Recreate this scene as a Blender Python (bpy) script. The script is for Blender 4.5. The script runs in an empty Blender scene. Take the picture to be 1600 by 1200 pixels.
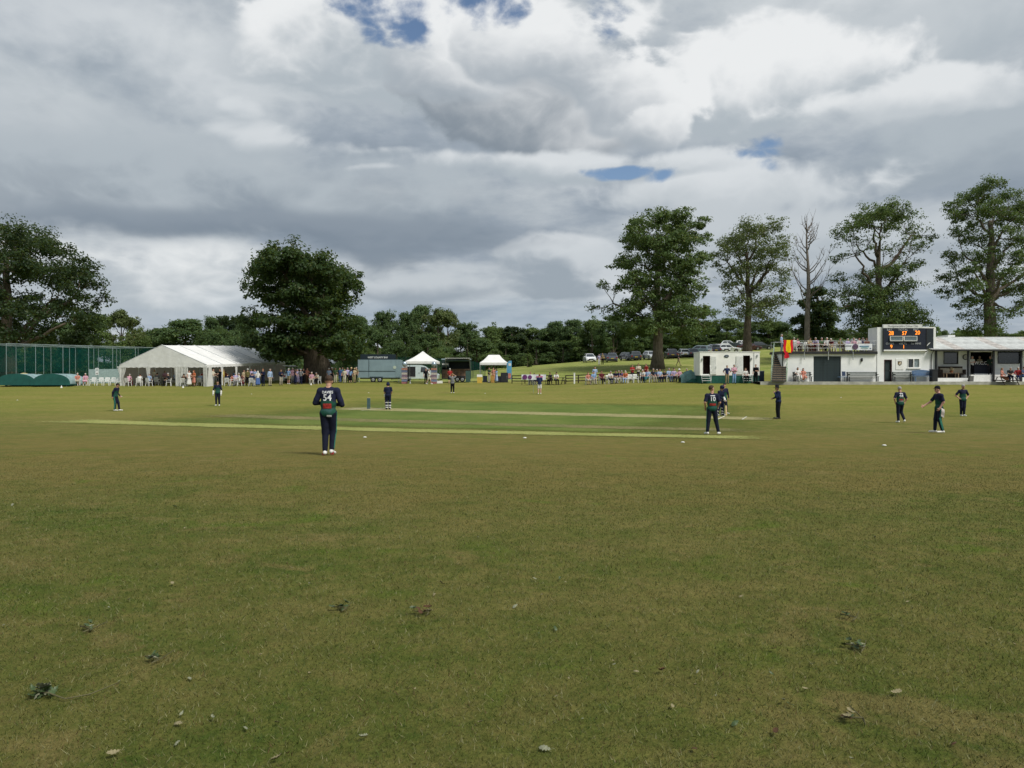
import bpy, bmesh, math, random
import numpy as np
from mathutils import Vector, Matrix, Euler
from mathutils.bvhtree import BVHTree

random.seed(7)
RNG = np.random.default_rng(7)
SC = bpy.context.scene
COL = SC.collection
R = math.radians
EYE = 1.62            # eye height of the photographer
F = 1200.0            # focal length in photograph pixels (1600 wide)
HOR = 590.0           # row of the eye-level horizon in the photograph

# ------------------------------------------------------------------ camera
cam_d = bpy.data.cameras.new('camera')
cam = bpy.data.objects.new('camera', cam_d)
COL.objects.link(cam)
cam.location = (0, 0, EYE)
cam.rotation_euler = (R(90) - math.atan((600 - HOR) / F), 0, 0)
cam_d.sensor_width = 36.0
cam_d.lens = 36.0 * F / 1600.0
cam_d.clip_end = 6000
cam_d.clip_start = 0.05
SC.camera = cam

# ------------------------------------------------------------------ exposure
SC.view_settings.view_transform = 'Standard'
SC.view_settings.look = 'None'
SC.view_settings.gamma = 1.0
SC.view_settings.use_curve_mapping = False
SC.view_settings.exposure = 0.50
SC.cycles.use_denoising = True
SC.cycles.max_bounces = 6
SC.cycles.diffuse_bounces = 3
SC.cycles.transparent_max_bounces = 24
SC.cycles.caustics_reflective = False
SC.cycles.caustics_refractive = False

# ------------------------------------------------------------------ sun
SUN_EL, SUN_AZ = R(52), R(132)      # azimuth from +Y (view direction) towards +X
sd = bpy.data.lights.new('sun', 'SUN')
sd.energy = 2.7
sd.angle = R(20)
sd.color = (1.0, 0.95, 0.86)
sun = bpy.data.objects.new('sun', sd)
COL.objects.link(sun)
sdir = Vector((math.sin(SUN_AZ) * math.cos(SUN_EL), math.cos(SUN_AZ) * math.cos(SUN_EL), math.sin(SUN_EL)))
sun.rotation_euler = sdir.to_track_quat('Z', 'Y').to_euler()
sun.location = (40, -30, 80)

# ------------------------------------------------------------------ node helper
class NT:
    """small expression layer over a node tree"""
    def __init__(s, tree):
        s.t = tree
    def node(s, typ, **kw):
        n = s.t.nodes.new(typ)
        for k, v in kw.items():
            setattr(n, k, v)
        return n
    def put(s, sock, v):
        if v is None:
            return
        if isinstance(v, bpy.types.NodeSocket):
            s.t.links.new(v, sock)
        elif isinstance(v, (tuple, list)):
            if sock.type == 'RGBA' and len(v) == 3:
                v = (*v, 1.0)
            sock.default_value = v
        else:
            if sock.type == 'RGBA':
                v = (v, v, v, 1)
            elif sock.type == 'VECTOR':
                v = (v, v, v)
            sock.default_value = v
    def m(s, op, a, b=None, c=None, clamp=False):
        n = s.node('ShaderNodeMath', operation=op, use_clamp=clamp)
        s.put(n.inputs[0], a); s.put(n.inputs[1], b); s.put(n.inputs[2], c)
        return n.outputs[0]
    def add(s, a, b): return s.m('ADD', a, b)
    def sub(s, a, b): return s.m('SUBTRACT', a, b)
    def mul(s, a, b): return s.m('MULTIPLY', a, b)
    def div(s, a, b): return s.m('DIVIDE', a, b)
    def vm(s, op, a, b=None):
        n = s.node('ShaderNodeVectorMath', operation=op)
        s.put(n.inputs[0], a)
        if b is not None:
            s.put(n.inputs[1], b)
        return n.outputs[0]
    def scale(s, a, k):
        n = s.node('ShaderNodeVectorMath', operation='SCALE')
        s.put(n.inputs[0], a); s.put(n.inputs['Scale'], k)
        return n.outputs[0]
    def xyz(s, v):
        n = s.node('ShaderNodeSeparateXYZ'); s.put(n.inputs[0], v)
        return n.outputs[0], n.outputs[1], n.outputs[2]
    def comb(s, x, y, z):
        n = s.node('ShaderNodeCombineXYZ')
        for i, v in enumerate((x, y, z)):
            s.put(n.inputs[i], v)
        return n.outputs[0]
    def noise(s, vec, scale=1, detail=4, rough=0.55, dist=0.0, lac=2.0):
        n = s.node('ShaderNodeTexNoise')
        s.put(n.inputs['Vector'], vec)
        for k, v in (('Scale', scale), ('Detail', detail), ('Roughness', rough), ('Distortion', dist), ('Lacunarity', lac)):
            s.put(n.inputs[k], v)
        return n.outputs['Fac']
    def voro(s, vec, scale=1, feature='F1', out='Distance', rand=1.0):
        n = s.node('ShaderNodeTexVoronoi', feature=feature)
        s.put(n.inputs['Vector'], vec); s.put(n.inputs['Scale'], scale); s.put(n.inputs['Randomness'], rand)
        return n.outputs[out]
    def smooth(s, v, lo, hi, a=0.0, b=1.0):
        n = s.node('ShaderNodeMapRange', interpolation_type='SMOOTHSTEP', clamp=True)
        s.put(n.inputs[0], v); s.put(n.inputs[1], lo); s.put(n.inputs[2], hi); s.put(n.inputs[3], a); s.put(n.inputs[4], b)
        return n.outputs[0]
    def lin(s, v, lo, hi, a=0.0, b=1.0):
        n = s.node('ShaderNodeMapRange', clamp=True)
        s.put(n.inputs[0], v); s.put(n.inputs[1], lo); s.put(n.inputs[2], hi); s.put(n.inputs[3], a); s.put(n.inputs[4], b)
        return n.outputs[0]
    def mix(s, f, a, b, blend='MIX'):
        n = s.node('ShaderNodeMix', data_type='RGBA', blend_type=blend)
        s.put(n.inputs[0], f); s.put(n.inputs[6], a); s.put(n.inputs[7], b)
        return n.outputs[2]
    def ramp(s, v, stops):
        n = s.node('ShaderNodeValToRGB')
        el = n.color_ramp.elements
        while len(el) < len(stops):
            el.new(0.5)
        for e, (p, c) in zip(el, stops):
            e.position = p; e.color = (*c, 1)
        s.put(n.inputs[0], v)
        return n.outputs[0]

# ------------------------------------------------------------------ world: Nishita sky behind a broken cloud layer
W = bpy.data.worlds.new('World')
SC.world = W
W.use_nodes = True
W.cycles.sampling_method = 'MANUAL'
W.cycles.sample_map_resolution = 512
wt = W.node_tree
wt.nodes.clear()
w = NT(wt)
out = w.node('ShaderNodeOutputWorld')
sky = w.node('ShaderNodeTexSky', sky_type='NISHITA', sun_disc=False)
sky.sun_elevation = SUN_EL
sky.sun_rotation = SUN_AZ
sky.air_density = 1.0
sky.dust_density = 0.6
sky.ozone_density = 2.0
bg_sky = w.node('ShaderNodeBackground')
w.put(bg_sky.inputs['Color'], sky.outputs[0])
bg_sky.inputs['Strength'].default_value = 0.075
tc = w.node('ShaderNodeTexCoord')
D = tc.outputs['Generated']
dx, dy, dz = w.xyz(D)
az0 = w.m('ARCTAN2', dx, dy)
el0 = w.m('ARCSINE', dz)
# cloud-deck coordinates: where the ray meets a flat layer, softened at the horizon
den = w.add(w.m('MAXIMUM', dz, 0.0), 0.16)
P = w.comb(w.div(dx, den), w.div(dy, den), 0.37)
warp = w.noise(P, 1.1, 3, 0.5)
warp2 = w.noise(w.vm('ADD', P, (7.3, 2.1, 4.0)), 1.1, 3, 0.5)
fineA = w.noise(P, 2.6, 7, 0.60)
fineB = w.noise(w.vm('ADD', P, (3.1, 9.4, 1.7)), 0.75, 5, 0.57)
# billows: rounded heads with creases between them, plus torn wisps; in direction space so heads stand upright
wv = w.scale(w.comb(w.sub(warp, 0.5), w.sub(warp2, 0.5), w.sub(warp, warp2)), 0.10)
DB = w.vm('ADD', w.vm('MULTIPLY', D, (1, 1, 1.5)), wv)
bil = None
for sc_, wt_ in ((5.0, 0.46), (11.0, 0.28), (23.0, 0.17), (49.0, 0.10)):
    v_ = w.mul(w.m('ABSOLUTE', w.sub(w.noise(w.vm('ADD', DB, (sc_, 1.3, 0.7)), sc_, 0, 0.5), 0.5)), 2.0 * wt_)
    bil = v_ if bil is None else w.add(bil, v_)
bil = w.sub(0.27, bil)                                   # about -0.4 (crease) .. +0.27 (crown of a head)
tear = w.sub(w.noise(DB, 8.0, 8, 0.62), 0.5)
puff = w.add(w.mul(bil, 0.9), w.mul(tear, 0.75))
PN = {}
def pnoise(k):
    if k not in PN:
        PN[k] = (w.m('MULTIPLY_ADD', puff, k * 1.5, 1.0), w.mul(puff, 2.1))
    return PN[k]
AE = w.comb(w.m('MULTIPLY_ADD', w.sub(warp, 0.5), 0.12, az0), w.m('MULTIPLY_ADD', w.sub(warp2, 0.5), 0.08, el0), 0.0)

def ang(px, py):
    a = math.atan((px - 800) / F)
    return a, math.atan((HOR - py) / F * math.cos(a))

# general deck
g = w.add(w.add(w.mul(fineB, 0.62), w.mul(fineA, 0.38)), w.mul(puff, 0.10))
deck = w.ramp(w.lin(g, 0.32, 0.68), [(0.0, (0.22, 0.28, 0.35)), (0.35, (0.37, 0.43, 0.50)), (0.62, (0.58, 0.63, 0.67)), (1.0, (0.88, 0.91, 0.93))])
col = deck

def dot(a, b):
    n = w.node('ShaderNodeVectorMath', operation='DOT_PRODUCT')
    w.put(n.inputs[0], a); w.put(n.inputs[1], b)
    return n.outputs['Value']
def quad(px, py, rx, ry):
    a, e = ang(px, py)
    n = w.node('ShaderNodeVectorMath', operation='MULTIPLY_ADD')
    w.put(n.inputs[0], AE); w.put(n.inputs[1], (F / rx, F / ry, 0)); w.put(n.inputs[2], (-a * F / rx, -e * F / ry, 0))
    return n.outputs[0]
def cloud(col, px, py, rx, ry, bright, dark, soft=0.35, rag=1.3, lx=0.15, op=1.0, lo=-0.55, hi=0.62):
    q = quad(px, py, rx, ry)
    one, tn = pnoise(round(rag * 2) / 2)
    al = w.smooth(w.sub(one, dot(q, q)), 0.0, soft * 2, 0.0, op)
    c = w.mix(w.smooth(w.add(dot(q, (lx, 1, 0)), tn), lo, hi), dark, bright)
    return w.mix(al, col, c)

W1, W2, W3 = (0.93, 0.95, 0.96), (0.76, 0.80, 0.83), (0.60, 0.65, 0.69)
G1, G2, G3, G4 = (0.48, 0.54, 0.59), (0.37, 0.43, 0.49), (0.28, 0.335, 0.40), (0.215, 0.27, 0.335)
# far bank of cloud low over the woods, then the nearer masses over it
col = cloud(col, 250, 440, 380, 55, (0.88, 0.91, 0.92), G1, 0.5, 1.0)
col = cloud(col, 1000, 500, 900, 60, (0.42, 0.51, 0.60), (0.31, 0.41, 0.52), 0.8, 0.5, op=0.85)
col = cloud(col, 60, 490, 260, 30, (0.50, 0.58, 0.66), (0.40, 0.48, 0.57), 0.8, 0.5, op=0.7)
col = cloud(col, 860, 410, 110, 52, W2, G2, 0.18, 1.0, lx=0.5)
col = cloud(col, 660, 440, 150, 36, W3, G2, 0.4, 1.0)
col = cloud(col, 1250, 375, 420, 60, W3, G1, 0.5, 1.0)
col = cloud(col, 120, 90, 460, 130, W2, G1, 0.6, 1.5, op=0.65)
col = cloud(col, 100, 215, 330, 60, W3, G2, 0.6, 1.5, op=0.8)
col = cloud(col, 1400, 70, 330, 70, W3, G1, 0.5, 1.0)
col = cloud(col, 1180, 120, 210, 85, W1, G1, 0.25, 1.5)
col = cloud(col, 1500, 235, 250, 55, G1, G2, 0.5, 1.0)
col = cloud(col, 1450, 155, 190, 34, (0.84, 0.87, 0.89), W3, 0.4, 2.0)
col = cloud(col, 1130, 290, 260, 50, W2, W3, 0.4, 1.5)
col = cloud(col, 690, 75, 330, 105, W1, G1, 0.25, 1.5)
col = cloud(col, 330, 295, 560, 100, G1, G4, 0.6, 1.5, op=0.9)
col = cloud(col, 500, 365, 500, 36, G3, G4, 0.7, 1.0)
col = cloud(col, 850, 150, 225, 100, W1, (0.27, 0.32, 0.375), 0.18, 1.5, lx=0.7, lo=-1.0, hi=0.9)
for cx_, cy_, cw_, ch_ in ((700, 95, 110, 60), (800, 75, 90, 55), (890, 95, 95, 60), (965, 140, 80, 60), (1010, 195, 60, 40)):
    col = cloud(col, cx_, cy_, cw_, ch_, W1, (0.42, 0.475, 0.53), 0.22, 1.5, lx=0.5, op=0.85, lo=-0.9, hi=0.8)
col = cloud(col, 880, 262, 270, 28, W2, G1, 0.4, 1.5)
for cx_, cy_, cw_, ch_ in ((395, 208, 52, 17), (385, 176, 26, 17), (450, 226, 62, 19), (520, 230, 76, 15), (600, 240, 60, 9)):
    col = cloud(col, cx_, cy_, cw_, ch_, W2, G1, 0.8, 3.5, op=0.62)
col = cloud(col, 580, 270, 40, 8, W2, G1, 0.8, 3.5, op=0.6)

def gap(px, py, rx, ry):
    q = quad(px, py, rx, ry)
    return w.smooth(w.sub(gapn, dot(q, q)), 0.0, 0.75)
gapn = w.m('MULTIPLY_ADD', puff, -4.2, 0.75)
hole = gap(675, -16, 210, 84)
for h in ((1000, 10, 90, 40), (1152, 234, 70, 46), (945, 266, 90, 11), (1048, 270, 46, 16)):
    hole = w.m('MAXIMUM', hole, gap(*h))
# the same kind of small gaps everywhere else in the deck
hole = w.m('MAXIMUM', hole, w.smooth(g, 0.325, 0.27))
bg_c = w.node('ShaderNodeBackground')
w.put(bg_c.inputs['Color'], col)
bg_c.inputs['Strength'].default_value = 0.63
mx = w.node('ShaderNodeMixShader')
w.put(mx.inputs[0], hole)
wt.links.new(bg_c.outputs[0], mx.inputs[1])
wt.links.new(bg_sky.outputs[0], mx.inputs[2])
wt.links.new(mx.outputs[0], out.inputs['Surface'])

# ------------------------------------------------------------------ materials
MATS = {}
def srgb(r, g, b):
    f = lambda c: (c / 255 / 12.92) if c / 255 <= 0.04045 else ((c / 255 + 0.055) / 1.055) ** 2.4
    return (f(r), f(g), f(b))

def mat(name, color, rough=0.7, spec=0.3, metal=0.0, var=0.12, vscale=6.0, bump=0.0, bscale=40.0, coat=0.0, emit=0.0):
    """plain procedural material with a little mottling and optional fine relief"""
    if name in MATS:
        return MATS[name]
    m = bpy.data.materials.new(name)
    m.use_nodes = True
    t = m.node_tree
    n = NT(t)
    b = t.nodes['Principled BSDF']
    tc = n.node('ShaderNodeTexCoord')
    o = tc.outputs['Object']
    if var > 0:
        nz = n.noise(o, vscale, 4, 0.6)
        lo = tuple(max(0, c * (1 - var)) for c in color)
        hi = tuple(min(1, c * (1 + var)) for c in color)
        n.put(b.inputs['Base Color'], n.mix(n.smooth(nz, 0.3, 0.7), lo, hi))
    else:
        n.put(b.inputs['Base Color'], color)
    b.inputs['Roughness'].default_value = rough
    b.inputs['Specular IOR Level'].default_value = spec
    b.inputs['Metallic'].default_value = metal
    if coat:
        b.inputs['Coat Weight'].default_value = coat
        b.inputs['Coat Roughness'].default_value = 0.05
    if emit:
        n.put(b.inputs['Emission Color'], color)
        b.inputs['Emission Strength'].default_value = emit
    if bump:
        bp = n.node('ShaderNodeBump')
        bp.inputs['Strength'].default_value = bump
        bp.inputs['Distance'].default_value = 0.02
        n.put(bp.inputs['Height'], n.noise(o, bscale, 5, 0.6))
        t.links.new(bp.outputs[0], b.inputs['Normal'])
    m.diffuse_color = (*color, 1)
    MATS[name] = m
    return m

def rgb(r, g, b, **kw):
    return mat('paint_%d_%d_%d' % (r, g, b), srgb(r, g, b), **kw)
def cloth(r, g, b):
    return mat('cloth_%d_%d_%d' % (r, g, b), srgb(r, g, b), rough=0.9, spec=0.1, var=0.15, vscale=14, bump=0.15, bscale=30)

# ------------------------------------------------------------------ mesh helpers
def mesh_np(name, v, f, mats=(), smooth=False, midx=None, fattr=None):
    """v (n,3) array, f (m,k) index array with k constant"""
    me = bpy.data.meshes.new(name)
    v = np.asarray(v, dtype=np.float32); f = np.asarray(f, dtype=np.int32)
    k = f.shape[1]
    me.vertices.add(len(v)); me.vertices.foreach_set('co', v.ravel())
    me.loops.add(f.size); me.loops.foreach_set('vertex_index', f.ravel())
    me.polygons.add(len(f))
    me.polygons.foreach_set('loop_start', np.arange(0, f.size, k, dtype=np.int32))
    if smooth:
        me.polygons.foreach_set('use_smooth', np.ones(len(f), dtype=bool))
    for m_ in mats:
        me.materials.append(m_)
    if midx is not None:
        me.polygons.foreach_set('material_index', np.asarray(midx, dtype=np.int32))
    me.update(calc_edges=True)
    if fattr:
        for nm, arr in fattr.items():
            a = me.attributes.new(nm, 'FLOAT', 'FACE')
            a.data.foreach_set('value', np.asarray(arr, dtype=np.float32))
    return me

def obj(name, me, parent=None, loc=None, rot=None):
    o = bpy.data.objects.new(name, me)
    COL.objects.link(o)
    if parent is not None:
        o.parent = parent
    if loc is not None:
        o.location = loc
    if rot is not None:
        o.rotation_euler = rot
    return o

def tag(o, label=None, cat=None, group=None, kind=None):
    if label: o['label'] = label
    if cat: o['category'] = cat
    if group: o['group'] = group
    if kind: o['kind'] = kind
    return o

def thing(name, label, cat, loc=(0, 0, 0), rz=0.0, group=None):
    o = bpy.data.objects.new(name, None)
    o.empty_display_size = 0.3
    COL.objects.link(o)
    o.location = loc
    o.rotation_euler = (0, 0, rz)
    return tag(o, label, cat, group)

def copy_tree(o, parent=None, mats=None):
    c = o.copy()
    COL.objects.link(c)
    c.parent = parent
    for ch in list(o.children):
        copy_tree(ch, c)
    return c

class MB:
    """collects boxes, tubes and sheets, then links them as one mesh"""
    def __init__(s):
        s.v = []; s.f = []; s.mi = []
        s.cur = 0
    def pts(s, ps):
        i = len(s.v)
        s.v.extend([tuple(p) for p in ps])
        return i
    def face(s, idx):
        s.f.append(tuple(idx)); s.mi.append(s.cur)
        return s
    def box(s, c, d, rz=0.0, rx=0.0, ry=0.0, taper=None):
        cx, cy, cz = c
        hx, hy, hz = d[0] / 2, d[1] / 2, d[2] / 2
        M = Euler((rx, ry, rz)).to_matrix()
        i = len(s.v)
        for z in (-hz, hz):
            k = taper if (taper and z > 0) else 1.0
            for x, y in ((-hx, -hy), (hx, -hy), (hx, hy), (-hx, hy)):
                p = M @ Vector((x * k, y * k, z))
                s.v.append((p.x + cx, p.y + cy, p.z + cz))
        for q in ((0, 3, 2, 1), (4, 5, 6, 7), (0, 1, 5, 4), (1, 2, 6, 5), (2, 3, 7, 6), (3, 0, 4, 7)):
            s.face([i + k for k in q])
        return s
    def b2(s, x0, x1, y0, y1, z0, z1):
        return s.box(((x0 + x1) / 2, (y0 + y1) / 2, (z0 + z1) / 2), (abs(x1 - x0), abs(y1 - y0), abs(z1 - z0)))
    def tube(s, path, rad, n=8, cap=True):
        path = [Vector(p) for p in path]
        if not isinstance(rad, (list, tuple)):
            rad = [rad] * len(path)
        rings = []
        up = Vector((0, 0, 1))
        for k, p in enumerate(path):
            a = path[max(k - 1, 0)]; b = path[min(k + 1, len(path) - 1)]
            t = (b - a).normalized() if (b - a).length > 1e-9 else Vector((0, 0, 1))
            ref = up if abs(t.z) < 0.9 else Vector((1, 0, 0))
            x = t.cross(ref).normalized(); y = x.cross(t).normalized()
            i = len(s.v)
            for j in range(n):
                an = 2 * math.pi * j / n
                q = p + (x * math.cos(an) + y * math.sin(an)) * rad[k]
                s.v.append(tuple(q))
            rings.append(i)
        for a, b in zip(rings, rings[1:]):
            for j in range(n):
                s.face((a + j, a + (j + 1) % n, b + (j + 1) % n, b + j))
        if cap:
            s.face([rings[0] + j for j in range(n)][::-1])
            s.face([rings[-1] + j for j in range(n)])
        return s
    def prism(s, poly, y0, y1):
        """polygon in x,z extruded along y"""
        n = len(poly)
        i = s.pts([(x, y0, z) for x, z in poly]); j = s.pts([(x, y1, z) for x, z in poly])
        s.face([i + k for k in range(n)]); s.face([j + k for k in range(n)][::-1])
        for k in range(n):
            s.face((i + k, j + k, j + (k + 1) % n, i + (k + 1) % n))
        return s
    def prism_x(s, poly, x0, x1):
        """polygon in y,z extruded along x"""
        n = len(poly)
        i = s.pts([(x0, y, z) for y, z in poly]); j = s.pts([(x1, y, z) for y, z in poly])
        s.face([i + k for k in range(n)][::-1]); s.face([j + k for k in range(n)])
        for k in range(n):
            s.face((i + k, i + (k + 1) % n, j + (k + 1) % n, j + k))
        return s
    def lathe(s, prof, c=(0, 0, 0), n=16, axis='z'):
        """profile list of (r, h)"""
        rings = []
        for r, h in prof:
            i = len(s.v)
            for j in range(n):
                a = 2 * math.pi * j / n
                p = (r * math.cos(a), r * math.sin(a), h)
                if axis == 'x': p = (p[2], p[0], p[1])
                if axis == 'y': p = (p[0], p[2], p[1])
                s.v.append((p[0] + c[0], p[1] + c[1], p[2] + c[2]))
            rings.append(i)
        for a, b in zip(rings, rings[1:]):
            for j in range(n):
                s.face((a + j, a + (j + 1) % n, b + (j + 1) % n, b + j))
        s.face([rings[0] + j for j in range(n)][::-1]); s.face([rings[-1] + j for j in range(n)])
        return s
    def sheet(s, grid):
        """grid of points [rows][cols]"""
        r, c = len(grid), len(grid[0])
        i = s.pts([p for row in grid for p in row])
        for a in range(r - 1):
            for b in range(c - 1):
                s.face((i + a * c + b, i + a * c + b + 1, i + (a + 1) * c + b + 1, i + (a + 1) * c + b))
        return s
    def mesh(s, name, mats, smooth=False):
        me = bpy.data.meshes.new(name)
        me.from_pydata(s.v, [], s.f)
        for m_ in (mats if isinstance(mats, (list, tuple)) else [mats]):
            me.materials.append(m_)
        me.polygons.foreach_set('material_index', s.mi)
        if smooth:
            me.polygons.foreach_set('use_smooth', [True] * len(s.f))
        bm = bmesh.new(); bm.from_mesh(me)
        bmesh.ops.recalc_face_normals(bm, faces=bm.faces)
        bm.to_mesh(me); bm.free()
        me.update()
        return me
    def build(s, name, mats, parent=None, loc=None, rot=None, smooth=False):
        return obj(name, s.mesh(name, mats, smooth), parent, loc, rot)

def text_mesh(name, body, size, m, parent, loc, rot=(R(90), 0, 0), extr=0.004, align='CENTER', bold=0.0, shear=0.0, sx=1.0):
    cu = bpy.data.curves.new(name, 'FONT')
    cu.body = body; cu.size = size; cu.align_x = align; cu.align_y = 'CENTER'
    cu.extrude = extr; cu.offset = bold; cu.shear = shear; cu.resolution_u = 3
    o = bpy.data.objects.new(name, cu)
    COL.objects.link(o)
    dg = bpy.context.evaluated_depsgraph_get()
    dg.update()
    me = bpy.data.meshes.new_from_object(o.evaluated_get(dg))
    bpy.data.objects.remove(o); bpy.data.curves.remove(cu)
    me.materials.clear(); me.materials.append(m)
    q = obj(name, me, parent, loc, rot)
    q.scale = (sx, 1, 1)
    return q

# ------------------------------------------------------------------ terrain
_dn = np.array([0, 8, 17, 30, 40, 48, 55, 62, 68, 74, 80, 90, 100, 115, 130, 160, 250, 700], float)
_un = np.array([-0.67, -0.35, -0.10, 0.03, 0.13, 0.25, 0.45, 0.67])
_near = [0, -.05, -.15, -.60, -.68, -.56, -.42, -.16, .17]
_far = [  # 74   80   90   100  115  130  160  250  700
    [.42, .64, 1.0, 1.3, 1.5, 1.6, 1.8, 2.0, 2.0],
    [.42, .64, 1.0, 1.3, 1.5, 1.6, 1.8, 2.0, 2.0],
    [.42, .62, .95, 1.2, 1.6, 2.0, 2.4, 3.0, 3.0],
    [.44, .70, 1.0, 1.5, 2.7, 3.5, 4.2, 5.0, 5.0],
    [.90, 1.12, 1.4, 2.1, 3.3, 4.1, 5.5, 7.0, 7.0],
    [1.18, 1.26, 1.7, 2.5, 3.7, 5.2, 8.0, 9.5, 9.5],
    [1.22, 1.3, 2.0, 3.0, 4.4, 5.8, 8.2, 9.5, 9.5],
    [1.22, 1.3, 2.0, 3.0, 4.4, 5.8, 8.2, 9.5, 9.5]]
_tab = np.array([_near + r for r in _far])
_tab[4, 6:9] = [-.36, -.02, .42]
for _c in (5, 6, 7):
    _tab[_c, 6:9] = [-.26, .18, .82]
_D = np.arange(0, 701, 1.0)
_rows = np.array([np.interp(_D, _dn, r) for r in _tab])
_k = np.exp(-0.5 * (np.arange(-12, 13) / 4.0) ** 2); _k /= _k.sum()
_rows = np.array([np.convolve(np.pad(r, 12, mode='reflect', reflect_type='odd'), _k, 'valid') for r in _rows])
_U = np.linspace(-0.9, 0.9, 181)
_T = np.array([[np.interp(u, _un, _rows[:, i]) for u in _U] for i in range(len(_D))])
_ku = np.exp(-0.5 * (np.arange(-10, 11) / 3.5) ** 2); _ku /= _ku.sum()
_T = np.array([np.convolve(np.pad(r, 10, mode='edge'), _ku, 'valid') for r in _T])

def gz(X, Y):
    X = np.asarray(X, float); Y = np.asarray(Y, float)
    d = np.clip(Y, 0, 699.0)
    u = np.clip(X / np.maximum(Y, 12.0), -0.899, 0.899)
    fi = d; i = fi.astype(int); fd = fi - i
    fu = (u + 0.9) / 0.01; j = np.clip(fu.astype(int), 0, 179); fu = fu - j
    T = _T
    return (T[i, j] * (1 - fd) * (1 - fu) + T[i + 1, j] * fd * (1 - fu) + T[i, j + 1] * (1 - fd) * fu + T[i + 1, j + 1] * fd * fu)

def G(X, Y):
    return float(gz(X, Y))
def at(px, d):
    """ground point standing d metres into the scene on the bearing of a photograph column"""
    X = (px - 800) / F * d
    return Vector((X, d, G(X, d)))
def hgt(py, d):
    """height above datum of a photograph row at depth d"""
    return EYE + (HOR - py) / F * d
def hit(px, py):
    """first ground point on the sight line through a photograph pixel"""
    ds = np.arange(2.0, 200, 0.05)
    z = gz((px - 800) / F * ds, ds)
    ray = EYE - (py - HOR) / F * ds
    k = np.argmax(z >= ray)
    return at(px, float(ds[k]))

# ------------------------------------------------------------------ ground
def grass_color(n, pos, straw=(0.222, 0.186, 0.064), olive=(0.140, 0.149, 0.036), green=(0.078, 0.120, 0.019)):
    big = n.noise(pos, 0.075, 5, 0.62, 0.4)
    mid = n.noise(n.vm('ADD', pos, (31, 7, 0)), 0.9, 7, 0.72, 0.3)
    fin = n.noise(pos, 7.0, 5, 0.7)
    lime = n.noise(n.vm('ADD', pos, (5, 55, 3)), 0.9, 4, 0.6, 0.5)
    k = n.add(n.add(n.mul(big, 0.52), n.mul(mid, 0.48)), n.mul(n.sub(fin, 0.5), 0.35))
    c = n.ramp(n.lin(k, 0.34, 0.66), [(0.0, green), (0.38, olive), (0.62, tuple(0.5 * (a + b) for a, b in zip(olive, straw))), (1.0, straw)])
    X_, Y_, Z_ = n.xyz(pos)
    # a parched belt across the outfield and tan scorch marks nearer by
    wob = n.mul(n.sub(big, 0.5), 22.0)
    belt = n.mul(n.smooth(n.add(Y_, wob), 8.5, 13.0), n.smooth(n.add(Y_, wob), 34.0, 22.0))
    c = n.mix(n.mul(belt, n.smooth(mid, 0.30, 0.62, 0.30, 0.85)), c, (0.200, 0.162, 0.050))
    scorch = n.noise(n.vm('ADD', pos, (17, 3, 9)), 1.15, 5, 0.68, 0.6)
    c = n.mix(n.smooth(scorch, 0.54, 0.68, 0.0, 0.75), c, (0.225, 0.182, 0.068))
    c = n.mix(n.smooth(lime, 0.58, 0.74, 0.0, 0.65), c, (0.098, 0.162, 0.016))
    return c, fin

m_ground = bpy.data.materials.new('dry_mown_grass')
m_ground.use_nodes = True
n = NT(m_ground.node_tree)
b = m_ground.node_tree.nodes['Principled BSDF']
geo = n.node('ShaderNodeNewGeometry')
pos = geo.outputs['Position']
c, fin = grass_color(n, pos)
# outfield beyond the bank: sappier, unmown grass, its colour brightened to look sunlit
px_, py_, pz_ = n.xyz(pos)
bank = n.smooth(n.add(py_, n.mul(n.sub(n.noise(pos, 0.2, 4), 0.5), 8)), 88.0, 97.0)
long_g = n.ramp(n.noise(pos, 0.28, 6, 0.65, 0.5), [(0.30, (0.165, 0.215, 0.046)), (0.50, (0.275, 0.305, 0.085)), (0.72, (0.40, 0.37, 0.15))])
c = n.mix(n.smooth(py_, 32.0, 60.0, 0.0, 0.70), c, n.mix(n.smooth(n.noise(n.vm('MULTIPLY', pos, (0.35, 1.0, 1.0)), 0.35, 5, 0.6), 0.35, 0.65), (0.205, 0.222, 0.044), (0.280, 0.250, 0.070)))
c = n.mix(bank, c, long_g)
clump = n.noise(pos, 38.0, 5, 0.75)
mott = n.noise(n.vm('ADD', pos, (3, 91, 0)), 2.6, 6, 0.78)
c = n.mix(n.smooth(mott, 0.36, 0.64, 0.42, 0.0), c, n.mix(1.0, c, (0.52, 0.60, 0.50), 'MULTIPLY'))
c = n.mix(n.smooth(clump, 0.62, 0.40, 0.0, 0.55), c, n.mix(1.0, c, (0.55, 0.57, 0.5), 'MULTIPLY'))  # hollows between clumps darkened in the colour, standing in for blade self-shade
straws = n.noise(n.vm('MULTIPLY', pos, (1.0, 1.0, 1.0)), 95.0, 3, 0.7)
c = n.mix(n.smooth(straws, 0.60, 0.74, 0, 0.55), c, (0.27, 0.235, 0.11))
n.put(b.inputs['Base Color'], c)
b.inputs['Roughness'].default_value = 0.95
b.inputs['Specular IOR Level'].default_value = 0.08
bp = n.node('ShaderNodeBump')
bp.inputs['Strength'].default_value = 0.9
bp.inputs['Distance'].default_value = 0.03
n.put(bp.inputs['Height'], n.add(clump, n.mul(n.noise(pos, 3.0, 4, 0.6), 1.6)))
m_ground.node_tree.links.new(bp.outputs[0], b.inputs['Normal'])

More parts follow.
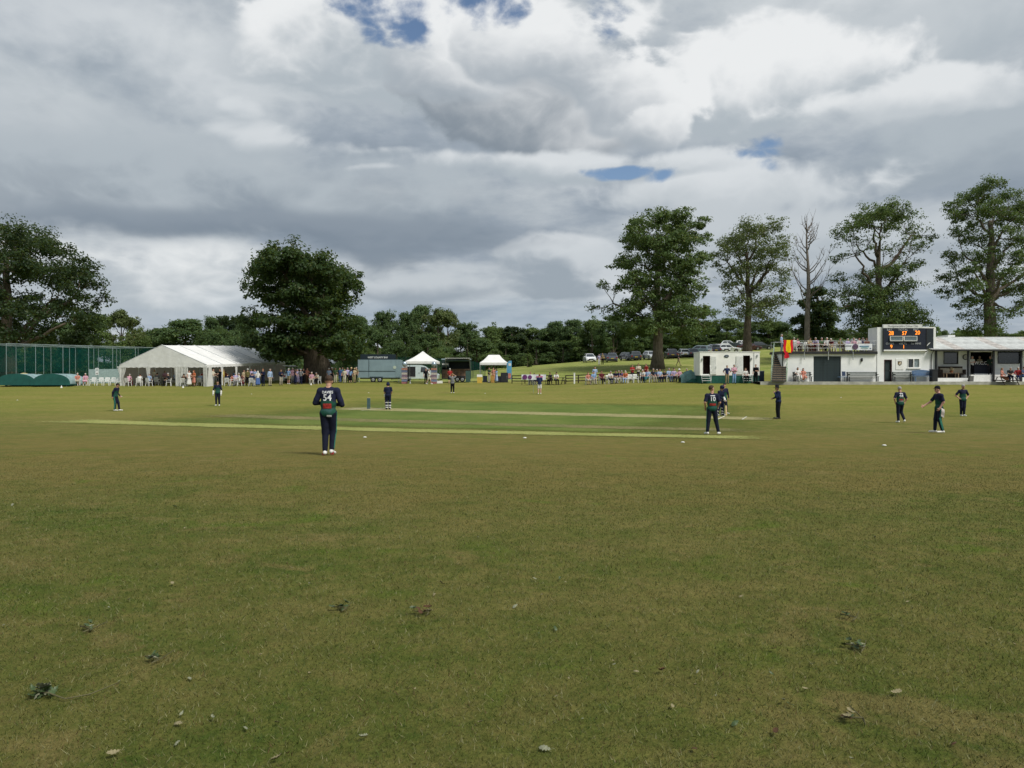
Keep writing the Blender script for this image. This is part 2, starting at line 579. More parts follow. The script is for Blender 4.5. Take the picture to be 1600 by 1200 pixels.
xs = np.concatenate([-np.geomspace(3200, 90, 26), np.arange(-84, -36, 1.5), np.arange(-36, 36, 0.75), np.arange(36, 84.1, 1.5), np.geomspace(90, 3200, 26)])
ys = np.concatenate([np.array([-3200, -1200, -500, -200, -90, -45, -20, -8]), np.arange(0, 28, 1.0), np.arange(28, 62, 0.5), np.arange(62, 110, 1.0), np.arange(110, 200, 2.5), np.geomspace(202, 4500, 26)])
XX, YY = np.meshgrid(xs, ys)
ZZ = gz(XX, YY)
nx, ny = len(xs), len(ys)
ii = (np.arange(ny - 1)[:, None] * nx + np.arange(nx - 1)[None, :]).ravel()
ground = obj('ground', mesh_np('ground', np.stack([XX.ravel(), YY.ravel(), ZZ.ravel()], 1), np.stack([ii, ii + 1, ii + nx + 1, ii + nx], 1), [m_ground], smooth=True))
tag(ground, kind='structure')

# ------------------------------------------------------------------ the square: close-mown turf laid on the outfield, edges feathered into it
def turf_mat(name, c0, c1, feather, scale=0.8, dens=1.0):
    m_ = bpy.data.materials.new(name)
    m_.use_nodes = True
    t = m_.node_tree
    n = NT(t)
    b = t.nodes['Principled BSDF']
    geo = n.node('ShaderNodeNewGeometry')
    pos = geo.outputs['Position']
    nz = n.noise(pos, scale, 5, 0.65, 0.3)
    fz = n.noise(pos, 9.0, 4, 0.7)
    n.put(b.inputs['Base Color'], n.mix(n.smooth(n.add(nz, n.mul(n.sub(fz, .5), .5)), 0.3, 0.7), c0, c1))
    b.inputs['Roughness'].default_value = 0.95
    b.inputs['Specular IOR Level'].default_value = 0.06
    at_ = n.node('ShaderNodeAttribute', attribute_name='edge')
    e = n.add(at_.outputs['Fac'], n.mul(n.sub(n.add(n.mul(fz, 0.5), n.mul(nz, 0.5)), 0.5), feather * 2.2))
    dith = n.node('ShaderNodeTexWhiteNoise', noise_dimensions='3D')
    n.put(dith.inputs['Vector'], n.vm('FLOOR', n.scale(pos, 22.0)))
    n.put(b.inputs['Alpha'], n.m('GREATER_THAN', n.smooth(e, 0.0, feather, 0.0, dens), dith.outputs['Value']))
    return m_

def turf(name, A, B, w0, w1, m_, lift, label_feather=1.0, step=0.8, parent=None):
    """strip of turf from A to B, w0 towards the camera side, w1 away"""
    A = Vector((A[0], A[1], 0)); B = Vector((B[0], B[1], 0))
    L = (B - A).length
    t = (B - A) / L
    s = Vector((-t.y, t.x, 0))
    nl = max(2, int(L / step)); nw = max(4, int((w0 + w1) / 0.4))
    vs, ed = [], []
    for i in range(nl + 1):
        for j in range(nw + 1):
            q = A + t * (L * i / nl) + s * (-w0 + (w0 + w1) * j / nw)
            vs.append((q.x, q.y, G(q.x, q.y) + lift))
            a = min(i, nl - i) / nl * L; bb = min(j, nw - j) / nw * (w0 + w1)
            ed.append(min(a * 0.35, bb))
    r = nw + 1
    fs = [(i * r + j, (i + 1) * r + j, (i + 1) * r + j + 1, i * r + j + 1) for i in range(nl) for j in range(nw)]
    me = mesh_np(name, vs, [f[::-1] for f in fs], [m_], smooth=True)
    a = me.attributes.new('edge', 'FLOAT', 'POINT')
    a.data.foreach_set('value', np.array(ed, dtype=np.float32))
    o = obj(name, me, parent)
    return o

pA, pB = hit(545, 638.5), hit(1190, 654.5)
pdir = (pB - pA).normalized(); pdir.z = 0; pdir.normalize()
pside = Vector((-pdir.y, pdir.x, 0))
m_sq = turf_mat('square_turf', (0.092, 0.138, 0.030), (0.140, 0.172, 0.044), 3.0, 0.35, 0.92)
sqA = pA - pdir * 5.0 + pside * 6.0; sqB = pB + pdir * 1.2 + pside * 6.0
square = tag(turf('square', sqA, sqB, 21.2, 5.5, m_sq, 0.008, parent=None), kind='structure')
m_pit = turf_mat('pitch_turf', (0.235, 0.225, 0.105), (0.30, 0.275, 0.135), 0.5, 0.6, 0.95)
m_old = turf_mat('worn_pitch_turf', (0.165, 0.175, 0.070), (0.235, 0.200, 0.095), 1.0, 0.3, 0.8)
m_lime = turf_mat('fresh_pitch_turf', (0.225, 0.250, 0.075), (0.290, 0.295, 0.105), 0.9, 0.5, 0.95)
tag(turf('pitch', pA - pdir * 1.0, pB + pdir * 1.0, 1.45, 1.45, m_pit, 0.014), kind='structure')
oA, oB = hit(330, 648.5), hit(1215, 674.0)
tag(turf('used_pitch', oA, oB, 1.5, 1.5, m_old, 0.014), kind='structure')
lA, lB = hit(84, 657.0), hit(1245, 685.5)
tag(turf('fresh_pitch', lA, lB, 1.6, 1.5, m_lime, 0.020), kind='structure')
# whitewashed popping and bowling creases
m_line = mat('whitewash', (0.62, 0.62, 0.56), 0.95, 0.05, var=0.3, vscale=9)
for e, s_ in ((pA, 1), (pB, -1)):
    for off, half in ((0.0, 1.32), (1.22, 1.75)):
        mb = MB()
        c0 = e + pdir * (s_ * (0.9 + off))
        gr = []
        for j in range(9):
            q = c0 + pside * (-half + 2 * half * j / 8)
            gr.append([(q.x - pdir.x * .03, q.y - pdir.y * .03, G(q.x, q.y) + 0.026), (q.x + pdir.x * .03, q.y + pdir.y * .03, G(q.x, q.y) + 0.026)])
        mb.sheet(gr)
        tag(mb.build('crease', m_line), kind='structure')

# ------------------------------------------------------------------ grass blades in the foreground
m_blade = bpy.data.materials.new('grass_blade')
m_blade.use_nodes = True
n = NT(m_blade.node_tree)
b = m_blade.node_tree.nodes['Principled BSDF']
geo = n.node('ShaderNodeNewGeometry')
c, fin = grass_color(n, geo.outputs['Position'])
ra = n.node('ShaderNodeAttribute', attribute_name='rnd').outputs['Fac']
c = n.mix(n.smooth(ra, 0.82, 0.90), c, (0.33, 0.29, 0.165))
c = n.mix(n.smooth(ra, 0.36, 0.30), c, n.mix(1.0, c, (0.48, 0.66, 0.46), 'MULTIPLY'))
c = n.mix(n.smooth(ra, 0.08, 0.06), c, (0.15, 0.085, 0.04))
c = n.mix(1.0, c, (0.58, 0.65, 0.55), 'MULTIPLY')
n.put(b.inputs['Base Color'], c)
b.inputs['Roughness'].default_value = 0.7
b.inputs['Specular IOR Level'].default_value = 0.2
NB = 700000
ex = 0.35
lo, hi = 2.4, 24.0
dd = (lo ** ex + RNG.random(NB) * (hi ** ex - lo ** ex)) ** (1 / ex)
bx = (RNG.random(NB) * 2 - 1) * (dd * 0.80 + 3.0)
tuft = RNG.integers(0, NB // 5, NB)
ca = RNG.normal(0, 1, (NB // 5, 2))
hh = (0.010 + 0.020 * RNG.random(NB)) * np.clip((hi - dd) / 14.0, 0.05, 1)
wd = (0.0012 + 0.0012 * RNG.random(NB)) * (0.55 + dd * 0.15)
an = RNG.random(NB) * 2 * np.pi
le = RNG.random(NB) * 1.5 * hh + 0.004
la = RNG.random(NB) * 2 * np.pi
zb = gz(bx, dd) - 0.003
v0 = np.stack([bx - np.cos(an) * wd, dd - np.sin(an) * wd, zb], 1)
v1 = np.stack([bx + np.cos(an) * wd, dd + np.sin(an) * wd, zb], 1)
v2 = np.stack([bx + np.cos(la) * le, dd + np.sin(la) * le, zb + hh], 1)
vv = np.stack([v0, v1, v2], 1).reshape(-1, 3)
grass = obj('grass', mesh_np('grass', vv, np.arange(NB * 3).reshape(-1, 3), [m_blade], fattr={'rnd': RNG.random(NB)}))
tag(grass, 'short dry grass blades of the mown outfield', 'grass', kind='stuff')

# ------------------------------------------------------------------ fallen oak leaves and broken sprigs
def leaf_outline():
    half = [(0.0, -0.5), (0.05, -0.36), (0.16, -0.30), (0.10, -0.20), (0.24, -0.10), (0.15, 0.02), (0.28, 0.14), (0.16, 0.24), (0.20, 0.36), (0.08, 0.42), (0.0, 0.5)]
    return half
def leaf_mesh(name, m_, curl=0.3, fold=0.3):
    h = leaf_outline()
    mb = MB()
    def P3(x, y):
        return (x, y, curl * (y * y) + fold * abs(x) + 0.02 * math.sin(9 * y + 5 * x))
    c = mb.pts([P3(0, y) for _, y in h])
    r = mb.pts([P3(x, y) for x, y in h])
    l = mb.pts([P3(-x, y) for x, y in h])
    k = len(h)
    for i in range(k - 1):
        mb.face((c + i, r + i, r + i + 1, c + i + 1))
        mb.face((c + i, c + i + 1, l + i + 1, l + i))
    i = mb.pts([(-.012, -.72, .03), (.012, -.72, .03), (.008, -.48, .06), (-.008, -.48, .06)])
    mb.face((i, i + 1, i + 2, i + 3))
    return mb.mesh(name, m_, smooth=True)
m_leafs = {
    'pale': mat('leaf_pale_underside', (0.19, 0.20, 0.135), 0.8, 0.2, var=0.25, vscale=8),
    'straw': mat('leaf_straw', (0.21, 0.185, 0.105), 0.8, 0.2, var=0.25, vscale=8),
    'green': mat('leaf_dark_green', (0.045, 0.075, 0.025), 0.5, 0.4, var=0.3, vscale=8),
    'brown': mat('leaf_russet', (0.075, 0.040, 0.020), 0.8, 0.2, var=0.3, vscale=8)}
leaf_me = {}
for kx in m_leafs:
    leaf_me[kx] = [leaf_mesh('fallen_leaf', m_leafs[kx], cu, fo) for cu, fo in ((0.5, 0.3), (-0.6, -0.35), (0.9, 0.8))]
LEAFLAB = {'pale': 'pale grey-green upturned oak leaf fallen on the grass', 'straw': 'straw coloured dead leaf lying on the grass',
           'green': 'dark green fallen leaf lying in the grass', 'brown': 'russet brown dead leaf lying in the grass'}
def fallen(px, py, kind, size):
    p = hit(px, py)
    o = obj('fallen_leaf', random.choice(leaf_me[kind]), None, (p.x, p.y, p.z + 0.020 + 0.25 * size * 0.3),
            (random.uniform(-.5, .5), random.uniform(-.5, .5), random.uniform(0, 6.28)))
    o.scale = (size, size, size)
    tag(o, LEAFLAB[kind], 'leaf', kind + ' leaves scattered over the outfield')
for px, py, kind, size in [(18, 791, 'pale', .16), (272, 795, 'green', .16), (60, 901, 'pale', .10), (168, 958, 'pale', .09), (268, 918, 'straw', .13), (482, 918, 'pale', .08),
        (4, 984, 'pale', .08), (295, 1072, 'pale', .10), (482, 1064, 'straw', .09), (184, 1074, 'pale', .05), (330, 1131, 'pale', .09), (276, 1144, 'straw', .13),
        (282, 1130, 'pale', .07), (274, 1171, 'pale', .09), (175, 1194, 'straw', .13), (383, 1148, 'pale', .10), (432, 1140, 'straw', .06), (566, 1164, 'pale', .10),
        (584, 1021, 'brown', .07), (432, 1198, 'straw', .12), (690, 918, 'straw', .12), (678, 936, 'straw', .09), (846, 936, 'straw', .09), (805, 953, 'pale', .12),
        (868, 988, 'green', .11), (1325, 955, 'pale', .08), (1368, 842, 'pale', .12), (1420, 946, 'straw', .07), (1271, 1047, 'pale', .10), (1091, 1056, 'pale', .07),
        (1087, 1079, 'straw', .07), (1120, 1098, 'pale', .07), (1225, 1103, 'pale', .09), (1260, 1090, 'straw', .08), (1236, 1113, 'green', .10), (870, 1102, 'straw', .08),
        (852, 1184, 'pale', .13), (1150, 1139, 'green', .11), (1052, 1114, 'straw', .09), (995, 1060, 'straw', .09), (1034, 1057, 'brown', .13), (1214, 1160, 'brown', .13),
        (1086, 1184, 'brown', .11), (1333, 1197, 'pale', .06), (1493, 1178, 'brown', .10), (1210, 1022, 'brown', .12), (1402, 1091, 'straw', .14), (960, 1050, 'pale', .05),
        (1549, 989, 'straw', .06), (836, 911, 'pale', .10), (875, 911, 'green', .09), (1600 - 12, 1015, 'straw', .05), (648, 1086, 'straw', .05), (750, 1145, 'straw', .07)]:
    fallen(px, py, kind, size * 0.46)
for k in range(90):
    d = 2.8 + 15 * random.random() ** 1.4
    px = random.uniform(5, 1595)
    py = HOR + F * (EYE - G((px - 800) / F * d, d)) / d
    if py < 1195:
        fallen(px, py, random.choice(['pale', 'straw', 'straw', 'green', 'green', 'brown']), random.uniform(0.016, 0.036))
m_twig = mat('twig_bark', (0.09, 0.085, 0.045), 0.9, 0.1, var=0.3)
SPRIG = [(65, 1094, .15, 16, 'leafy oak sprig with a long bare stalk lying on the grass'), (238, 1037, .11, 9, 'small crumpled oak sprig lying between two pale leaves'),
         (134, 990, .12, 5, 'sparse pale oak sprig of a few leaves lying flat'), (530, 957, .14, 10, 'flat green oak sprig lying on open grass beyond the other sprigs'),
         (1337, 1020, .12, 11, 'dark bunched oak sprig lying on the grass'), (1326, 971, .09, 5, 'little oak sprig with one upturned pale leaf'),
         (1330, 1136, .10, 8, 'dead grey-brown oak sprig sunk in the turf'), (658, 964, .14, 7, 'brown withered oak sprig lying in thin turf')]
for k, (px, py, s_, nl, lab) in enumerate(SPRIG):
    p = hit(px, py)
    th = thing('oak_sprig', lab, 'sprig', (p.x, p.y, p.z), 0.0 if k == 0 else random.uniform(-.6, .6), 'oak sprigs broken off onto the outfield')
    mb = MB()
    L = 0.34 if k == 0 else 0.07
    mb.tube([(-.05, 0, .03), (0.05, -.03, .03), (L * .45, -.07, .018), (L * .75, -.02, .022), (L, .10, .035)], [.004, .004, .0035, .003, .002], 6)
    mb.build('stem', m_twig, th)
    for j in range(nl):
        kd = random.choice(['green', 'green', 'pale', 'green', 'green']) if k < 6 else random.choice(['brown', 'green', 'straw'])
        a = random.uniform(0, 6.28)
        rr = s_ * random.uniform(0.03, 0.42)
        lo_ = obj('leaf', random.choice(leaf_me[kd]), th, (math.cos(a) * rr, math.sin(a) * rr * 0.8, 0.022 + random.random() * 0.03),
                  (random.uniform(-.5, .5), random.uniform(-.5, .5), random.uniform(0, 6.28)))
        z = s_ * random.uniform(0.32, 0.55)
        lo_.scale = (z, z, z)

# ------------------------------------------------------------------ white discs of the fielding circle and boundary cones
m_disc = mat('white_plastic', (0.58, 0.58, 0.54), 0.5, 0.4, var=0.06)
mb = MB(); mb.lathe([(0.10, 0.0), (0.095, 0.02), (0.055, 0.045), (0.03, 0.045), (0.028, 0.03)], n=14)
disc_me = mb.mesh('fielding_disc', m_disc, True)
for px, py in ((570, 685), (1067, 692), (1382, 697), (27, 626), (190, 620), (393, 616), (576, 614), (758, 615), (1314, 622), (820, 686)):
    p = hit(px, py)
    o = obj('fielding_disc', disc_me, None, (p.x, p.y, p.z + (0.03 if 620 < py < 690 else 0.012)))
    o.scale = (.62, .62, .7)
    tag(o, 'flat white plastic disc marking the fielding circle', 'marker disc', 'white discs of the fielding circle')
mb = MB(); mb.lathe([(0.17, 0.0), (0.17, 0.015), (0.13, 0.03), (0.09, 0.17), (0.04, 0.30), (0.015, 0.31)], n=12)
cone_me = mb.mesh('boundary_cone', m_disc, True)
for px, py in ((96, 606), (286, 606), (486, 601.5), (641, 599), (1070, 598), (1293, 597), (1421, 596.5), (1578, 597)):
    p = hit(px, py)
    o = obj('boundary_cone', cone_me, None, (p.x, p.y, p.z)); o.scale = (.75, .75, .75)
    tag(o, 'small white cone marking the boundary', 'boundary marker', 'white boundary cones')

# ------------------------------------------------------------------ trees
def leaf_mat(name, dark, light, warm=(0.13, 0.12, 0.03), trans=0.42):
    m_ = bpy.data.materials.new(name)
    m_.use_nodes = True
    t = m_.node_tree
    t.nodes.clear()
    n = NT(t)
    ra = n.node('ShaderNodeAttribute', attribute_name='rnd').outputs['Fac']
    geo = n.node('ShaderNodeNewGeometry')
    nz = n.noise(geo.outputs['Position'], 0.55, 4, 0.6)
    k = n.add(n.mul(ra, 0.55), n.mul(n.smooth(nz, 0.32, 0.68), 0.45))
    c = n.mix(k, dark, light)
    c = n.mix(n.smooth(ra, 0.93, 0.97, 0, 0.8), c, warm)
    bs = n.node('ShaderNodeBsdfPrincipled')
    n.put(bs.inputs['Base Color'], c)
    bs.inputs['Roughness'].default_value = 0.55
    bs.inputs['Specular IOR Level'].default_value = 0.25
    tr = n.node('ShaderNodeBsdfTranslucent')
    n.put(tr.inputs['Color'], n.mix(0.5, c, (0.16, 0.20, 0.03)))
    mx = n.node('ShaderNodeMixShader')
    mx.inputs[0].default_value = trans
    o = n.node('ShaderNodeOutputMaterial')
    t.links.new(bs.outputs[0], mx.inputs[1]); t.links.new(tr.outputs[0], mx.inputs[2]); t.links.new(mx.outputs[0], o.inputs[0])
    return m_

def bark_mat(name, c0, c1):
    m_ = bpy.data.materials.new(name)
    m_.use_nodes = True
    t = m_.node_tree
    n = NT(t)
    b = t.nodes['Principled BSDF']
    geo = n.node('ShaderNodeNewGeometry')
    v = n.vm('MULTIPLY', geo.outputs['Position'], (5, 5, 0.9))
    nz = n.noise(v, 1.6, 6, 0.65)
    n.put(b.inputs['Base Color'], n.mix(n.smooth(nz, 0.3, 0.7), c0, c1))
    b.inputs['Roughness'].default_value = 0.95
    b.inputs['Specular IOR Level'].default_value = 0.05
    bp = n.node('ShaderNodeBump')
    bp.inputs['Strength'].default_value = 0.8; bp.inputs['Distance'].default_value = 0.12
    n.put(bp.inputs['Height'], nz)
    t.links.new(bp.outputs[0], b.inputs['Normal'])
    return m_

ML = {
    'oak': leaf_mat('oak_leaves', (0.018, 0.042, 0.013), (0.056, 0.102, 0.030), (0.09, 0.10, 0.03)),
    'dark': leaf_mat('dark_leaves', (0.014, 0.032, 0.014), (0.044, 0.080, 0.030), (0.06, 0.08, 0.03)),
    'ash': leaf_mat('ash_leaves', (0.064, 0.100, 0.036), (0.160, 0.205, 0.078), (0.20, 0.18, 0.07)),
    'syc': leaf_mat('sycamore_leaves', (0.046, 0.092, 0.030), (0.136, 0.205, 0.068), (0.17, 0.18, 0.06)),
    'wood': leaf_mat('wood_leaves', (0.042, 0.084, 0.032), (0.112, 0.182, 0.066), (0.13, 0.16, 0.06)),
    'woodlt': leaf_mat('bright_wood_leaves', (0.060, 0.110, 0.034), (0.150, 0.220, 0.068), (0.17, 0.20, 0.06)),
    'ivy': leaf_mat('ivy_leaves', (0.018, 0.042, 0.018), (0.048, 0.092, 0.032))}
MBK = bark_mat('bark', (0.060, 0.050, 0.040), (0.150, 0.125, 0.098))
MBK2 = bark_mat('pale_bark', (0.085, 0.072, 0.058), (0.185, 0.160, 0.130))
MDEAD = bark_mat('bleached_bark', (0.12, 0.105, 0.095), (0.24, 0.215, 0.195))

def leaf_arrays(cen, nor, size, rs):
    """diamond shaped leaves, one quad each"""
    N = len(cen)
    nor = nor / np.maximum(np.linalg.norm(nor, axis=1, keepdims=True), 1e-6)
    r = rs.normal(size=(N, 3))
    t = np.cross(nor, r); t /= np.maximum(np.linalg.norm(t, axis=1, keepdims=True), 1e-6)
    b = np.cross(nor, t)
    L = (size * (0.65 + 0.7 * rs.random(N)))[:, None]
    Wd = L * (0.45 + 0.25 * rs.random(N))[:, None]
    bend = nor * L * 0.18
    v = np.stack([cen - t * L * 0.5 - bend, cen + b * Wd * 0.5, cen + t * L * 0.5 - bend, cen - b * Wd * 0.5], 1).reshape(-1, 3)
    return v, np.arange(4 * N).reshape(-1, 4)

def bez(p0, p1, p2, n):
    t = np.linspace(0, 1, n)[:, None]
    return (1 - t) ** 2 * np.asarray(p0) + 2 * t * (1 - t) * np.asarray(p1) + t * t * np.asarray(p2)

def wobble(path, amp, rs):
    path = np.array(path)
    k = len(path)
    if k > 2:
        path[1:-1] += rs.normal(0, amp, (k - 2, 3))
    return [tuple(p) for p in path]

def grow(lobes, trunk_top, trunk_r, fork, leaf, nleaf, seed, leafy=1.0, twigs=7, base_flare=1.5, lean=(0, 0), sub=9, shell=0.55, limb_r=0.42, thin=0.0, trunk_knots=5, subr=0.36, boughs=0):
    """lobes: (x,y,z,rx,rz,weight) in metres about the trunk foot. returns wood MB and leaf arrays"""
    rs = np.random.default_rng(seed)
    mb = MB()
    # trunk
    tz = np.linspace(-0.4, trunk_top, trunk_knots + 3)
    tp = [(lean[0] * (max(z, 0) / trunk_top) ** 1.4 + rs.normal(0, trunk_r * .12) * (z > 1), lean[1] * max(z, 0) / trunk_top + rs.normal(0, trunk_r * .12) * (z > 1), z) for z in tz]
    tr = [trunk_r * ((base_flare - 1) * math.exp(-max(z, 0) / (trunk_r * 1.6)) + 1) * (1 - 0.72 * (max(z, 0) / trunk_top) ** 1.1) for z in tz]
    mb.tube(tp, tr, 12)
    tpa = np.array(tp)
    def trunk_at(z):
        return np.array([np.interp(z, tpa[:, 2], tpa[:, i]) for i in range(3)])
    cen, nor = [], []
    wsum = sum(l[3] * l[3] * l[4] ** 0.5 * l[5] for l in lobes)
    # boughs: neighbouring lobes share one main branch
    LC = np.array([l[:3] for l in lobes])
    kb = max(1, min(len(lobes), boughs if boughs else int(round(len(lobes) / 3.6))))
    cc = LC[rs.choice(len(LC), kb, replace=False)].copy()
    for it in range(8):
        own = np.argmin(((LC[:, None] - cc[None]) ** 2 * np.array([1, 1, 1.3])).sum(2), 1)
        for q in range(kb):
            if (own == q).any():
                cc[q] = LC[own == q].mean(0)
    BP = []
    for q in range(kb):
        c = cc[q]
        h = math.hypot(c[0] - lean[0], c[1])
        z0 = float(np.clip(c[2] - 0.95 * h - 1.0, fork, trunk_top * 0.9))
        a = trunk_at(z0)
        reach = np.linalg.norm(c - a)
        e = a + (c - a) * 0.85
        mid = a * 0.5 + e * 0.5 + np.array([0, 0, -0.06 * h]) + rs.normal(0, 0.07 * reach, 3)
        r0 = min(trunk_r * limb_r, 0.030 * reach + 0.05)
        path = wobble(bez(a, mid, e, 8), 0.022 * reach, rs)
        rad = [r0 * (1 - 0.62 * i / 7) for i in range(8)]
        mb.tube(path, rad, 8)
        BP.append((np.array(path), rad))
    for li, (x, y, z, rx, rz, wt) in enumerate(lobes):
        c = np.array([x, y, z])
        bp_, br_ = BP[own[li]]
        i0 = int(rs.integers(3, 8))
        i0 = min(range(3, 8), key=lambda i: np.linalg.norm(c - bp_[i]) + rs.random() * rx * .5 + max(0, bp_[i][2] - c[2]) * .5)
        a = bp_[i0]
        reach = np.linalg.norm(c - a)
        h = math.hypot(c[0] - a[0], c[1] - a[1])
        r0 = br_[i0] * 0.62
        mid = a * 0.5 + c * 0.5 + np.array([0, 0, -0.05 * h]) + rs.normal(0, 0.09 * reach, 3)
        k = 6
        path = wobble(bez(a, mid, c, k), 0.03 * reach, rs)
        rad = [max(r0 * (1 - 0.7 * (i / (k - 1))), 0.02) for i in range(k)]
        mb.tube(path, rad, 6)
        pa = np.array(path)
        nt = twigs
        ends = []
        for j in range(nt):
            u = rs.normal(size=3); u /= np.linalg.norm(u)
            u[2] = u[2] * 0.8 + 0.15
            e = c + u * np.array([rx, rx, rz]) * (0.72 + 0.26 * rs.random())
            i0 = int(rs.integers(2, k))
            s0 = pa[i0]
            m2 = (s0 + e) / 2 + rs.normal(0, 0.10 * rx, 3) + np.array([0, 0, 0.06 * rx])
            tw = wobble(bez(s0, m2, e, 5), 0.03 * rx, rs)
            rr = max(rad[i0] * 0.5, 0.015)
            mb.tube(tw, [rr, rr * .8, rr * .6, rr * .42, rr * .25], 5, cap=False)
            ends.append(e)
            for q in range(2):
                s1 = np.array(tw[rs.integers(1, 4)])
                e1 = s1 + (e - s1) * 0.7 + rs.normal(0, 0.28 * rx, 3)
                mb.tube(wobble(bez(s1, (s1 + e1) / 2 + rs.normal(0, .06 * rx, 3), e1, 4), .02 * rx, rs), [rr * .45, rr * .35, rr * .25, rr * .15], 4, cap=False)
                ends.append(e1)
        # leaves: clumps round twig ends plus clumps on the lobe's shell
        nl = int(nleaf * (rx * rx * rz ** 0.5 * wt) / wsum)
        if nl < 8:
            continue
        clumps = list(ends)
        for j in range(sub):
            u = rs.normal(size=3); u /= np.linalg.norm(u)
            u[2] = abs(u[2]) * 0.9 - 0.25
            clumps.append(c + u * np.array([rx, rx, rz]) * (shell + (1 - shell) * rs.random()))
        clumps = np.array(clumps)
        if thin > 0:
            clumps = clumps[rs.random(len(clumps)) > thin]
        wts = rs.random(len(clumps)) ** 1.2 + 0.25; wts /= wts.sum()
        cid = rs.choice(len(clumps), nl, p=wts)
        sz = (0.6 + 0.8 * rs.random(len(clumps)))[cid][:, None]
        off = rs.normal(size=(nl, 3)); off /= np.linalg.norm(off, axis=1, keepdims=True)
        off *= rs.random((nl, 1)) ** 0.5 * np.array([rx, rx, rz * 0.75]) * subr * sz * 1.35
        pnt = clumps[cid] + off
        cen.append(pnt)
        o_ = (pnt - c) / np.array([rx, rx, rz])
        nor.append(o_ * 0.5 + off / (np.linalg.norm(off, axis=1, keepdims=True) + 1e-6) * 0.5 + np.array([0, 0, 0.55]) + rs.normal(0, 0.55, (nl, 3)))
    if cen:
        cen = np.concatenate(cen); nor = np.concatenate(nor)
        v, f = leaf_arrays(cen, nor, leaf, rs)
        return mb, (v, f, rs.random(len(cen)))
    return mb, None

def spread(l2, d, basex, basez, rs, depth=0.75, fill=0.62):
    """turn lobes seen in elevation (px,py,rpx[,rypx[,w]]) into a round crown about the trunk"""
    out = []
    k = d / F
    xs_ = [(l[0] - 800) * k - basex for l in l2]
    for l in l2:
        px, py, rp = l[:3]
        rz = l[3] if len(l) > 3 else rp
        wt = l[4] if len(l) > 4 else 1.0
        x = (px - 800) * k - basex
        z = hgt(py, d) - basez
        r = rp * k * 0.77; rz = max(rz * k * 0.74, r * 0.72)
        band = [abs(x2) + l3[2] * k * 0.5 for x2, l3 in zip(xs_, l2) if abs(l3[1] - py) < max(rp, 25)]
        Wd = max(band) if band else abs(x)
        dy = math.sqrt(max(0.0, Wd * Wd - x * x)) * depth
        if abs(x) < Wd * fill and dy > r * 0.6:
            for s_ in (-1, 1):
                out.append((x * 0.96 + rs.normal(0, .1 * r), s_ * dy * (0.7 + .3 * rs.random()), z + rs.normal(0, .1 * r), r, rz, wt))
            if dy > 1.5 * r:
                out.append((x, 0.0, z, r, rz, wt * 0.7))
        else:
            out.append((x, rs.uniform(-0.6, 0.6) * dy, z, r, rz, wt))
    return out

def tree(name, label, px, d, lobes2, trunk_r, trunk_top_py, fork_py, leafm, bark, nleaf, leaf=0.26, seed=1, group=None, lobes3=None, rot=0.0, **kw):
    p = at(px, d)
    th = thing(name, label, 'tree', tuple(p), rot, group)
    rs = np.random.default_rng(seed + 100)
    lb = spread(lobes2, d, p.x, p.z, rs, kw.pop('depth', 0.8), kw.pop('fill', 0.62)) if lobes3 is None else lobes3
    mb, lv = grow(lb, hgt(trunk_top_py, d) - p.z, trunk_r, hgt(fork_py, d) - p.z, leaf, nleaf, seed, **kw)
    mb.build('trunk', bark, th, smooth=True)
    if lv:
        obj('crown', mesh_np('crown', lv[0], lv[1], [leafm], fattr={'rnd': lv[2]}), th)
    return th

# big oak beside the marquee: broad trunk, low skirts
tree('oak_tree', 'massive dark oak with a very thick trunk standing beside the marquee', 494, 93,
     [(442, 421, 36, 28), (480, 416, 34, 22), (512, 428, 30, 22), (405, 425, 30), (450, 430, 42), (500, 430, 42), (535, 440, 26), (393, 450, 18, 26, .8), (391, 490, 15, 28, .7), (430, 465, 36, 28), (478, 468, 40, 30), (525, 470, 34, 30),
      (540, 500, 22, 26), (415, 505, 32, 26), (455, 508, 40, 26), (520, 512, 40, 26), (430, 535, 34, 18), (470, 536, 42, 18), (530, 538, 38, 20), (548, 532, 20, 20), (400, 540, 20, 16), (442, 553, 26, 10, .7), (412, 557, 20, 8, .45), (535, 556, 22, 12, .5)],
     1.55, 436, 556, ML['oak'], MBK, 66000, leaf=0.36, seed=11, base_flare=1.35, twigs=6, sub=10, limb_r=0.35, subr=0.34)
# left edge tree
tree('chestnut_tree', 'huge dark tree with a spreading crown rising behind the practice nets', 12, 122,
     [(10, 375, 45, 26), (60, 385, 40, 26), (105, 410, 32, 24), (138, 435, 26, 22), (150, 470, 22, 24), (20, 420, 55, 30), (75, 430, 45, 30), (115, 465, 34, 28), (-40, 390, 50, 34), (-80, 440, 55, 40), (-20, 470, 50, 30),
      (40, 475, 40, 28), (80, 490, 40, 26), (130, 500, 30, 20), (-60, 510, 50, 30), (60, 525, 40, 20), (10, 520, 30, 20, .5)],
     1.1, 400, 540, ML['dark'], MBK, 50000, leaf=0.46, seed=12, twigs=6, sub=10)
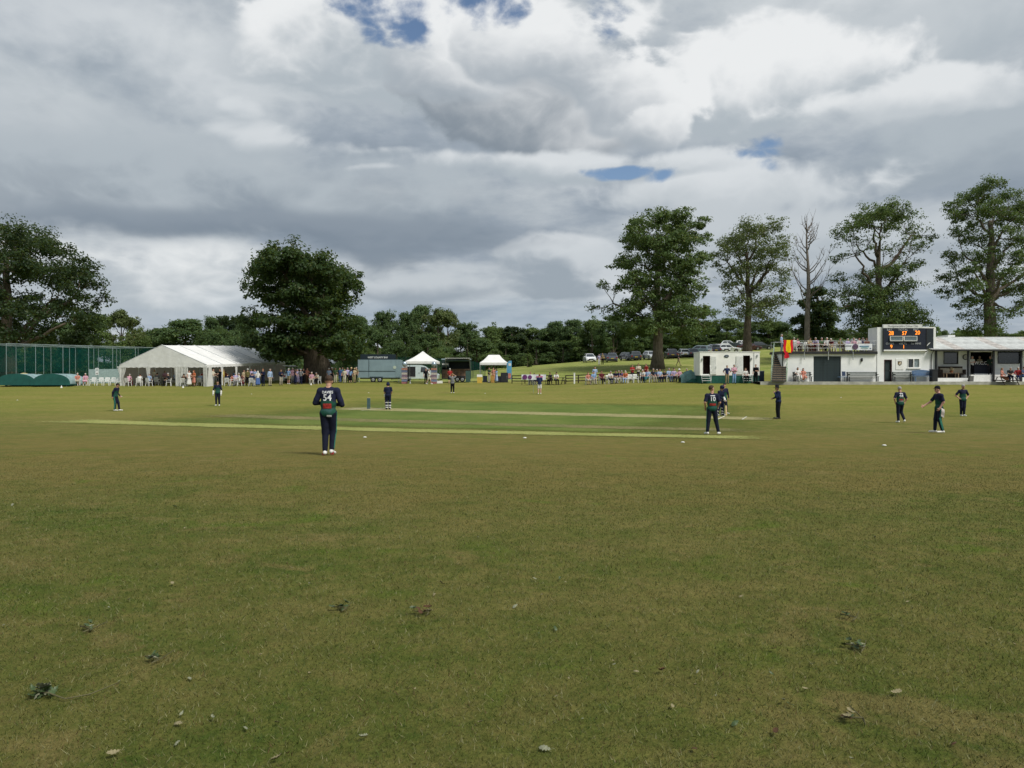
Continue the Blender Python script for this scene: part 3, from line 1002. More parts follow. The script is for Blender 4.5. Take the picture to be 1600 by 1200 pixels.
# tall one before the car park
tree('lime_tree', 'tall full green tree with a pale straight trunk in front of the parked cars', 1027, 106,
     [(1010, 350, 32, 20), (1045, 345, 30, 18), (1075, 360, 30, 20), (985, 372, 24, 18), (1100, 375, 18, 18), (1015, 385, 36, 22), (1060, 385, 36, 22), (1092, 400, 24, 20), (980, 410, 26, 20), (1030, 415, 34, 20), (1070, 425, 34, 20),
      (985, 440, 26, 18), (1020, 450, 32, 18), (1065, 458, 34, 20), (1095, 455, 18, 16), (942, 447, 18, 12, .7), (960, 455, 14, 9, .5), (1000, 475, 30, 16), (1045, 485, 36, 18), (1090, 485, 26, 16), (930, 482, 16, 9, .7), (950, 487, 16, 8, .7), (975, 492, 22, 12),
      (1110, 492, 20, 14, .7), (1015, 505, 36, 16), (1060, 515, 38, 18), (1100, 515, 26, 16), (985, 515, 26, 14)],
     0.72, 365, 512, ML['syc'], MBK2, 62000, leaf=0.30, seed=13, base_flare=1.6, twigs=6, sub=9, limb_r=0.5, depth=0.7, thin=0.12, subr=0.30)
# open crowned trees to its right
tree('ash_tree', 'thin crowned tree with open branches behind the white cabin', 1168, 126,
     [(1165, 362, 26, 12), (1195, 362, 26, 13), (1220, 375, 20, 12), (1140, 375, 22, 12), (1125, 395, 18, 12), (1160, 390, 28, 14), (1205, 392, 28, 14), (1235, 400, 16, 12), (1120, 412, 16, 10), (1150, 420, 24, 12), (1190, 418, 26, 12), (1225, 425, 20, 12),
      (1140, 445, 18, 12), (1215, 448, 24, 12), (1180, 452, 20, 12), (1150, 470, 20, 10), (1205, 475, 26, 10), (1232, 470, 14, 8), (1165, 490, 24, 12), (1200, 497, 24, 10)],
     0.72, 395, 482, ML['ash'], MBK, 19000, leaf=0.31, seed=14, twigs=8, sub=4, thin=0.18, limb_r=0.6, depth=0.65, subr=0.40, trunk_knots=7)
tree('sycamore_tree', 'domed tree with bare inner branches behind the scoreboard', 1372, 103,
     [(1350, 340, 26, 9), (1380, 335, 28, 8), (1410, 345, 24, 9), (1330, 358, 22, 10), (1435, 360, 22, 9), (1315, 378, 16, 11), (1450, 372, 16, 9), (1360, 375, 16, 8, .4), (1400, 385, 18, 9, .5), (1305, 405, 14, 11), (1335, 395, 16, 9, .5), (1425, 390, 18, 9, .6), (1440, 412, 14, 7, .6), (1320, 432, 20, 12),
      (1375, 430, 26, 14), (1410, 420, 20, 10), (1350, 455, 26, 14), (1395, 455, 28, 15), (1315, 460, 22, 12), (1425, 450, 14, 8, .6), (1340, 480, 26, 13), (1380, 483, 32, 14), (1420, 478, 22, 12), (1305, 485, 14, 9, .7), (1440, 492, 18, 9), (1365, 505, 34, 12), (1410, 505, 32, 12), (1442, 505, 14, 7), (1385, 520, 32, 10)],
     0.75, 385, 470, ML['syc'], MBK, 36000, leaf=0.26, seed=15, twigs=8, sub=6, thin=0.12, limb_r=0.6, depth=0.6, subr=0.40, trunk_knots=7)
tree('tall_ash_tree', 'tallest open tree with a forked trunk rising behind the veranda roof', 1545, 98,
     [(1530, 302, 26, 12), (1555, 312, 22, 12), (1500, 318, 22, 12), (1590, 325, 26, 13), (1485, 338, 16, 12), (1525, 335, 26, 13), (1560, 345, 24, 13), (1610, 350, 28, 15), (1495, 365, 20, 12), (1535, 372, 22, 12), (1580, 380, 24, 12), (1480, 395, 16, 9, .7), (1510, 402, 20, 12), (1560, 405, 24, 12), (1615, 395, 24, 14),
      (1495, 428, 20, 10), (1545, 432, 20, 10), (1590, 430, 24, 12), (1500, 452, 20, 11), (1520, 470, 20, 10), (1580, 455, 22, 11), (1600, 475, 22, 11), (1530, 490, 18, 8, .7), (1570, 492, 18, 8, .7), (1535, 512, 28, 8, .7), (1625, 430, 24, 14)],
     0.85, 345, 470, ML['syc'], MBK2, 35000, leaf=0.25, seed=16, twigs=8, sub=6, thin=0.12, limb_r=0.6, depth=0.6, subr=0.40, lean=(0.3, 0), trunk_knots=7)
# dead tree
p = at(1262, 108)
th = thing('dead_tree', 'bleached leafless dead tree with bare twigs', 'tree', tuple(p))
rs = np.random.default_rng(21)
mb = MB()
H = hgt(338, 108) - p.z
mb.tube(wobble([(0, 0, -.3), (-.1, 0, H * .15), (-.15, 0, H * .35), (.1, 0, H * .5), (.0, 0, H * .65), (-.15, 0, H * .8), (-.2, .1, H * .93), (-.15, 0, H)], .05, rs), [.48, .40, .34, .28, .2, .13, .07, .02], 9)
for k in range(26):
    z = H * rs.uniform(.36, .93)
    a = rs.choice([0, math.pi]) + rs.normal(0, .9)
    L = (H - z) * rs.uniform(.35, .6) + .8
    s0 = np.array([0, 0, z]); e = s0 + np.array([math.cos(a) * L * .48, math.sin(a) * L * .48, L * rs.uniform(.6, .95)])
    pa = wobble(bez(s0, s0 * .5 + e * .5 + np.array([math.cos(a) * L * .15, math.sin(a) * .15 * L, -.1 * L]), e, 6), .07, rs)
    mb.tube(pa, [.10, .08, .06, .04, .025, .012], 5, cap=False)
    for q in range(5):
        s1 = np.array(pa[rs.integers(2, 5)]); e1 = s1 + rs.normal(0, .5, 3) + np.array([math.cos(a) * .3, 0, .7])
        mb.tube(wobble(bez(s1, (s1 + e1) / 2 + rs.normal(0, .1, 3), e1, 4), .04, rs), [.03, .022, .016, .01], 4, cap=False)
mb.build('trunk', MDEAD, th, smooth=True)
# ivy-clad evergreen below it
tree('evergreen_tree', 'dense dark ivy covered evergreen at the foot of the dead tree', 1276, 116,
     [(1276, 458, 18, 12), (1262, 475, 20, 14), (1290, 475, 18, 14), (1255, 500, 20, 14), (1280, 498, 22, 14), (1300, 500, 16, 13), (1252, 520, 18, 12), (1280, 522, 24, 14), (1303, 522, 16, 11)],
     0.4, 460, 530, ML['ivy'], MBK, 16000, leaf=0.36, seed=22, sub=14, shell=0.4)

# ------------------------------------------------------------------ the wood behind: a few grown kinds, each standing tree a copy with its own place, size and turn
def dome_lobes(kind, rs):
    L = []
    if kind == 'round':
        for k in range(34):
            a = rs.uniform(0, 6.28); ph = rs.uniform(-0.75, 1.5)
            L.append((math.cos(a) * math.cos(ph) * 3.7, math.sin(a) * math.cos(ph) * 3.7, 4.4 + math.sin(ph) * 4.3, 1.7, 1.35, 1))
    elif kind == 'tall':
        for k in range(26):
            a = rs.uniform(0, 6.28); h = rs.uniform(0, 1)
            r = 2.7 * math.sin(math.pi * (0.18 + 0.74 * h)) ** 0.7
            L.append((math.cos(a) * r, math.sin(a) * r, 2.2 + h * 7.0, 1.25, 1.1, 1))
    elif kind == 'airy':
        for k in range(22):
            a = rs.uniform(0, 6.28); ph = rs.uniform(-0.2, 1.5)
            L.append((math.cos(a) * math.cos(ph) * 3.4, math.sin(a) * math.cos(ph) * 3.4, 4.9 + math.sin(ph) * 4.2, 1.15, 0.85, 1))
    else:
        for k in range(18):
            a = rs.uniform(0, 6.28); ph = rs.uniform(-0.7, 1.5)
            L.append((math.cos(a) * math.cos(ph) * 3.8, math.sin(a) * math.cos(ph) * 3.8, 3.0 + math.sin(ph) * 5.6 * .95, 1.7, 1.7, 1))
    return L
PROTO = {}
for i, (kd, lm, nl) in enumerate((('round', 'wood', 22000), ('tall', 'wood', 17000), ('airy', 'ash', 8500), ('bush', 'woodlt', 13000), ('round', 'woodlt', 21000), ('tall', 'dark', 17000), ('bush', 'wood', 13000))):
    rs = np.random.default_rng(300 + i)
    mb, lv = grow(dome_lobes(kd, rs), 8.0, 0.28, 1.0 if kd != 'bush' else .3, 0.34, nl, 400 + i, twigs=4 if kd != 'airy' else 7, sub=9 if kd != 'airy' else 3, thin=.1)
    nm = 'wood_' + kd + str(i)
    tm = mb.mesh(nm + '_trunk', MBK, True)
    PROTO[(kd, lm)] = (tm, mesh_np(nm + '_crown', lv[0], lv[1], [ML[lm]], fattr={'rnd': lv[2]}), float(lv[0][:, 2].max()), float(np.abs(lv[0][:, 0]).max()))

def stand(name, label, px, top, wid, d, kd, lm, group):
    p = at(px, d)
    th = thing(name, label, 'bush' if kd == 'bush' else 'tree', tuple(p), random.uniform(0, 6.28), group)
    tm, cm, H0, W0 = PROTO[(kd, lm)]
    sz = (hgt(top, d) - p.z) / H0
    sx = wid * d / F / 2 / W0
    th.scale = (sx, sx, sz)
    obj('trunk', tm, th); obj('crown', cm, th)
    return th

WOOD = [  # px, top row, width px, depth, kind, leaf
    (150, 478, 90, 140, 'round', 'woodlt'), (190, 482, 62, 150, 'airy', 'ash'), (95, 500, 100, 150, 'round', 'wood'), (40, 515, 90, 155, 'bush', 'woodlt'), (120, 520, 80, 135, 'bush', 'wood'),
    (245, 512, 90, 190, 'round', 'wood'), (290, 496, 130, 175, 'round', 'wood'), (340, 512, 80, 165, 'bush', 'wood'), (330, 492, 60, 215, 'round', 'wood'), (362, 490, 60, 220, 'tall', 'dark'), (385, 500, 70, 200, 'round', 'wood'), (375, 522, 70, 170, 'bush', 'wood'),
    (430, 520, 90, 180, 'round', 'wood'), (560, 490, 70, 165, 'round', 'wood'), (590, 510, 50, 150, 'tall', 'wood'), (603, 483, 66, 172, 'round', 'wood'), (640, 484, 62, 160, 'round', 'wood'), (660, 474, 80, 165, 'round', 'wood'), (685, 480, 60, 155, 'airy', 'ash'), (700, 482, 40, 160, 'airy', 'ash'),
    (668, 520, 80, 140, 'round', 'wood'), (620, 530, 60, 140, 'bush', 'wood'), (560, 535, 60, 130, 'bush', 'woodlt'), (730, 502, 70, 175, 'round', 'wood'), (768, 502, 70, 180, 'round', 'woodlt'), (800, 510, 60, 182, 'tall', 'dark'), (832, 505, 66, 185, 'round', 'woodlt'), (868, 500, 70, 182, 'round', 'wood'),
    (895, 497, 60, 178, 'round', 'wood'), (925, 492, 70, 165, 'round', 'woodlt'), (958, 490, 70, 160, 'round', 'wood'), (990, 500, 60, 165, 'tall', 'wood'), (1020, 505, 60, 175, 'round', 'wood'), (745, 525, 80, 165, 'bush', 'wood'), (790, 532, 70, 170, 'bush', 'wood'), (838, 530, 80, 172, 'bush', 'wood'),
    (880, 530, 70, 170, 'bush', 'wood'), (915, 528, 70, 168, 'bush', 'wood'), (700, 540, 60, 150, 'bush', 'wood'), (1060, 500, 70, 178, 'round', 'wood'), (1100, 500, 70, 176, 'round', 'wood'), (1135, 492, 70, 172, 'round', 'woodlt'), (1165, 500, 70, 176, 'bush', 'wood'), (1200, 496, 70, 175, 'round', 'woodlt'),
    (1230, 502, 60, 174, 'bush', 'wood'), (1050, 522, 70, 172, 'bush', 'wood'), (1090, 522, 70, 170, 'bush', 'wood'), (1180, 520, 70, 178, 'bush', 'wood'), (970, 525, 70, 172, 'bush', 'wood'), (1010, 528, 60, 174, 'bush', 'wood'), (1330, 512, 44, 190, 'bush', 'woodlt'), (1352, 508, 34, 210, 'airy', 'ash'), (1318, 520, 40, 185, 'bush', 'wood'),
    (1474, 514, 22, 140, 'bush', 'wood'), (1512, 515, 60, 150, 'bush', 'woodlt'), (1560, 518, 50, 150, 'bush', 'wood'), (1595, 516, 60, 150, 'bush', 'woodlt'), (215, 505, 50, 170, 'bush', 'woodlt'), (10, 535, 80, 140, 'bush', 'wood')]
for _k in range(34):
    _px = -30 + _k * 50 + random.uniform(-14, 14)
    WOOD.append((_px, random.uniform(528, 540) if _px < 650 else random.uniform(512, 524), 84, 205 if _px < 650 else 218, random.choice(['round', 'bush']), random.choice(['wood', 'wood', 'woodlt'])))
NAMEK = {('round', 'wood'): ('broadleaf_tree', 'round-headed green tree in the wood edge'), ('round', 'woodlt'): ('broadleaf_tree', 'lighter green round tree in the wood edge'),
         ('tall', 'wood'): ('upright_tree', 'narrow upright green tree in the wood edge'), ('tall', 'dark'): ('upright_tree', 'narrow dark tree in the wood edge'),
         ('airy', 'ash'): ('thin_tree', 'thin see-through tree standing in the wood edge'), ('bush', 'wood'): ('bush', 'green bush filling the foot of the wood'), ('bush', 'woodlt'): ('bush', 'bright green bush at the wood edge')}
def wood_place(px):
    if px < 240: return 'behind the practice nets'
    if px < 450: return 'behind the marquee roof'
    if px < 640: return 'between the thick oak and the food trailer'
    if px < 760: return 'behind the two small gazebos'
    if px < 905: return 'beyond the open grass bank'
    if px < 1130: return 'behind the row of parked cars'
    if px < 1260: return 'behind the white cabin'
    if px < 1400: return 'beyond the roof terrace'
    return 'beyond the veranda roof'
for px, top, wid, d, kd, lm in WOOD:
    nm, lab = NAMEK[(kd, lm)]
    stand(nm, lab.rsplit(' in the ', 1)[0].rsplit(' at the ', 1)[0].rsplit(' filling ', 1)[0].rsplit(' standing', 1)[0] + ' of the wood ' + wood_place(px), px, top, wid * 1.15, d, kd, lm, 'trees of the surrounding wood')
# solitary bushes at the foot of the wood
for px, top, wid, d, lab in ((686, 541, 42, 128, 'rounded grey-green bush behind the horse trailer stall'), (772, 545, 46, 132, 'rounded bush with a bare branch behind the flat-topped gazebo'), (824, 551, 22, 135, 'small clipped round bush alone in front of the wood')):
    stand('round_bush', lab, px, top, wid, d, 'bush', 'woodlt', 'bushes at the foot of the wood')

# low scrub closing the foot of the wood, one tangled mass
rs = np.random.default_rng(77)
NU = 60000
upx = rs.uniform(-160, 1760, NU)
ud = np.where(upx < 640, 190, 195) + rs.uniform(-16, 12, NU) - np.clip((upx - 600) / 100, 0, 1) * 0
ux = (upx - 800) / F * ud
hill = 3.4 + 1.6 * np.sin(upx * 0.031) + 1.1 * np.sin(upx * 0.083 + 1) + 0.8 * np.sin(upx * .19)
uz = gz(ux, ud) + rs.random(NU) ** 0.8 * np.maximum(hill, 1.2)
v, f = leaf_arrays(np.stack([ux, ud, uz], 1), rs.normal(0, .6, (NU, 3)) + np.array([0, -.5, .6]), np.full(NU, 0.75), rs)
tag(obj('undergrowth', mesh_np('undergrowth', v, f, [ML['wood']], fattr={'rnd': rs.random(NU)})), 'dark tangled scrub closing the foot of the wood', 'undergrowth', kind='stuff')

# ================================================================== pavilion side
WALL = None
def wall_mat():
    m_ = bpy.data.materials.new('white_render')
    m_.use_nodes = True
    t = m_.node_tree; n = NT(t); b = t.nodes['Principled BSDF']
    geo = n.node('ShaderNodeNewGeometry'); pos = geo.outputs['Position']
    x, y, z = n.xyz(pos)
    nz = n.noise(pos, 0.9, 6, 0.65)
    st = n.noise(n.vm('MULTIPLY', pos, (3.0, 3.0, 0.35)), 1.2, 5, 0.65)
    c = n.mix(n.smooth(nz, 0.35, 0.7), (0.72, 0.745, 0.75), (0.82, 0.835, 0.83))
    c = n.mix(n.smooth(st, 0.58, 0.80, 0, 0.40), c, (0.50, 0.51, 0.47))
    n.put(b.inputs['Base Color'], c)
    b.inputs['Roughness'].default_value = 0.9; b.inputs['Specular IOR Level'].default_value = 0.1
    bp = n.node('ShaderNodeBump'); bp.inputs['Strength'].default_value = 0.25; bp.inputs['Distance'].default_value = 0.02
    n.put(bp.inputs['Height'], n.noise(pos, 25, 4, 0.6)); t.links.new(bp.outputs[0], b.inputs['Normal'])
    return m_
WALL = wall_mat()
M_BLACK = mat('black_paint', (0.018, 0.020, 0.024), 0.5, 0.4, var=0.2)
M_NAVY = mat('scoreboard_navy', (0.012, 0.017, 0.032), 0.6, 0.3, var=0.2)
M_WHITE = mat('white_gloss', (0.76, 0.77, 0.76), 0.4, 0.4, var=0.06)
M_GREY = mat('galvanised', (0.33, 0.36, 0.36), 0.55, 0.4, metal=0.3, var=0.2)
M_GLASS = mat('dark_glass', (0.02, 0.026, 0.03), 0.08, 0.8, var=0.1)
M_SHUT = mat('green_black_shutter', (0.020, 0.034, 0.038), 0.5, 0.4, var=0.15)
M_CONC = mat('concrete', (0.36, 0.36, 0.32), 0.95, 0.1, var=0.2, vscale=2, bump=0.3)
M_WOOD = mat('weathered_timber', (0.21, 0.155, 0.105), 0.85, 0.15, var=0.3, vscale=5, bump=0.3)
M_DWOOD = mat('dark_timber', (0.045, 0.034, 0.028), 0.75, 0.2, var=0.3, vscale=5)
M_BLUEB = mat('blue_bench_paint', (0.095, 0.165, 0.285), 0.5, 0.35, var=0.12)
M_LED = mat('amber_led', (1.0, 0.27, 0.03), 0.5, 0.1, var=0.0, emit=1.1)
M_LTEXT = mat('board_lettering', (0.42, 0.44, 0.46), 0.6, 0.2, var=0.0)
M_ROOF = mat('corrugated_sheet', (0.52, 0.54, 0.53), 0.7, 0.3, var=0.18, vscale=1.3)
M_SHADEIN = mat('dark_interior', (0.03, 0.03, 0.032), 0.9, 0.1, var=0.2)  # near-black colour stands in for the shade inside openings

PD = 72.0
pk = PD / F
PX0 = (1340 - 800) * pk
PZ0 = hgt(596.2, PD)
def lx(px, d=PD): return (px - 800) * d / F - PX0
def lz(py, d=PD): return hgt(py, d) - PZ0
ORG = (PX0, PD, PZ0)

# apron of concrete along the front
mb = MB()
gr = []
for px in range(1188, 1720, 12):
    x0 = (px - 800) * 70.9 / F
    gr.append([(x0, 70.9, PZ0 - 0.30), (x0, 70.9, PZ0 + 0.0), (x0, 76, PZ0 + 0.012)])
mb.sheet(gr)
tag(mb.build('path', M_CONC), kind='structure')

# --- store with the roof terrace
st = thing('store_building', 'long low white store with a roof terrace and dark roller door', 'building', ORG)
x0, x1, top = lx(1221), lx(1369.5), lz(553)
dl, dr, dt = lx(1271), lx(1314), lz(556.5)
mb = MB()
mb.b2(x0, dl, 0, 0.25, -0.3, top).b2(dr, x1, 0, 0.25, -0.3, top).b2(dl, dr, 0.002, 0.25, dt, top)
mb.b2(x0, x0 + .25, 0.25, 2.6, -0.3, top).b2(x1 - .25, x1, 0.25, 2.6, -0.3, top).b2(x0, x1, 2.6, 2.8, -.3, top)
mb.build('wall', WALL, st)
MB().b2(x0 - .15, x1 - .004, -0.22, 2.9, top, top + 0.22).build('roof_slab', M_BLACK, st)
MB().b2(x0 - .15, x1 - .004, -0.05, 2.85, top + .22, top + 0.25).build('terrace_deck', M_WOOD, st)
d_ = MB().b2(dl, dr, 0.12, 0.16, 0.0, dt).build('roller_door', M_SHUT, st)
nsl = 16
sl_me = MB().b2(dl, dr, 0.085, 0.118, 0.012, dt / nsl - 0.012).mesh('slat', M_SHUT)
for k in range(nsl):
    obj('slat', sl_me, d_, (0, 0, k * dt / nsl))
MB().tube([(x0 + .10, -.05, 0), (x0 + .10, -.05, top)], .05, 8).build('drainpipe', M_BLACK, st)
mb = MB(); mb.box((lx(1346), -.05, lz(562)), (.16, .1, .28)).tube([(lx(1346), -.1, lz(560)), (lx(1346), -.1, lz(565))], .07, 8); mb.build('wall_lamp', M_BLACK, st)
for px in (1255, 1292.5, 1331):
    MB().box((lx(px), -.235, lz(556)), (.06, .05, .75)).box((lx(px), -.10, lz(550.5)), (.06, .25, .06)).build('railing_bracket', M_GREY, st)
rt = top + 1.2
for k in range(9):
    x = x0 - .05 + (x1 - x0 - .1) * k / 8
    MB().tube([(x, -.15, top + .2), (x, -.15, rt)], .025, 6).build('railing_post', M_GREY, st)
for z in (rt, rt - .33, rt - .66):
    MB().tube([(x0 - .05, -.15, z), (x1 - .1, -.15, z)], .018, 6).build('rail', M_GREY, st)
MB().tube([(x0 - .05, -.15, rt), (x0 - .05, 2.75, rt), (x1 - .1, 2.75, rt)], .018, 6).tube([(x0 - .05, 2.75, top + .2), (x0 - .05, 2.75, rt)], .02, 6).tube([(x1 - .1, 2.75, top + .2), (x1 - .1, 2.75, rt)], .02, 6).build('rear_rail', M_GREY, st)
TER_Z = PZ0 + top + 0.25

# --- score box
sb = thing('score_box', 'white two storey score box with an amber lit scoreboard', 'building', ORG)
a0, a1, at_ = lx(1370), lx(1461.5), lz(511.5)
do0, do1, dot_ = lx(1381), lx(1393), lz(562)
w0, w1, wb, wt_ = lx(1417.5), lx(1436.5), lz(575), lz(560)
mb = MB()
mb.b2(a0, do0, -.05, .25, -.3, at_).b2(do1, w0, -.05, .25, -.3, at_).b2(w1, a1, -.05, .25, -.3, at_)
mb.b2(do0, do1, -.048, .25, dot_, at_ - .002).b2(w0, w1, -.048, .25, -.3, wb).b2(w0, w1, -.048, .25, wt_, at_ - .002)
mb.b2(a0, a0 + .25, .25, 1.6, -.3, at_).b2(a1 - .25, a1, .25, 1.6, -.3, at_).b2(a0, a1, 1.6, 1.8, -.3, at_).b2(a0 + .25, a1 - .25, .25, 1.6, at_ - .2, at_ - .05)
mb.build('wall', WALL, sb)
dr_ = MB().b2(do0 + .05, do1 - .05, .10, .15, 0.0, dot_ - .05).build('door', M_BLACK, sb)
MB().b2(do0 + .11, do1 - .11, .085, .098, .18, dot_ * .46).build('panel', M_SHUT, dr_)
MB().b2(do0 + .11, do1 - .11, .085, .098, dot_ * .52, dot_ - .16).build('panel', M_SHUT, dr_)
MB().tube([(do1 - .14, .04, .95), (do1 - .14, .04, 1.08)], .02, 6).build('handle', M_GREY, dr_)
MB().b2(do0, do0 + .05, -.07, .14, 0, dot_).b2(do1 - .05, do1, -.07, .14, 0, dot_).b2(do0 + .05, do1 - .05, -.07, .14, dot_ - .05, dot_).build('door_frame', mat('door_frame_maroon', (.07, .03, .035), .6), sb)
wn = MB().b2(w0, w0 + .06, -.09, .1, wb, wt_).b2(w1 - .06, w1, -.09, .1, wb, wt_).b2(w0 + .06, w1 - .06, -.09, .1, wt_ - .06, wt_).b2(w0 + .06, w1 - .06, -.09, .1, wb, wb + .06).b2((w0 + w1) / 2 - .04, (w0 + w1) / 2 + .04, -.088, .1, wb + .06, wt_ - .06).build('window', M_WHITE, sb)
MB().b2(w0 + .06, (w0 + w1) / 2 - .04, .02, .04, wb + .06, wt_ - .06).build('pane', M_GLASS, wn)
MB().b2((w0 + w1) / 2 + .04, w1 - .06, .01, .03, wb + .06, wt_ - .06).build('pane', mat('curtained_glass', (.20, .25, .27), .12, .7, var=.35, vscale=9), wn)
MB().b2(w0 - .08, w1 + .08, -.16, -.05, wb - .07, wb - .003).build('sill', M_WHITE, wn)
# crest plaque
cp = MB().b2(lx(1399), lx(1411), -.085, -.052, lz(577.5), lz(560.5)).build('crest_plaque', M_WHITE, sb)
sx0, sx1, s0, s1 = lx(1402), lx(1408), lz(571.5), lz(564.5)
sm = (sx0 + sx1) / 2
MB().prism([(sx0, s1), (sx1, s1), (sx1, s0 + .14), (sm, s0), (sx0, s0 + .14)], -.10, -.087).build('shield', mat('crest_dark', (.03, .03, .032), .6), cp)
MB().prism([(sx0 + .05, s1 - .05), (sx1 - .05, s1 - .05), (sx1 - .05, s0 + .16), (sm, s0 + .06), (sx0 + .05, s0 + .16)], -.112, -.101).build('shield_field', mat('crest_gold', (.34, .22, .06), .6, var=.5, vscale=12), cp)
MB().box((sm, -.117, (s0 + s1) / 2 + .02), (.10, .01, .24), ry=.5).box((sm + .05, -.117, (s0 + s1) / 2 - .05), (.12, .01, .07), ry=-.4).build('emblem', mat('crest_pale', (.55, .53, .46), .6), cp)
# scoreboard
b0, b1, bz0, bz1 = lx(1379), lx(1445), lz(546.5), lz(513.5)
bd = MB().b2(b0, b1, -.20, -.053, bz0, bz1).build('scoreboard', M_NAVY, sb)
MB().b2(b0 - .02, b1 + .02, -.26, -.053, bz0 - .13, bz0 - .003).build('ledge', M_WHITE, bd)
MB().b2(b0 - .05, b0 - .003, -.24, -.053, bz0 - .2, bz1).b2(b1 + .003, b1 + .06, -.24, -.053, bz0 - .2, bz1).build('side_trim', M_BLACK, bd)
def led(s_, px, py, h): text_mesh('digits', s_, h * pk * 1.3, M_LED, bd, (lx(px), -.215, lz(py)), bold=0.004, sx=.92)
led('28', 1390.4, 521, 6.6); led('57', 1411, 521.2, 6.2); led('20', 1431.5, 520.3, 6.6); led('9', 1390.8, 542, 6.0); led('1', 1410, 542.3, 5.8)
def brd(s_, px, py, h): text_mesh('lettering', s_, h * pk * 1.35, M_LTEXT, bd, (lx(px), -.205, lz(py)))
brd('BAT', 1388, 515.6, 3.4); brd('TOTAL', 1409, 515.6, 3.6); brd('BAT', 1429, 515.3, 3.4); brd('OVERS', 1388.5, 537.3, 3.2); brd('WKTS', 1408.5, 537.3, 3.2); brd('1st INNS', 1429, 537.0, 3.2)
for q0, q1 in ((1388, 1408), (1409.5, 1430)):
    fr = MB().b2(lx(q0), lx(q1), -.34, -.203, lz(532.5), lz(532)).b2(lx(q0), lx(q1), -.34, -.203, lz(526), lz(525.4)).b2(lx(q0), lx(q0 + .8), -.34, -.203, lz(532), lz(526)).b2(lx(q1 - .8), lx(q1), -.34, -.203, lz(532), lz(526)).build('score_window', M_WHITE, bd)
    MB().b2(lx(q0 + .8), lx(q1 - .8), -.30, -.28, lz(532), lz(526)).build('pane', mat('grey_glass', (.10, .14, .16), .1, .7, var=.2), fr)
    MB().b2(lx(q0), lx(q1), -.36, -.20, lz(533.6), lz(532.7)).build('sill', M_GREY, fr)
hd = MB().b2(lx(1378), lx(1439), -.22, -.02, lz(512.8), lz(507.2)).build('name_board', mat('header_white', (.62, .64, .64), .7), sb)
text_mesh('lettering', 'Montgomeryshire Cricket Club', 4.6 * pk, mat('grey_lettering', (.16, .17, .18), .7), hd, (lx(1408.5), -.225, lz(510)), sx=.80)
fp = MB().b2(lx(1441.5), lx(1457), -.14, -.052, lz(545), lz(513.2)).build('feather_panel', mat('panel_slate', (.018, .026, .034), .7), sb)
MB().prism([(lx(1446), lz(541)), (lx(1447.2), lz(540.6)), (lx(1449), lz(538.6)), (lx(1452.5), lz(535.2)), (lx(1450), lz(536)), (lx(1448), lz(538))], -.155, -.142).build('feather', M_WHITE, fp)
MB().b2(lx(1440), lx(1459), -.12, .2, lz(513.0), lz(511.0)).build('panel_cap', M_WHITE, sb)

# --- pavilion with the veranda
pv = thing('pavilion', 'white pavilion with a grey sheet roof over an open veranda', 'building', ORG)
VD = 74.0
v0, v1 = lx(1456), lx(1700)
def vx(px): return lx(px, VD)
def vz(py): return lz(py, VD)
eave, ridge = lz(546.5, 71.6), lz(527, 75.6)
o1, o2 = (vx(1474), vx(1497), vz(569), vz(549)), (vx(1558.5), vx(1594.5), vz(568.5), vz(548))
op = (vx(1516), vx(1551), vz(583.5), vz(550))
wy = 2.0
mb = MB()
segs = [(v0 + .1, o1[0], None), (o1[0], o1[1], o1), (o1[1], op[0], None), (op[0], op[1], op), (op[1], o2[0], None), (o2[0], o2[1], o2), (o2[1], v1, None)]
for a_, b_, o in segs:
    if o is None:
        mb.b2(a_, b_, wy, wy + .25, -.3, 3.4)
    else:
        mb.b2(a_, b_, wy + .002, wy + .25, -.3, o[2]); mb.b2(a_, b_, wy + .002, wy + .25, o[3], 3.398)
mb.b2(v0 + .1, v0 + .3, wy + .25, 7, -.3, 3.4).b2(v1 - .2, v1, wy + .25, 7, -.3, 3.4).b2(v0, v1, 7, 7.2, -.3, 3.4)
mb.build('wall', WALL, pv)
for o in (o1, o2):
    wn = MB().b2(o[0], o[0] + .07, wy - .03, wy + .1, o[2], o[3]).b2(o[1] - .07, o[1], wy - .03, wy + .1, o[2], o[3]).b2(o[0] + .07, o[1] - .07, wy - .03, wy + .1, o[2], o[2] + .07).b2(o[0] + .07, o[1] - .07, wy - .03, wy + .1, o[3] - .07, o[3]).build('window', M_BLACK, pv)
    MB().b2(o[0] + .07, o[1] - .07, wy + .04, wy + .06, o[2] + .07, o[3] - .07).build('pane', M_GLASS, wn)
MB().b2(op[0] - .3, op[1] + .3, wy + 2.6, wy + 2.7, -.2, 3.2).b2(op[0] - .3, op[0] - .2, wy + .26, wy + 2.6, -.2, 3.2).b2(op[1] + .2, op[1] + .3, wy + .26, wy + 2.6, -.2, 3.2).build('inner_wall', M_SHADEIN, pv)
bar = MB().b2(vx(1522), vx(1546), wy - .02, wy + .35, op[2], vz(567.5)).build('bar_front', M_NAVY, pv)
text_mesh('lettering', 'W.C.C', 5.2 * VD / F * 1.3, M_WHITE, bar, (vx(1532), wy - .03, vz(567.0) - .02), bold=.008)
MB().b2(op[0], op[1], wy - .06, wy + .12, op[3], op[3] + .12).build('lintel', M_WHITE, pv)
ck = MB().lathe([(.27, -.03), (.27, .03), (.22, .035)], (vx(1508), wy - .035, vz(558)), 20, 'y').build('wall_clock', M_BLACK, pv)
MB().lathe([(.20, -.008), (.20, .008)], (vx(1508), wy - .075, vz(558)), 20, 'y').build('dial', mat('clock_dial', (.5, .5, .46), .5), ck)
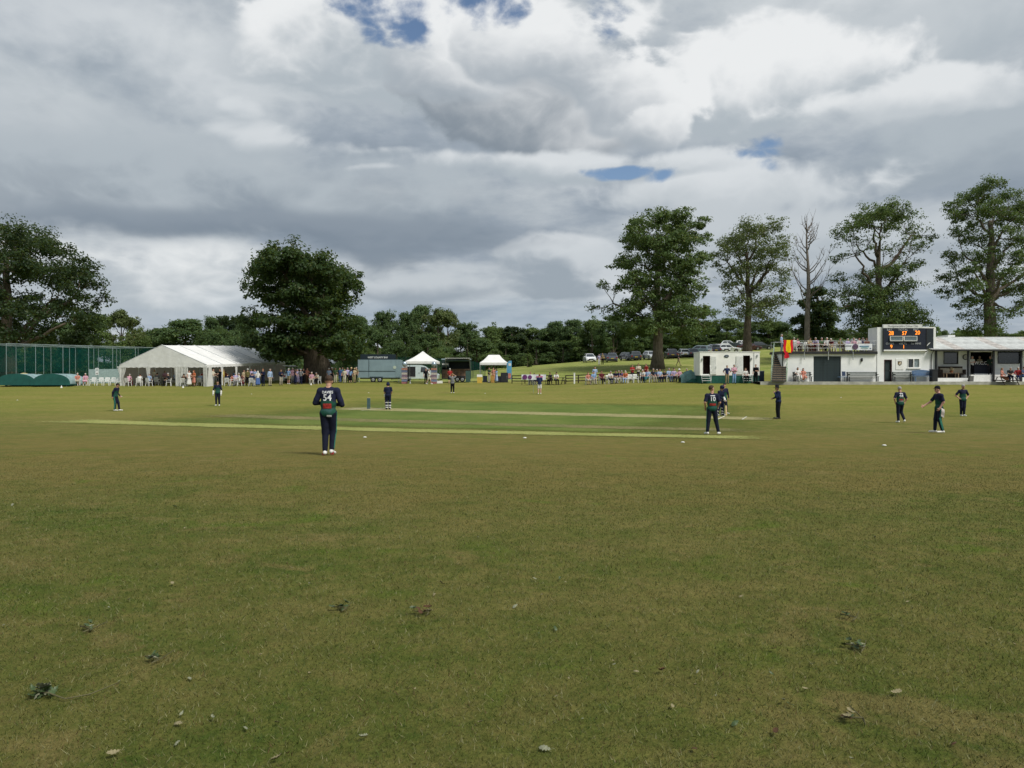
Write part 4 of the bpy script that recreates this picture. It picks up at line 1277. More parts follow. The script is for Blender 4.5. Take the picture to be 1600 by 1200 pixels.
# plinths, steps
MB().b2(lx(1454.5), lx(1515), -.25, wy, -.3, lz(590.5)).build('plinth', M_WHITE, pv)
MB().b2(lx(1516), v1, -.1, wy - .003, -.3, lz(585.5, 73)).build('plinth', M_WHITE, pv)
for px in (1461, 1511, 1550.5, 1593.5, 1640):
    MB().box((lx(px), -.17, eave / 2 - .05), (.15, .15, eave - .1)).build('post', M_BLACK, pv)
# sheet roof: separate corrugated sheets lapped side by side
sw = 1.06
nsh = int((v1 - v0 + .35) / sw) + 1
sheet = MB()
gr = []
nc = 22
for i in range(nc + 1):
    x = (sw + .05) * i / nc
    hz = 0.022 * math.sin(2 * math.pi * i / 2.0 * 0.5 * 2 / 2)
    gr.append([(x, -.45, eave + .05 + hz), (x, 1.8, (eave + ridge) / 2 + hz + .03), (x, 3.9, ridge + hz)])
sheet.sheet(gr)
gr2 = [[(p[0], p[1], p[2] - .012) for p in r] for r in gr]
sheet.sheet([r[::-1] for r in gr2])
sh_me = sheet.mesh('roof_sheet', M_ROOF)
sh_me2 = sheet.mesh('roof_sheet', mat('rust_streaked_sheet', (.48, .455, .43), .75, .25, var=.3, vscale=1.6))
for k in range(nsh):
    o = obj('roof_sheet', sh_me2 if k % 4 == 2 else sh_me, pv, (v0 - .35 + sw * k, 0, .006 * (k % 2)))
MB().prism_x([(3.85, ridge - .03), (7.5, eave - .4), (7.5, eave - .3), (3.85, ridge + .05)], v0 - .3, v1).build('rear_roof', M_ROOF, pv)
MB().b2(v0 - .38, v1, -.50, -.42, eave - .12, eave + .03).build('fascia', M_BLACK, pv)
MB().prism_x([(-.3, eave - .1), (3.85, ridge - .08), (7.0, eave - .1)], v0 - .05, v0 + .1).build('gable', M_WHITE, pv)
MB().prism_x([(1.2, eave + .55), (3.9, ridge + .18), (3.9, ridge + .05), (1.2, eave + .40)], v0 - .14, v0 - .052).build('bargeboard', M_WHITE, pv)
MB().tube([(v0 - .3, -.55, eave - .03), (v1, -.55, eave - .06)], .055, 8).build('gutter', M_BLACK, pv)
MB().tube([(v0 - .12, -.53, eave - .06), (v0 - .12, -.12, eave - .45), (v0 - .12, -.12, .05)], .035, 8).build('downpipe', M_BLACK, pv)
MB().tube([(v0 + .4, wy - .03, 2.9), (vx(1512), wy - .03, 2.82), (vx(1558), wy - .03, 2.9), (v1 - .4, wy - .03, 2.85)], .012, 5).build('cable', M_GREY, pv)
# blank low box roof behind
MB().b2(lx(1481, 78), lx(1492, 78), 6.0, 8.0, eave, lz(523.5, 78)).build('roof_box', M_WHITE, pv)

# stair up to the terrace
sr = thing('stairs', 'timber steps with green handrails climbing to the roof terrace', 'stairs', (lx(1208) + PX0, 70.6, PZ0))
dirx, diry = 0.40, 0.92
nst = 14
rise, run = (top + .25) / nst, 0.26
M_RAIL = mat('grey_green_rail', (.24, .31, .24), .6, .3, var=.2)
tread = MB().box((0, 0, 0), (1.35, .30, .05)).mesh('tread', M_WOOD)
tread_gap = MB().box((0, .13, -rise / 2 + .0), (1.3, .03, rise - .06)).mesh('tread_gap', mat('tread_gap_shade', (.05, .052, .05), .9))  # dark boards stand in for the shade in the gaps between treads
for k in range(nst):
    s_ = k * run
    t_ = obj('tread', tread, sr, (dirx * s_, diry * s_, (k + 1) * rise - .03))
    obj('tread_gap', tread_gap, sr, (dirx * s_, diry * s_ - .26, (k + 1) * rise - .03))
E_ = nst * run
for sd_ in (-.70, .70):
    MB().tube([(sd_, -.1, .05), (sd_ + dirx * E_, diry * E_, top + .2)], .05, 6).build('stringer', M_RAIL, sr)
    MB().tube([(sd_, -.1, 1.0), (sd_ + dirx * E_, diry * E_, top + 1.2)], .035, 6).build('handrail', M_RAIL, sr)
    MB().tube([(sd_, -.1, .55), (sd_ + dirx * E_, diry * E_, top + .75)], .022, 6).build('mid_rail', M_RAIL, sr)
    for q in (0, .25, .5, .75, 1):
        MB().tube([(sd_ + dirx * E_ * q, -.1 + (diry * E_ + .1) * q, top * q - .02), (sd_ + dirx * E_ * q, -.1 + (diry * E_ + .1) * q, 1.0 + (top + .2) * q)], .028, 6).build('baluster', M_RAIL, sr)

# red and yellow flag hung over the terrace rail
fl = thing('flag', 'red and yellow striped flag draped over the terrace railing', 'flag', (PX0 + lx(1222.5), PD - .22, PZ0))
M_RED, M_YEL = cloth(196, 40, 52), cloth(238, 202, 30)
ft, fb = lz(531.5), lz(556)
def hang(xa, xb, zt, zb, mm, tail=0):
    mb = MB(); gr = []
    for i in range(9):
        u = i / 8; x = xa + (xb - xa) * u
        row = []
        for j in range(9):
            v_ = j / 8
            zz = zt + (zb - zt) * v_ - (tail * v_ * (1 - u))
            row.append((x + .03 * math.sin(7 * v_ + 4 * x), -.03 - .05 * math.sin(10 * x + 2.2 * v_) * (.3 + v_), zz))
        gr.append(row)
    mb.sheet(gr)
    return mb.build('stripe', mm, fl, smooth=True)
fx = [0, .27, .66, .90]
hang(fx[0], fx[1], ft, fb + .05, M_RED, -.3); hang(fx[1], fx[2], ft, fb + .3, M_YEL); hang(fx[2], fx[3], ft, fb + .25, M_RED)
hang(.10, .52, fb + .34, fb - .18, M_RED, .1)

# banner on the terrace rail
bn = thing('banner', 'white sponsor banner with a dark roundel tied to the terrace railing', 'banner', (PX0 + lx(1340), PD - .2, PZ0))
zb, zt = lz(547.2), lz(537.2)
xa, xb = lx(1319) - lx(1340), lx(1361) - lx(1340)
M_BAN = mat('banner_vinyl', (.66, .69, .74), .5, .3, var=.08)
mb = MB(); mb.sheet([[(xa + (xb - xa) * i / 12, -.012 - .02 * math.sin(i * 1.3), zb + (zt - zb) * j / 3) for j in range(4)] for i in range(13)]); mb.build('cloth', M_BAN, bn)
mb = MB(); mb.lathe([(.27, -.004), (.27, .004)], (xa + (xb - xa) * .37, -.045, (zb + zt) / 2 + .02), 18, 'y'); mb.build('roundel', mat('roundel_plum', (.10, .06, .11), .5, var=.4, vscale=9), bn)
for k, (u, wv_, hv, col_) in enumerate(((.12, .55, .10, (.25, .27, .33)), (.70, .9, .09, (.10, .22, .34)), (.72, .7, .06, (.20, .40, .42)), (.93, .14, .08, (.08, .12, .2)))):
    MB().box((xa + (xb - xa) * u, -.044, (zb + zt) / 2 + (.1, .06, -.09, -.14)[k]), (wv_, .006, hv)).build('print', mat('print%d' % k, col_, .5), bn)

# --- benches
def bench(name, label, px, w_, d, mm, arms=True, blue=False, z=None):
    p = at(px, d)
    zz = PZ0 + .014 if z is None else z
    th = thing(name, label, 'bench', (p.x, d, zz))
    lg = M_BLACK if not blue else mm
    for s_ in (-1, 1):
        MB().box((s_ * (w_ / 2 - .12), -.20, .22), (.07, .07, .44)).build('leg', lg, th)
        MB().box((s_ * (w_ / 2 - .12), .18, .44), (.07, .07, .88), rx=-.08).build('leg', lg, th)
        if arms:
            MB().box((s_ * (w_ / 2 - .12), -.02, .64), (.07, .5, .05)).build('armrest', lg, th)
    for k in range(4):
        MB().box((0, -.20 + .12 * k, .45), (w_, .10, .035)).build('seat_slat', mm, th)
    for k in range(3 if not blue else 5):
        MB().box((0, .19 + .012 * k, .58 + (.13 if not blue else .085) * k), (w_, .03, .09 if not blue else .08)).build('back_slat', mm, th)
    if blue:
        mb = MB(); n_ = 10
        pts = [(-w_ / 2 + w_ * i / n_, .98 + .10 * math.sin(math.pi * i / n_)) for i in range(n_ + 1)]
        mb.prism([(-w_ / 2, .94)] + [(w_ / 2, .94)] + pts[::-1], .23, .27); mb.build('top_rail', mm, th)
    else:
        MB().box((0, -.0, .33), (w_ - .3, .05, .05)).build('stretcher', lg, th)
    return th
M_BSL = mat('bench_grey_green', (.10, .12, .11), .7, .25, var=.2)
bench('bench', 'slatted bench against the white store wall where two people sit', 1254, 1.75, 71.5, M_BSL)
bench('bench', 'long empty slatted bench on the white wall beside the roller door', 1348, 2.9, 71.5, M_BSL)
bench('bench', 'empty slatted bench between the black door and the blue bench', 1410.5, 1.9, 71.5, M_BSL)
bench('blue_bench', 'solid blue painted bench with a curved back by the black bin', 1441.5, 1.75, 71.5, M_BLUEB, blue=True)
p = at(1316, 71.4)
th = thing('low_bench', 'low dark blue seat beside the roller door', 'seat', (p.x, 71.4, PZ0 + .014))
MB().box((0, 0, .42), (.75, .45, .06)).build('seat', M_BLUEB, th); MB().box((.22, .2, .72), (.32, .05, .42), rx=-.1).build('backrest', mat('navy_paint', (.03, .05, .10), .5), th)
for sx_ in (-.32, .32):
    for sy in (-.18, .18):
        MB().box((sx_, sy, .195), (.05, .05, .39)).build('leg', M_BLACK, th)
def bin_(px, d, z, w_, h, label, lid=True, mm=M_BLACK):
    p = at(px, d)
    th = thing('litter_bin', label, 'bin', (p.x, d, z))
    MB().box((0, 0, h * .45), (w_ * .86, w_ * .86, h * .9), taper=1.12).build('body', mm, th)
    MB().box((0, 0, h * .945), (w_ * 1.05, w_ * 1.05, h * .08)).build('lid', mm, th)
    for s_ in (-1, 1):
        MB().lathe([(.09, -.03), (.09, .03)], (s_ * w_ * .4, w_ * .46, .09), 10, 'x').build('wheel', M_BLACK, th)
bin_(1459.0, 71.3, PZ0 + .014, .55, 1.15, 'tall black wheeled bin at the veranda post')
bin_(1517, 71.3, PZ0 + .014, .36, .52, 'small dark grey tub at the middle veranda step', mm=mat('grey_tub', (.12, .12, .12), .7))
# settle on the veranda with a wooden crate table before it
VZ = PZ0 + lz(590.5)
p = at(1487.5, 73.2)
th = thing('settle', 'dark wooden settle with pale cushions on the veranda', 'settle', (p.x, 73.2, VZ))
MB().box((0, .3, .55), (2.3, .08, 1.1)).build('backrest', M_DWOOD, th)
MB().box((0, .0, .40), (2.1, .62, .10)).build('seat', M_DWOOD, th)
for s_ in (-1, 1):
    MB().box((s_ * 1.1, 0, .40), (.1, .66, .8)).build('side', M_DWOOD, th)
    MB().box((s_ * .62, .16, .68), (.85, .16, .48), rx=-.15).build('cushion', cloth(176, 168, 152), th)
p = at(1486, 72.4)
th = thing('low_table', 'small planked wooden table in front of the veranda settle', 'table', (p.x, 72.4, VZ))
for k in range(4):
    MB().box((0, -.24 + .16 * k, .46), (1.25, .15, .04)).build('plank', M_WOOD, th)
for sx_ in (-.55, .55):
    for sy in (-.24, .24):
        MB().box((sx_, sy, .22), (.07, .07, .44)).build('leg', M_WOOD, th)
p = at(1487, 72.38)
th = thing('flower_pot', 'flower pot standing on the planked veranda table', 'flower pot', (p.x, 72.38, VZ + .48))
MB().lathe([(.08, 0), (.12, .18), (.12, .2)], n=10).build('pot', mat('terracotta', (.30, .13, .07), .8), th)
rs = np.random.default_rng(5)
v, f = leaf_arrays(rs.normal(0, .09, (160, 3)) + np.array([0, 0, .32]), rs.normal(size=(160, 3)), np.full(160, .08), rs)
obj('flowers', mesh_np('flowers', v, f, [mat('petals', (.45, .38, .25), .7, var=.5, vscale=20)]), th)

# ================================================================== white cabin on a green skirt
CD = 73.5
ck_ = CD / F
cz = hgt(598, CD)
cb = thing('toilet_cabin', 'white trailer cabin with two open doors on a green skirt', 'cabin', ((1135.5 - 800) * ck_, CD, cz))
def cx(px): return (px - 1135.5) * ck_
def czz(py): return (598 - py) * ck_
fl0, ft0 = czz(586.5), czz(550.5)
L0, L1 = cx(1093.5), cx(1187)
D1 = (cx(1099), cx(1109), czz(584.5), czz(556)); D2 = (cx(1161), cx(1171.5), czz(584.5), czz(555.5))
mb = MB()
zz0 = fl0
for a_, b_, o in ((L0, D1[0], None), (D1[0], D1[1], D1), (D1[1], D2[0], None), (D2[0], D2[1], D2), (D2[1], L1, None)):
    if o is None: mb.b2(a_, b_, 0, .08, zz0, ft0)
    else: mb.b2(a_, b_, .002, .08, zz0, o[2]); mb.b2(a_, b_, .002, .08, o[3], ft0 - .002)
mb.b2(L0, L0 + .08, .08, 2.4, zz0, ft0).b2(L1 - .08, L1, .08, 2.4, zz0, ft0).b2(L0, L1, 2.4, 2.48, zz0, ft0).b2(L0 + .08, L1 - .08, .08, 2.4, zz0, zz0 + .06)
M_CAB = mat('cabin_white', (.80, .81, .77), .45, .4, var=.06, vscale=1.5)
mb.build('wall', M_CAB, cb)
MB().b2(L0 - .03, L1 + .03, -.03, 2.5, ft0, ft0 + .07).build('roof', M_WHITE, cb)
M_TEAL = mat('green_skirt', (.012, .085, .062), .6, .3, var=.2)
MB().b2(L0 + .12, L1 - .05, .03, 2.4, -.2, fl0 - .003).build('skirt', M_TEAL, cb)
M_INT = mat('cabin_wood_interior', (.07, .035, .026), .6, .3, var=.4, vscale=4)
for o, hs in ((D1, 1), (D2, -1)):
    MB().b2(o[0] - .2, o[1] + .2, 1.3, 1.35, zz0 + .06, ft0 - .05).build('inner_wall', M_INT, cb)
    MB().b2(o[0] - .22, o[0] - .2, .09, 1.3, zz0 + .06, ft0 - .05).b2(o[1] + .2, o[1] + .22, .09, 1.3, zz0 + .06, ft0 - .05).build('partition', M_INT, cb)
    w_ = o[1] - o[0]
    x_ = o[1] + .02 if hs > 0 else o[0] - w_ - .02
    dd_ = MB().b2(x_, x_ + w_, -.07, -.03, o[2], o[3]).build('door', M_CAB, cb)
    MB().b2(x_ + .06, x_ + w_ - .06, -.082, -.072, o[2] + .1, o[3] - .1).build('panel', mat('door_panel_white', (.62, .64, .62), .5), dd_)
    MB().tube([(x_ + w_ * (.88 if hs > 0 else .12), -.12, 1.35), (x_ + w_ * (.88 if hs > 0 else .12), -.12, 1.55)], .018, 6).build('handle', M_GREY, dd_)
    MB().b2(o[0] - .04, o[0], -.02, .09, o[2], o[3]).b2(o[1], o[1] + .018, -.02, .09, o[2], o[3]).build('door_frame', M_DWOOD, cb)
mb = MB()
mb.lathe([(.27, -.02), (.27, .02)], (0, 0, 0), 20, 'y')
o = mb.build('oval_badge', mat('badge_navy', (.02, .045, .075), .4), cb, (cx(1135), -.03, czz(556.5))); o.scale = (.85, 1, .48)
MB().box((0, -.03, .02), (.30, .01, .07)).box((0, -.03, -.10), (.18, .01, .04)).build('print', M_LTEXT, o)
MB().b2(cx(1177.5), cx(1178.3), -.02, -.001, zz0, ft0).build('corner_trim', M_GREY, cb)
for px, py in ((1097, 561.5), (1174, 560.5), (1182.8, 556)):
    MB().box((cx(px), -.06, czz(py)), (.10, .1, .20)).build('door_lamp', M_GREY, cb)
for px in (1102, 1166):
    s_ = thing('cabin_steps', 'metal steps below the %s cabin doorway' % ('empty' if px < 1130 else 'occupied'), 'steps', ((px - 800) * ck_ - .0, CD - .55, cz))
    for k in range(3):
        MB().box((0, .12 + .15 * k, .20 + .22 * k), (.80, .24, .035)).build('tread', M_WHITE, s_)
    for sx_ in (-.40, .40):
        MB().tube([(sx_, 0, 0), (sx_, .48, fl0)], .025, 6).build('side_rail', M_GREY, s_)
        MB().tube([(sx_, 0, 0), (sx_, .0, .2)], .025, 6).build('leg', M_GREY, s_)
    MB().tube([(.42, 0, 0.2), (.42, 0, 1.1), (.42, .45, 1.65)], .02, 6).build('handrail', M_WHITE, s_)
# dark blue bin store between cabin and stair
th = thing('storage_box', 'dark blue box between the cabin and the stairs', 'box', ((1191.5 - 800) * ck_, CD + .6, cz))
MB().box((0, 0, .55), (.55, .5, 1.1)).build('body', mat('navy_box', (.016, .024, .045), .6), th); MB().box((0, 0, 1.13), (.6, .56, .06)).build('lid', M_GREY, th)
# rolled ground sheet, green tarpaulin
p = at(1083, 76.0)
th = thing('tarpaulin', 'heap of pale green tarpaulin folded beside the cabin', 'tarpaulin', (p.x, p.y, p.z))
mb = MB(); gr = []
rs = np.random.default_rng(9)
for i in range(17):
    u = i / 16; x = -1.35 + 2.5 * u
    hmax = 1.15 * math.sin(math.pi * min(1, .12 + .8 * u)) ** .6 + .05 * rs.normal()
    gr.append([(x + .04 * rs.normal(), -.75 + 1.5 * j / 8, max(-.05, hmax * math.sin(math.pi * (j / 8)) ** .5 + .05 * rs.normal())) for j in range(9)])
mb.sheet(gr); mb.build('sheet', mat('tarpaulin_green', (.10, .20, .19), .6, .3, var=.25, vscale=3), th, smooth=True)
mb = MB(); mb.sheet([[(-.9 + 1.9 * i / 8, -.95 + .2 * j, max(-.02, .48 * math.sin(math.pi * i / 8) ** .5 * (j / 2) + .03 * rs.normal())) for j in range(3)] for i in range(9)]); mb.build('fold', M_TEAL, th, smooth=True)

# ================================================================== marquee
A = at(255, 82.0)
mq = thing('marquee', 'large white frame marquee with open sides full of guests', 'marquee', tuple(A), math.atan2(-.17, .985))
mq.rotation_euler = (math.atan(.66 / 18), 0, math.atan2(-.17, .985))
def tent_mat(name, c, tr=0.35):
    m_ = bpy.data.materials.new(name); m_.use_nodes = True
    t = m_.node_tree; t.nodes.clear(); n = NT(t)
    tc = n.node('ShaderNodeTexCoord'); nz = n.noise(tc.outputs['Object'], 1.4, 5, .6)
    cc = n.mix(n.smooth(nz, .3, .7), tuple(x * .92 for x in c), tuple(min(.88, x * 1.05) for x in c))
    d = n.node('ShaderNodeBsdfDiffuse'); tl = n.node('ShaderNodeBsdfTranslucent'); mx = n.node('ShaderNodeMixShader'); o = n.node('ShaderNodeOutputMaterial')
    n.put(d.inputs['Color'], cc); n.put(tl.inputs['Color'], cc); mx.inputs[0].default_value = tr
    bp = n.node('ShaderNodeBump'); bp.inputs['Strength'].default_value = .5; bp.inputs['Distance'].default_value = .06
    n.put(bp.inputs['Height'], n.noise(n.vm('MULTIPLY', tc.outputs['Object'], (1, 1, 1)), 2.2, 3, .5)); t.links.new(bp.outputs[0], d.inputs['Normal'])
    t.links.new(d.outputs[0], mx.inputs[1]); t.links.new(tl.outputs[0], mx.inputs[2]); t.links.new(mx.outputs[0], o.inputs[0])
    return m_
M_TENT = tent_mat('marquee_pvc', (.82, .83, .83), .18)
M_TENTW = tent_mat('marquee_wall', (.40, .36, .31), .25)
M_SIDE = tent_mat('marquee_curtain', (.70, .71, .69), .3)
HW, EH, AH, NBAY, BAY = 5.1, 2.25, 4.35, 6, 3.0
for sd_ in (-1, 1):
    for k in range(NBAY):
        gr = []
        for i in range(6):
            u = i / 5
            gr.append([(sd_ * HW * (1 - v_), BAY * (k + u), EH + (AH - EH) * v_ - .07 * math.sin(math.pi * u) * math.sin(math.pi * min(1, v_ + .1)) + (.02 if i in (0, 5) else 0)) for v_ in [j / 5 for j in range(6)]])
        MB().sheet(gr).build('roof_panel', M_TENT, mq, smooth=True)
        MB().tube([(sd_ * HW, BAY * k, EH + .03), (0, BAY * k, AH + .035)], .045, 6).build('rafter', mat('seam_grey', (.45, .47, .48), .6), mq)
        # scalloped valance
        mb = MB(); gr = []
        for i in range(25):
            gr.append([(sd_ * (HW + .012), BAY * (k + i / 24), EH + .01), (sd_ * (HW + .02), BAY * (k + i / 24), EH - .24 - .06 * abs(math.sin(math.pi * i / 24 * 5)))])
        mb.sheet(gr).build('valance', M_TENT, mq)
for yy in (0.0, NBAY * BAY):
    mb = MB(); gr = []
    for i in range(21):
        x = -HW + 2 * HW * i / 20
        zt = EH + (AH - EH) * (1 - abs(x) / HW)
        gr.append([(x, yy - .05 + .03 * math.sin(9 * x) * (j % 2), EH + (zt - EH) * j / 5) for j in range(6)])
    mb.sheet(gr).build('gable_panel', M_TENT, mq, smooth=True)
    mb = MB(); gr = []
    for i in range(65):
        x = -HW + 2 * HW * i / 64
        gr.append([(x, yy - .055, EH + .01), (x, yy - .06, EH - .22 - .06 * abs(math.sin(math.pi * i / 64 * 15)))])
    mb.sheet(gr).build('valance', M_TENT, mq)
for k in range(NBAY + 1):
    for sd_ in (-1, 1):
        MB().box((sd_ * (HW - .05), BAY * k, EH / 2 - .15), (.11, .11, EH + .3)).build('leg', M_WHITE, mq)
for x in (-1.7, 1.7):
    for yy in (0, NBAY * BAY):
        MB().box((x, yy, EH / 2 - .15), (.10, .10, EH + .3)).build('leg', M_WHITE, mq)
def curtain(x, y, w_, wtop, amp=.07, tied=0.0, along='x'):
    mb = MB(); gr = []
    for i in range(19):
        u = i / 18
        row = []
        for j in range(9):
            v_ = j / 8
            ww = w_ + (wtop - w_) * (v_ ** 1.6)
            if tied: ww *= 1 - tied * math.exp(-((v_ - .42) / .16) ** 2)
            a_ = (u - .5) * ww
            f_ = amp * math.sin(u * 26) * (.6 + .4 * (1 - v_))
            row.append((x + (a_ if along == 'x' else f_), y + (f_ if along == 'x' else a_), -.1 + (EH - .02) * v_))
        gr.append(row)
    mb.sheet(gr).build('curtain', M_SIDE, mq, smooth=True)
curtain(-4.85, -.02, .30, 1.1, .05, .5); curtain(-1.7, -.06, .25, .55, .05, .4); curtain(1.85, -.06, .75, .9); curtain(2.55, -.03, .7, .8); curtain(4.95, -.06, .45, .5); curtain(5.15, .55, 1.0, .45, .06, 0, 'y')
for k in range(1, NBAY):
    curtain(HW - .02, BAY * k, .22, .5, .04, .45, 'y')
# rear and far side walls
for k in range(NBAY):
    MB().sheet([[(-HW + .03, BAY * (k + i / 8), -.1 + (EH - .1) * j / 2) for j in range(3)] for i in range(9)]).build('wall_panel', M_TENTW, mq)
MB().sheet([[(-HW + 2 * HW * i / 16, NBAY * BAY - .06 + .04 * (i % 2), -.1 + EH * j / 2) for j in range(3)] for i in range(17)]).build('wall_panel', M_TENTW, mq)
def mq_pt(x, y):
    """world ground point for a place inside the marquee"""
    rz = math.atan2(-.17, .985)
    X = A.x + x * math.cos(rz) - y * math.sin(rz); Y = A.y + x * math.sin(rz) + y * math.cos(rz)
    return X, Y

# ================================================================== white monobloc chairs
M_CHAIR = mat('white_chair_plastic', (.70, .71, .70), .45, .4, var=.05)
def make_chair():
    th = thing('plastic_chair', 'x', 'chair')
    MB().box((0, .0, .43), (.46, .44, .035)).build('seat', M_CHAIR, th)
    mb = MB()
    mb.box((0, .26, .84), (.44, .03, .08), rx=-.2).box((-.20, .235, .65), (.06, .03, .42), rx=-.14).box((.20, .235, .65), (.06, .03, .42), rx=-.14)
    for x in (-.10, 0, .10): mb.box((x, .235, .64), (.055, .02, .36), rx=-.14)
    mb.build('backrest', M_CHAIR, th)
    for sx_ in (-1, 1):
        MB().tube([(sx_ * .25, -.20, .42), (sx_ * .26, -.21, .64), (sx_ * .26, .05, .66), (sx_ * .22, .24, .64)], .024, 6).build('armrest', M_CHAIR, th)
        for sy in (-1, 1):
            MB().tube([(sx_ * .21, sy * .19, .43), (sx_ * .26, sy * .24, 0)], [.032, .024], 6).build('leg', M_CHAIR, th)
    return th
CH0 = make_chair(); CH_USED = [False]
def chair(X, Y, rz, label, group='white plastic chairs', z=None):
    if CH_USED[0]: o = copy_tree(CH0)
    else: o = CH0; CH_USED[0] = True
    o.location = (X, Y, G(X, Y) if z is None else z); o.rotation_euler = (0, 0, rz)
    return tag(o, label, 'chair', group)

# ================================================================== practice nets
M_POLE = mat('net_pole', (.24, .30, .31), .5, .4, metal=.3, var=.1)
def net_mat(name, c, a):
    m_ = bpy.data.materials.new(name); m_.use_nodes = True
    t = m_.node_tree; t.nodes.clear(); n = NT(t)
    tc = n.node('ShaderNodeTexCoord')
    d = n.node('ShaderNodeBsdfDiffuse'); n.put(d.inputs['Color'], c)
    tr = n.node('ShaderNodeBsdfTransparent'); mx = n.node('ShaderNodeMixShader'); o = n.node('ShaderNodeOutputMaterial')
    nz = n.noise(tc.outputs['Object'], 1.2, 3, .5)
    n.put(mx.inputs[0], n.lin(nz, .3, .7, a - .08, a + .08))
    t.links.new(tr.outputs[0], mx.inputs[1]); t.links.new(d.outputs[0], mx.inputs[2]); t.links.new(mx.outputs[0], o.inputs[0])
    return m_
M_NET = net_mat('green_netting', (.008, .070, .060), .11)
M_NETD = net_mat('dark_green_screen', (.006, .055, .048), .34)
n0, n1 = at(10, 86), at(245, 104)
nt_ = thing('practice_nets', 'cage of green cricket practice nets on tall pale poles', 'nets', tuple(n0))
NV = Vector((n1.x - n0.x, n1.y - n0.y, 0)); NL = NV.length; nd = NV / NL; ns = Vector((-nd.y, nd.x, 0))
NH = hgt(537, 86) - n0.z
npost = 7
rows = [0.0, 3.6, 7.2]
def npt(s_, r_, z_):
    q = nd * s_ + ns * r_
    gzz = G(n0.x + q.x, n0.y + q.y) - n0.z
    return (q.x, q.y, gzz * (1 - z_) + z_ * (NH + .25 * s_ / NL))
for r_ in rows:
    for k in range(npost):
        s_ = NL * k / (npost - 1)
        MB().tube([npt(s_, r_, 0), npt(s_, r_, 1)], .032, 6).build('pole', M_POLE, nt_)
    MB().tube([npt(0, r_, 1), npt(NL / 2, r_, 1), npt(NL, r_, 1)], .04, 6).build('top_rail', M_POLE, nt_)
    for k in range(npost - 1):
        a_, b_ = NL * k / (npost - 1), NL * (k + 1) / (npost - 1)
        MB().sheet([[npt(a_ + (b_ - a_) * i / 4, r_ + .03 * (i % 2), j / 4 * .995) for j in range(5)] for i in range(5)]).build('net_panel', M_NET, nt_)
for k in range(npost):
    s_ = NL * k / (npost - 1)
    MB().tube([npt(s_, 0, 1), npt(s_, 7.2, 1)], .03, 6).build('cross_rail', M_POLE, nt_)
for k in (0, 6):
    s_ = NL * k / (npost - 1)
    MB().sheet([[npt(s_, 7.2 * i / 6, j / 3) for j in range(4)] for i in range(7)]).build('net_panel', M_NETD, nt_)
for r_ in (7.3,):
    MB().sheet([[npt(NL * i / 16, r_, .28 + .72 * j / 3) for j in range(4)] for i in range(17)]).build('net_panel', M_NETD, nt_)
MB().sheet([[npt(NL * (i / 8), 3.6 + .5, 1.0 - .008 * math.sin(i)) for i in range(9)], [npt(NL * (i / 8), 0.05, .995) for i in range(9)]]).build('roof_net', M_NET, nt_)
# pale windbreak panel and two notices on the pole
c0, c1 = at(139, 88), at(186, 90)
th = thing('windbreak', 'low pale grey windbreak sheet beside the marquee', 'windbreak', tuple(c0))
v_ = c1 - c0
h0 = hgt(577, 88) - c0.z
MB().sheet([[(v_.x * i / 8, v_.y * i / 8 + .04 * (i % 2), v_.z * i / 8 + h0 * j / 2) for j in range(3)] for i in range(9)]).build('sheet', mat('windbreak_grey', (.23, .31, .31), .8, .1, var=.12), th)
for q in (0, .5, 1):
    MB().tube([(v_.x * q, v_.y * q + .06, v_.z * q - .2), (v_.x * q, v_.y * q + .06, v_.z * q + h0 + .05)], .03, 6).build('pole', M_POLE, th)
p = at(152, 87.0)
th = thing('notice_post', 'pole with two white notices beside the row of empty chairs', 'notice', tuple(p))
MB().tube([(0, 0, 0), (0, 0, hgt(573, 87) - p.z)], .03, 6).build('post', M_POLE, th)
zt = hgt(575, 87) - p.z
MB().box((0, -.05, zt - .16), (.40, .02, .30)).build('notice', M_WHITE, th); MB().box((.0, -.05, zt - .56), (.34, .02, .40)).build('notice', M_WHITE, th)
for k in range(3): MB().box((0, -.064, zt - .10 - .08 * k), (.3, .006, .03)).build('print', mat('print_grey', (.25, .27, .28), .7), th)
MB().box((0, -.064, zt - .6), (.2, .006, .1)).build('print', mat('print_brown', (.12, .10, .08), .7), th)

# ================================================================== roll-on pitch covers
M_CG = mat('cover_green', (.010, .075, .066), .6, .3, var=.15, vscale=2)
M_CT = mat('cover_top_sheet', (.22, .33, .34), .5, .35, var=.2, vscale=1.5)
def cover(px, d, wpx, label):
    p = at(px, d)
    k = d / F
    th = thing('pitch_cover', label, 'pitch cover', (p.x, p.y, p.z), .20)
    W2, H_, L_ = wpx * k / 2 * 1.0, 1.38, 5.0
    arc = [(W2 * math.cos(math.pi * (1 - i / 16)), .30 + (H_ - .30) * math.sin(math.pi * i / 16) ** .8) for i in range(17)]
    MB().sheet([[(x, L_ * j / 4, z) for j in range(5)] for x, z in arc]).build('top_sheet', M_CT, th, smooth=True)
    for yy in (-.02, L_ + .02):
        mb = MB(); mb.prism([(-W2, .22), (W2, .22)] + arc[::-1], yy - .02, yy + .02); mb.build('end_panel', M_CG, th)
    MB().b2(-W2 - .05, W2 + .05, -.06, 0.0, .16, .26).b2(-W2 - .05, W2 + .05, L_, L_ + .06, .16, .26).b2(-W2 - .05, -W2, 0, L_, .16, .26).b2(W2, W2 + .05, 0, L_, .16, .26).build('chassis', M_CG, th)
    for sx_ in (-.55, .55):
        for yy in (.3, L_ - .3):
            MB().lathe([(.15, -.06), (.15, .06)], (sx_ * W2, yy, .13), 12, 'x').build('wheel', M_BLACK, th)
cover(25, 80.5, 56, 'green domed pitch cover standing furthest from the chairs'); cover(80, 80.5, 54, 'green domed pitch cover next to the seated couple')
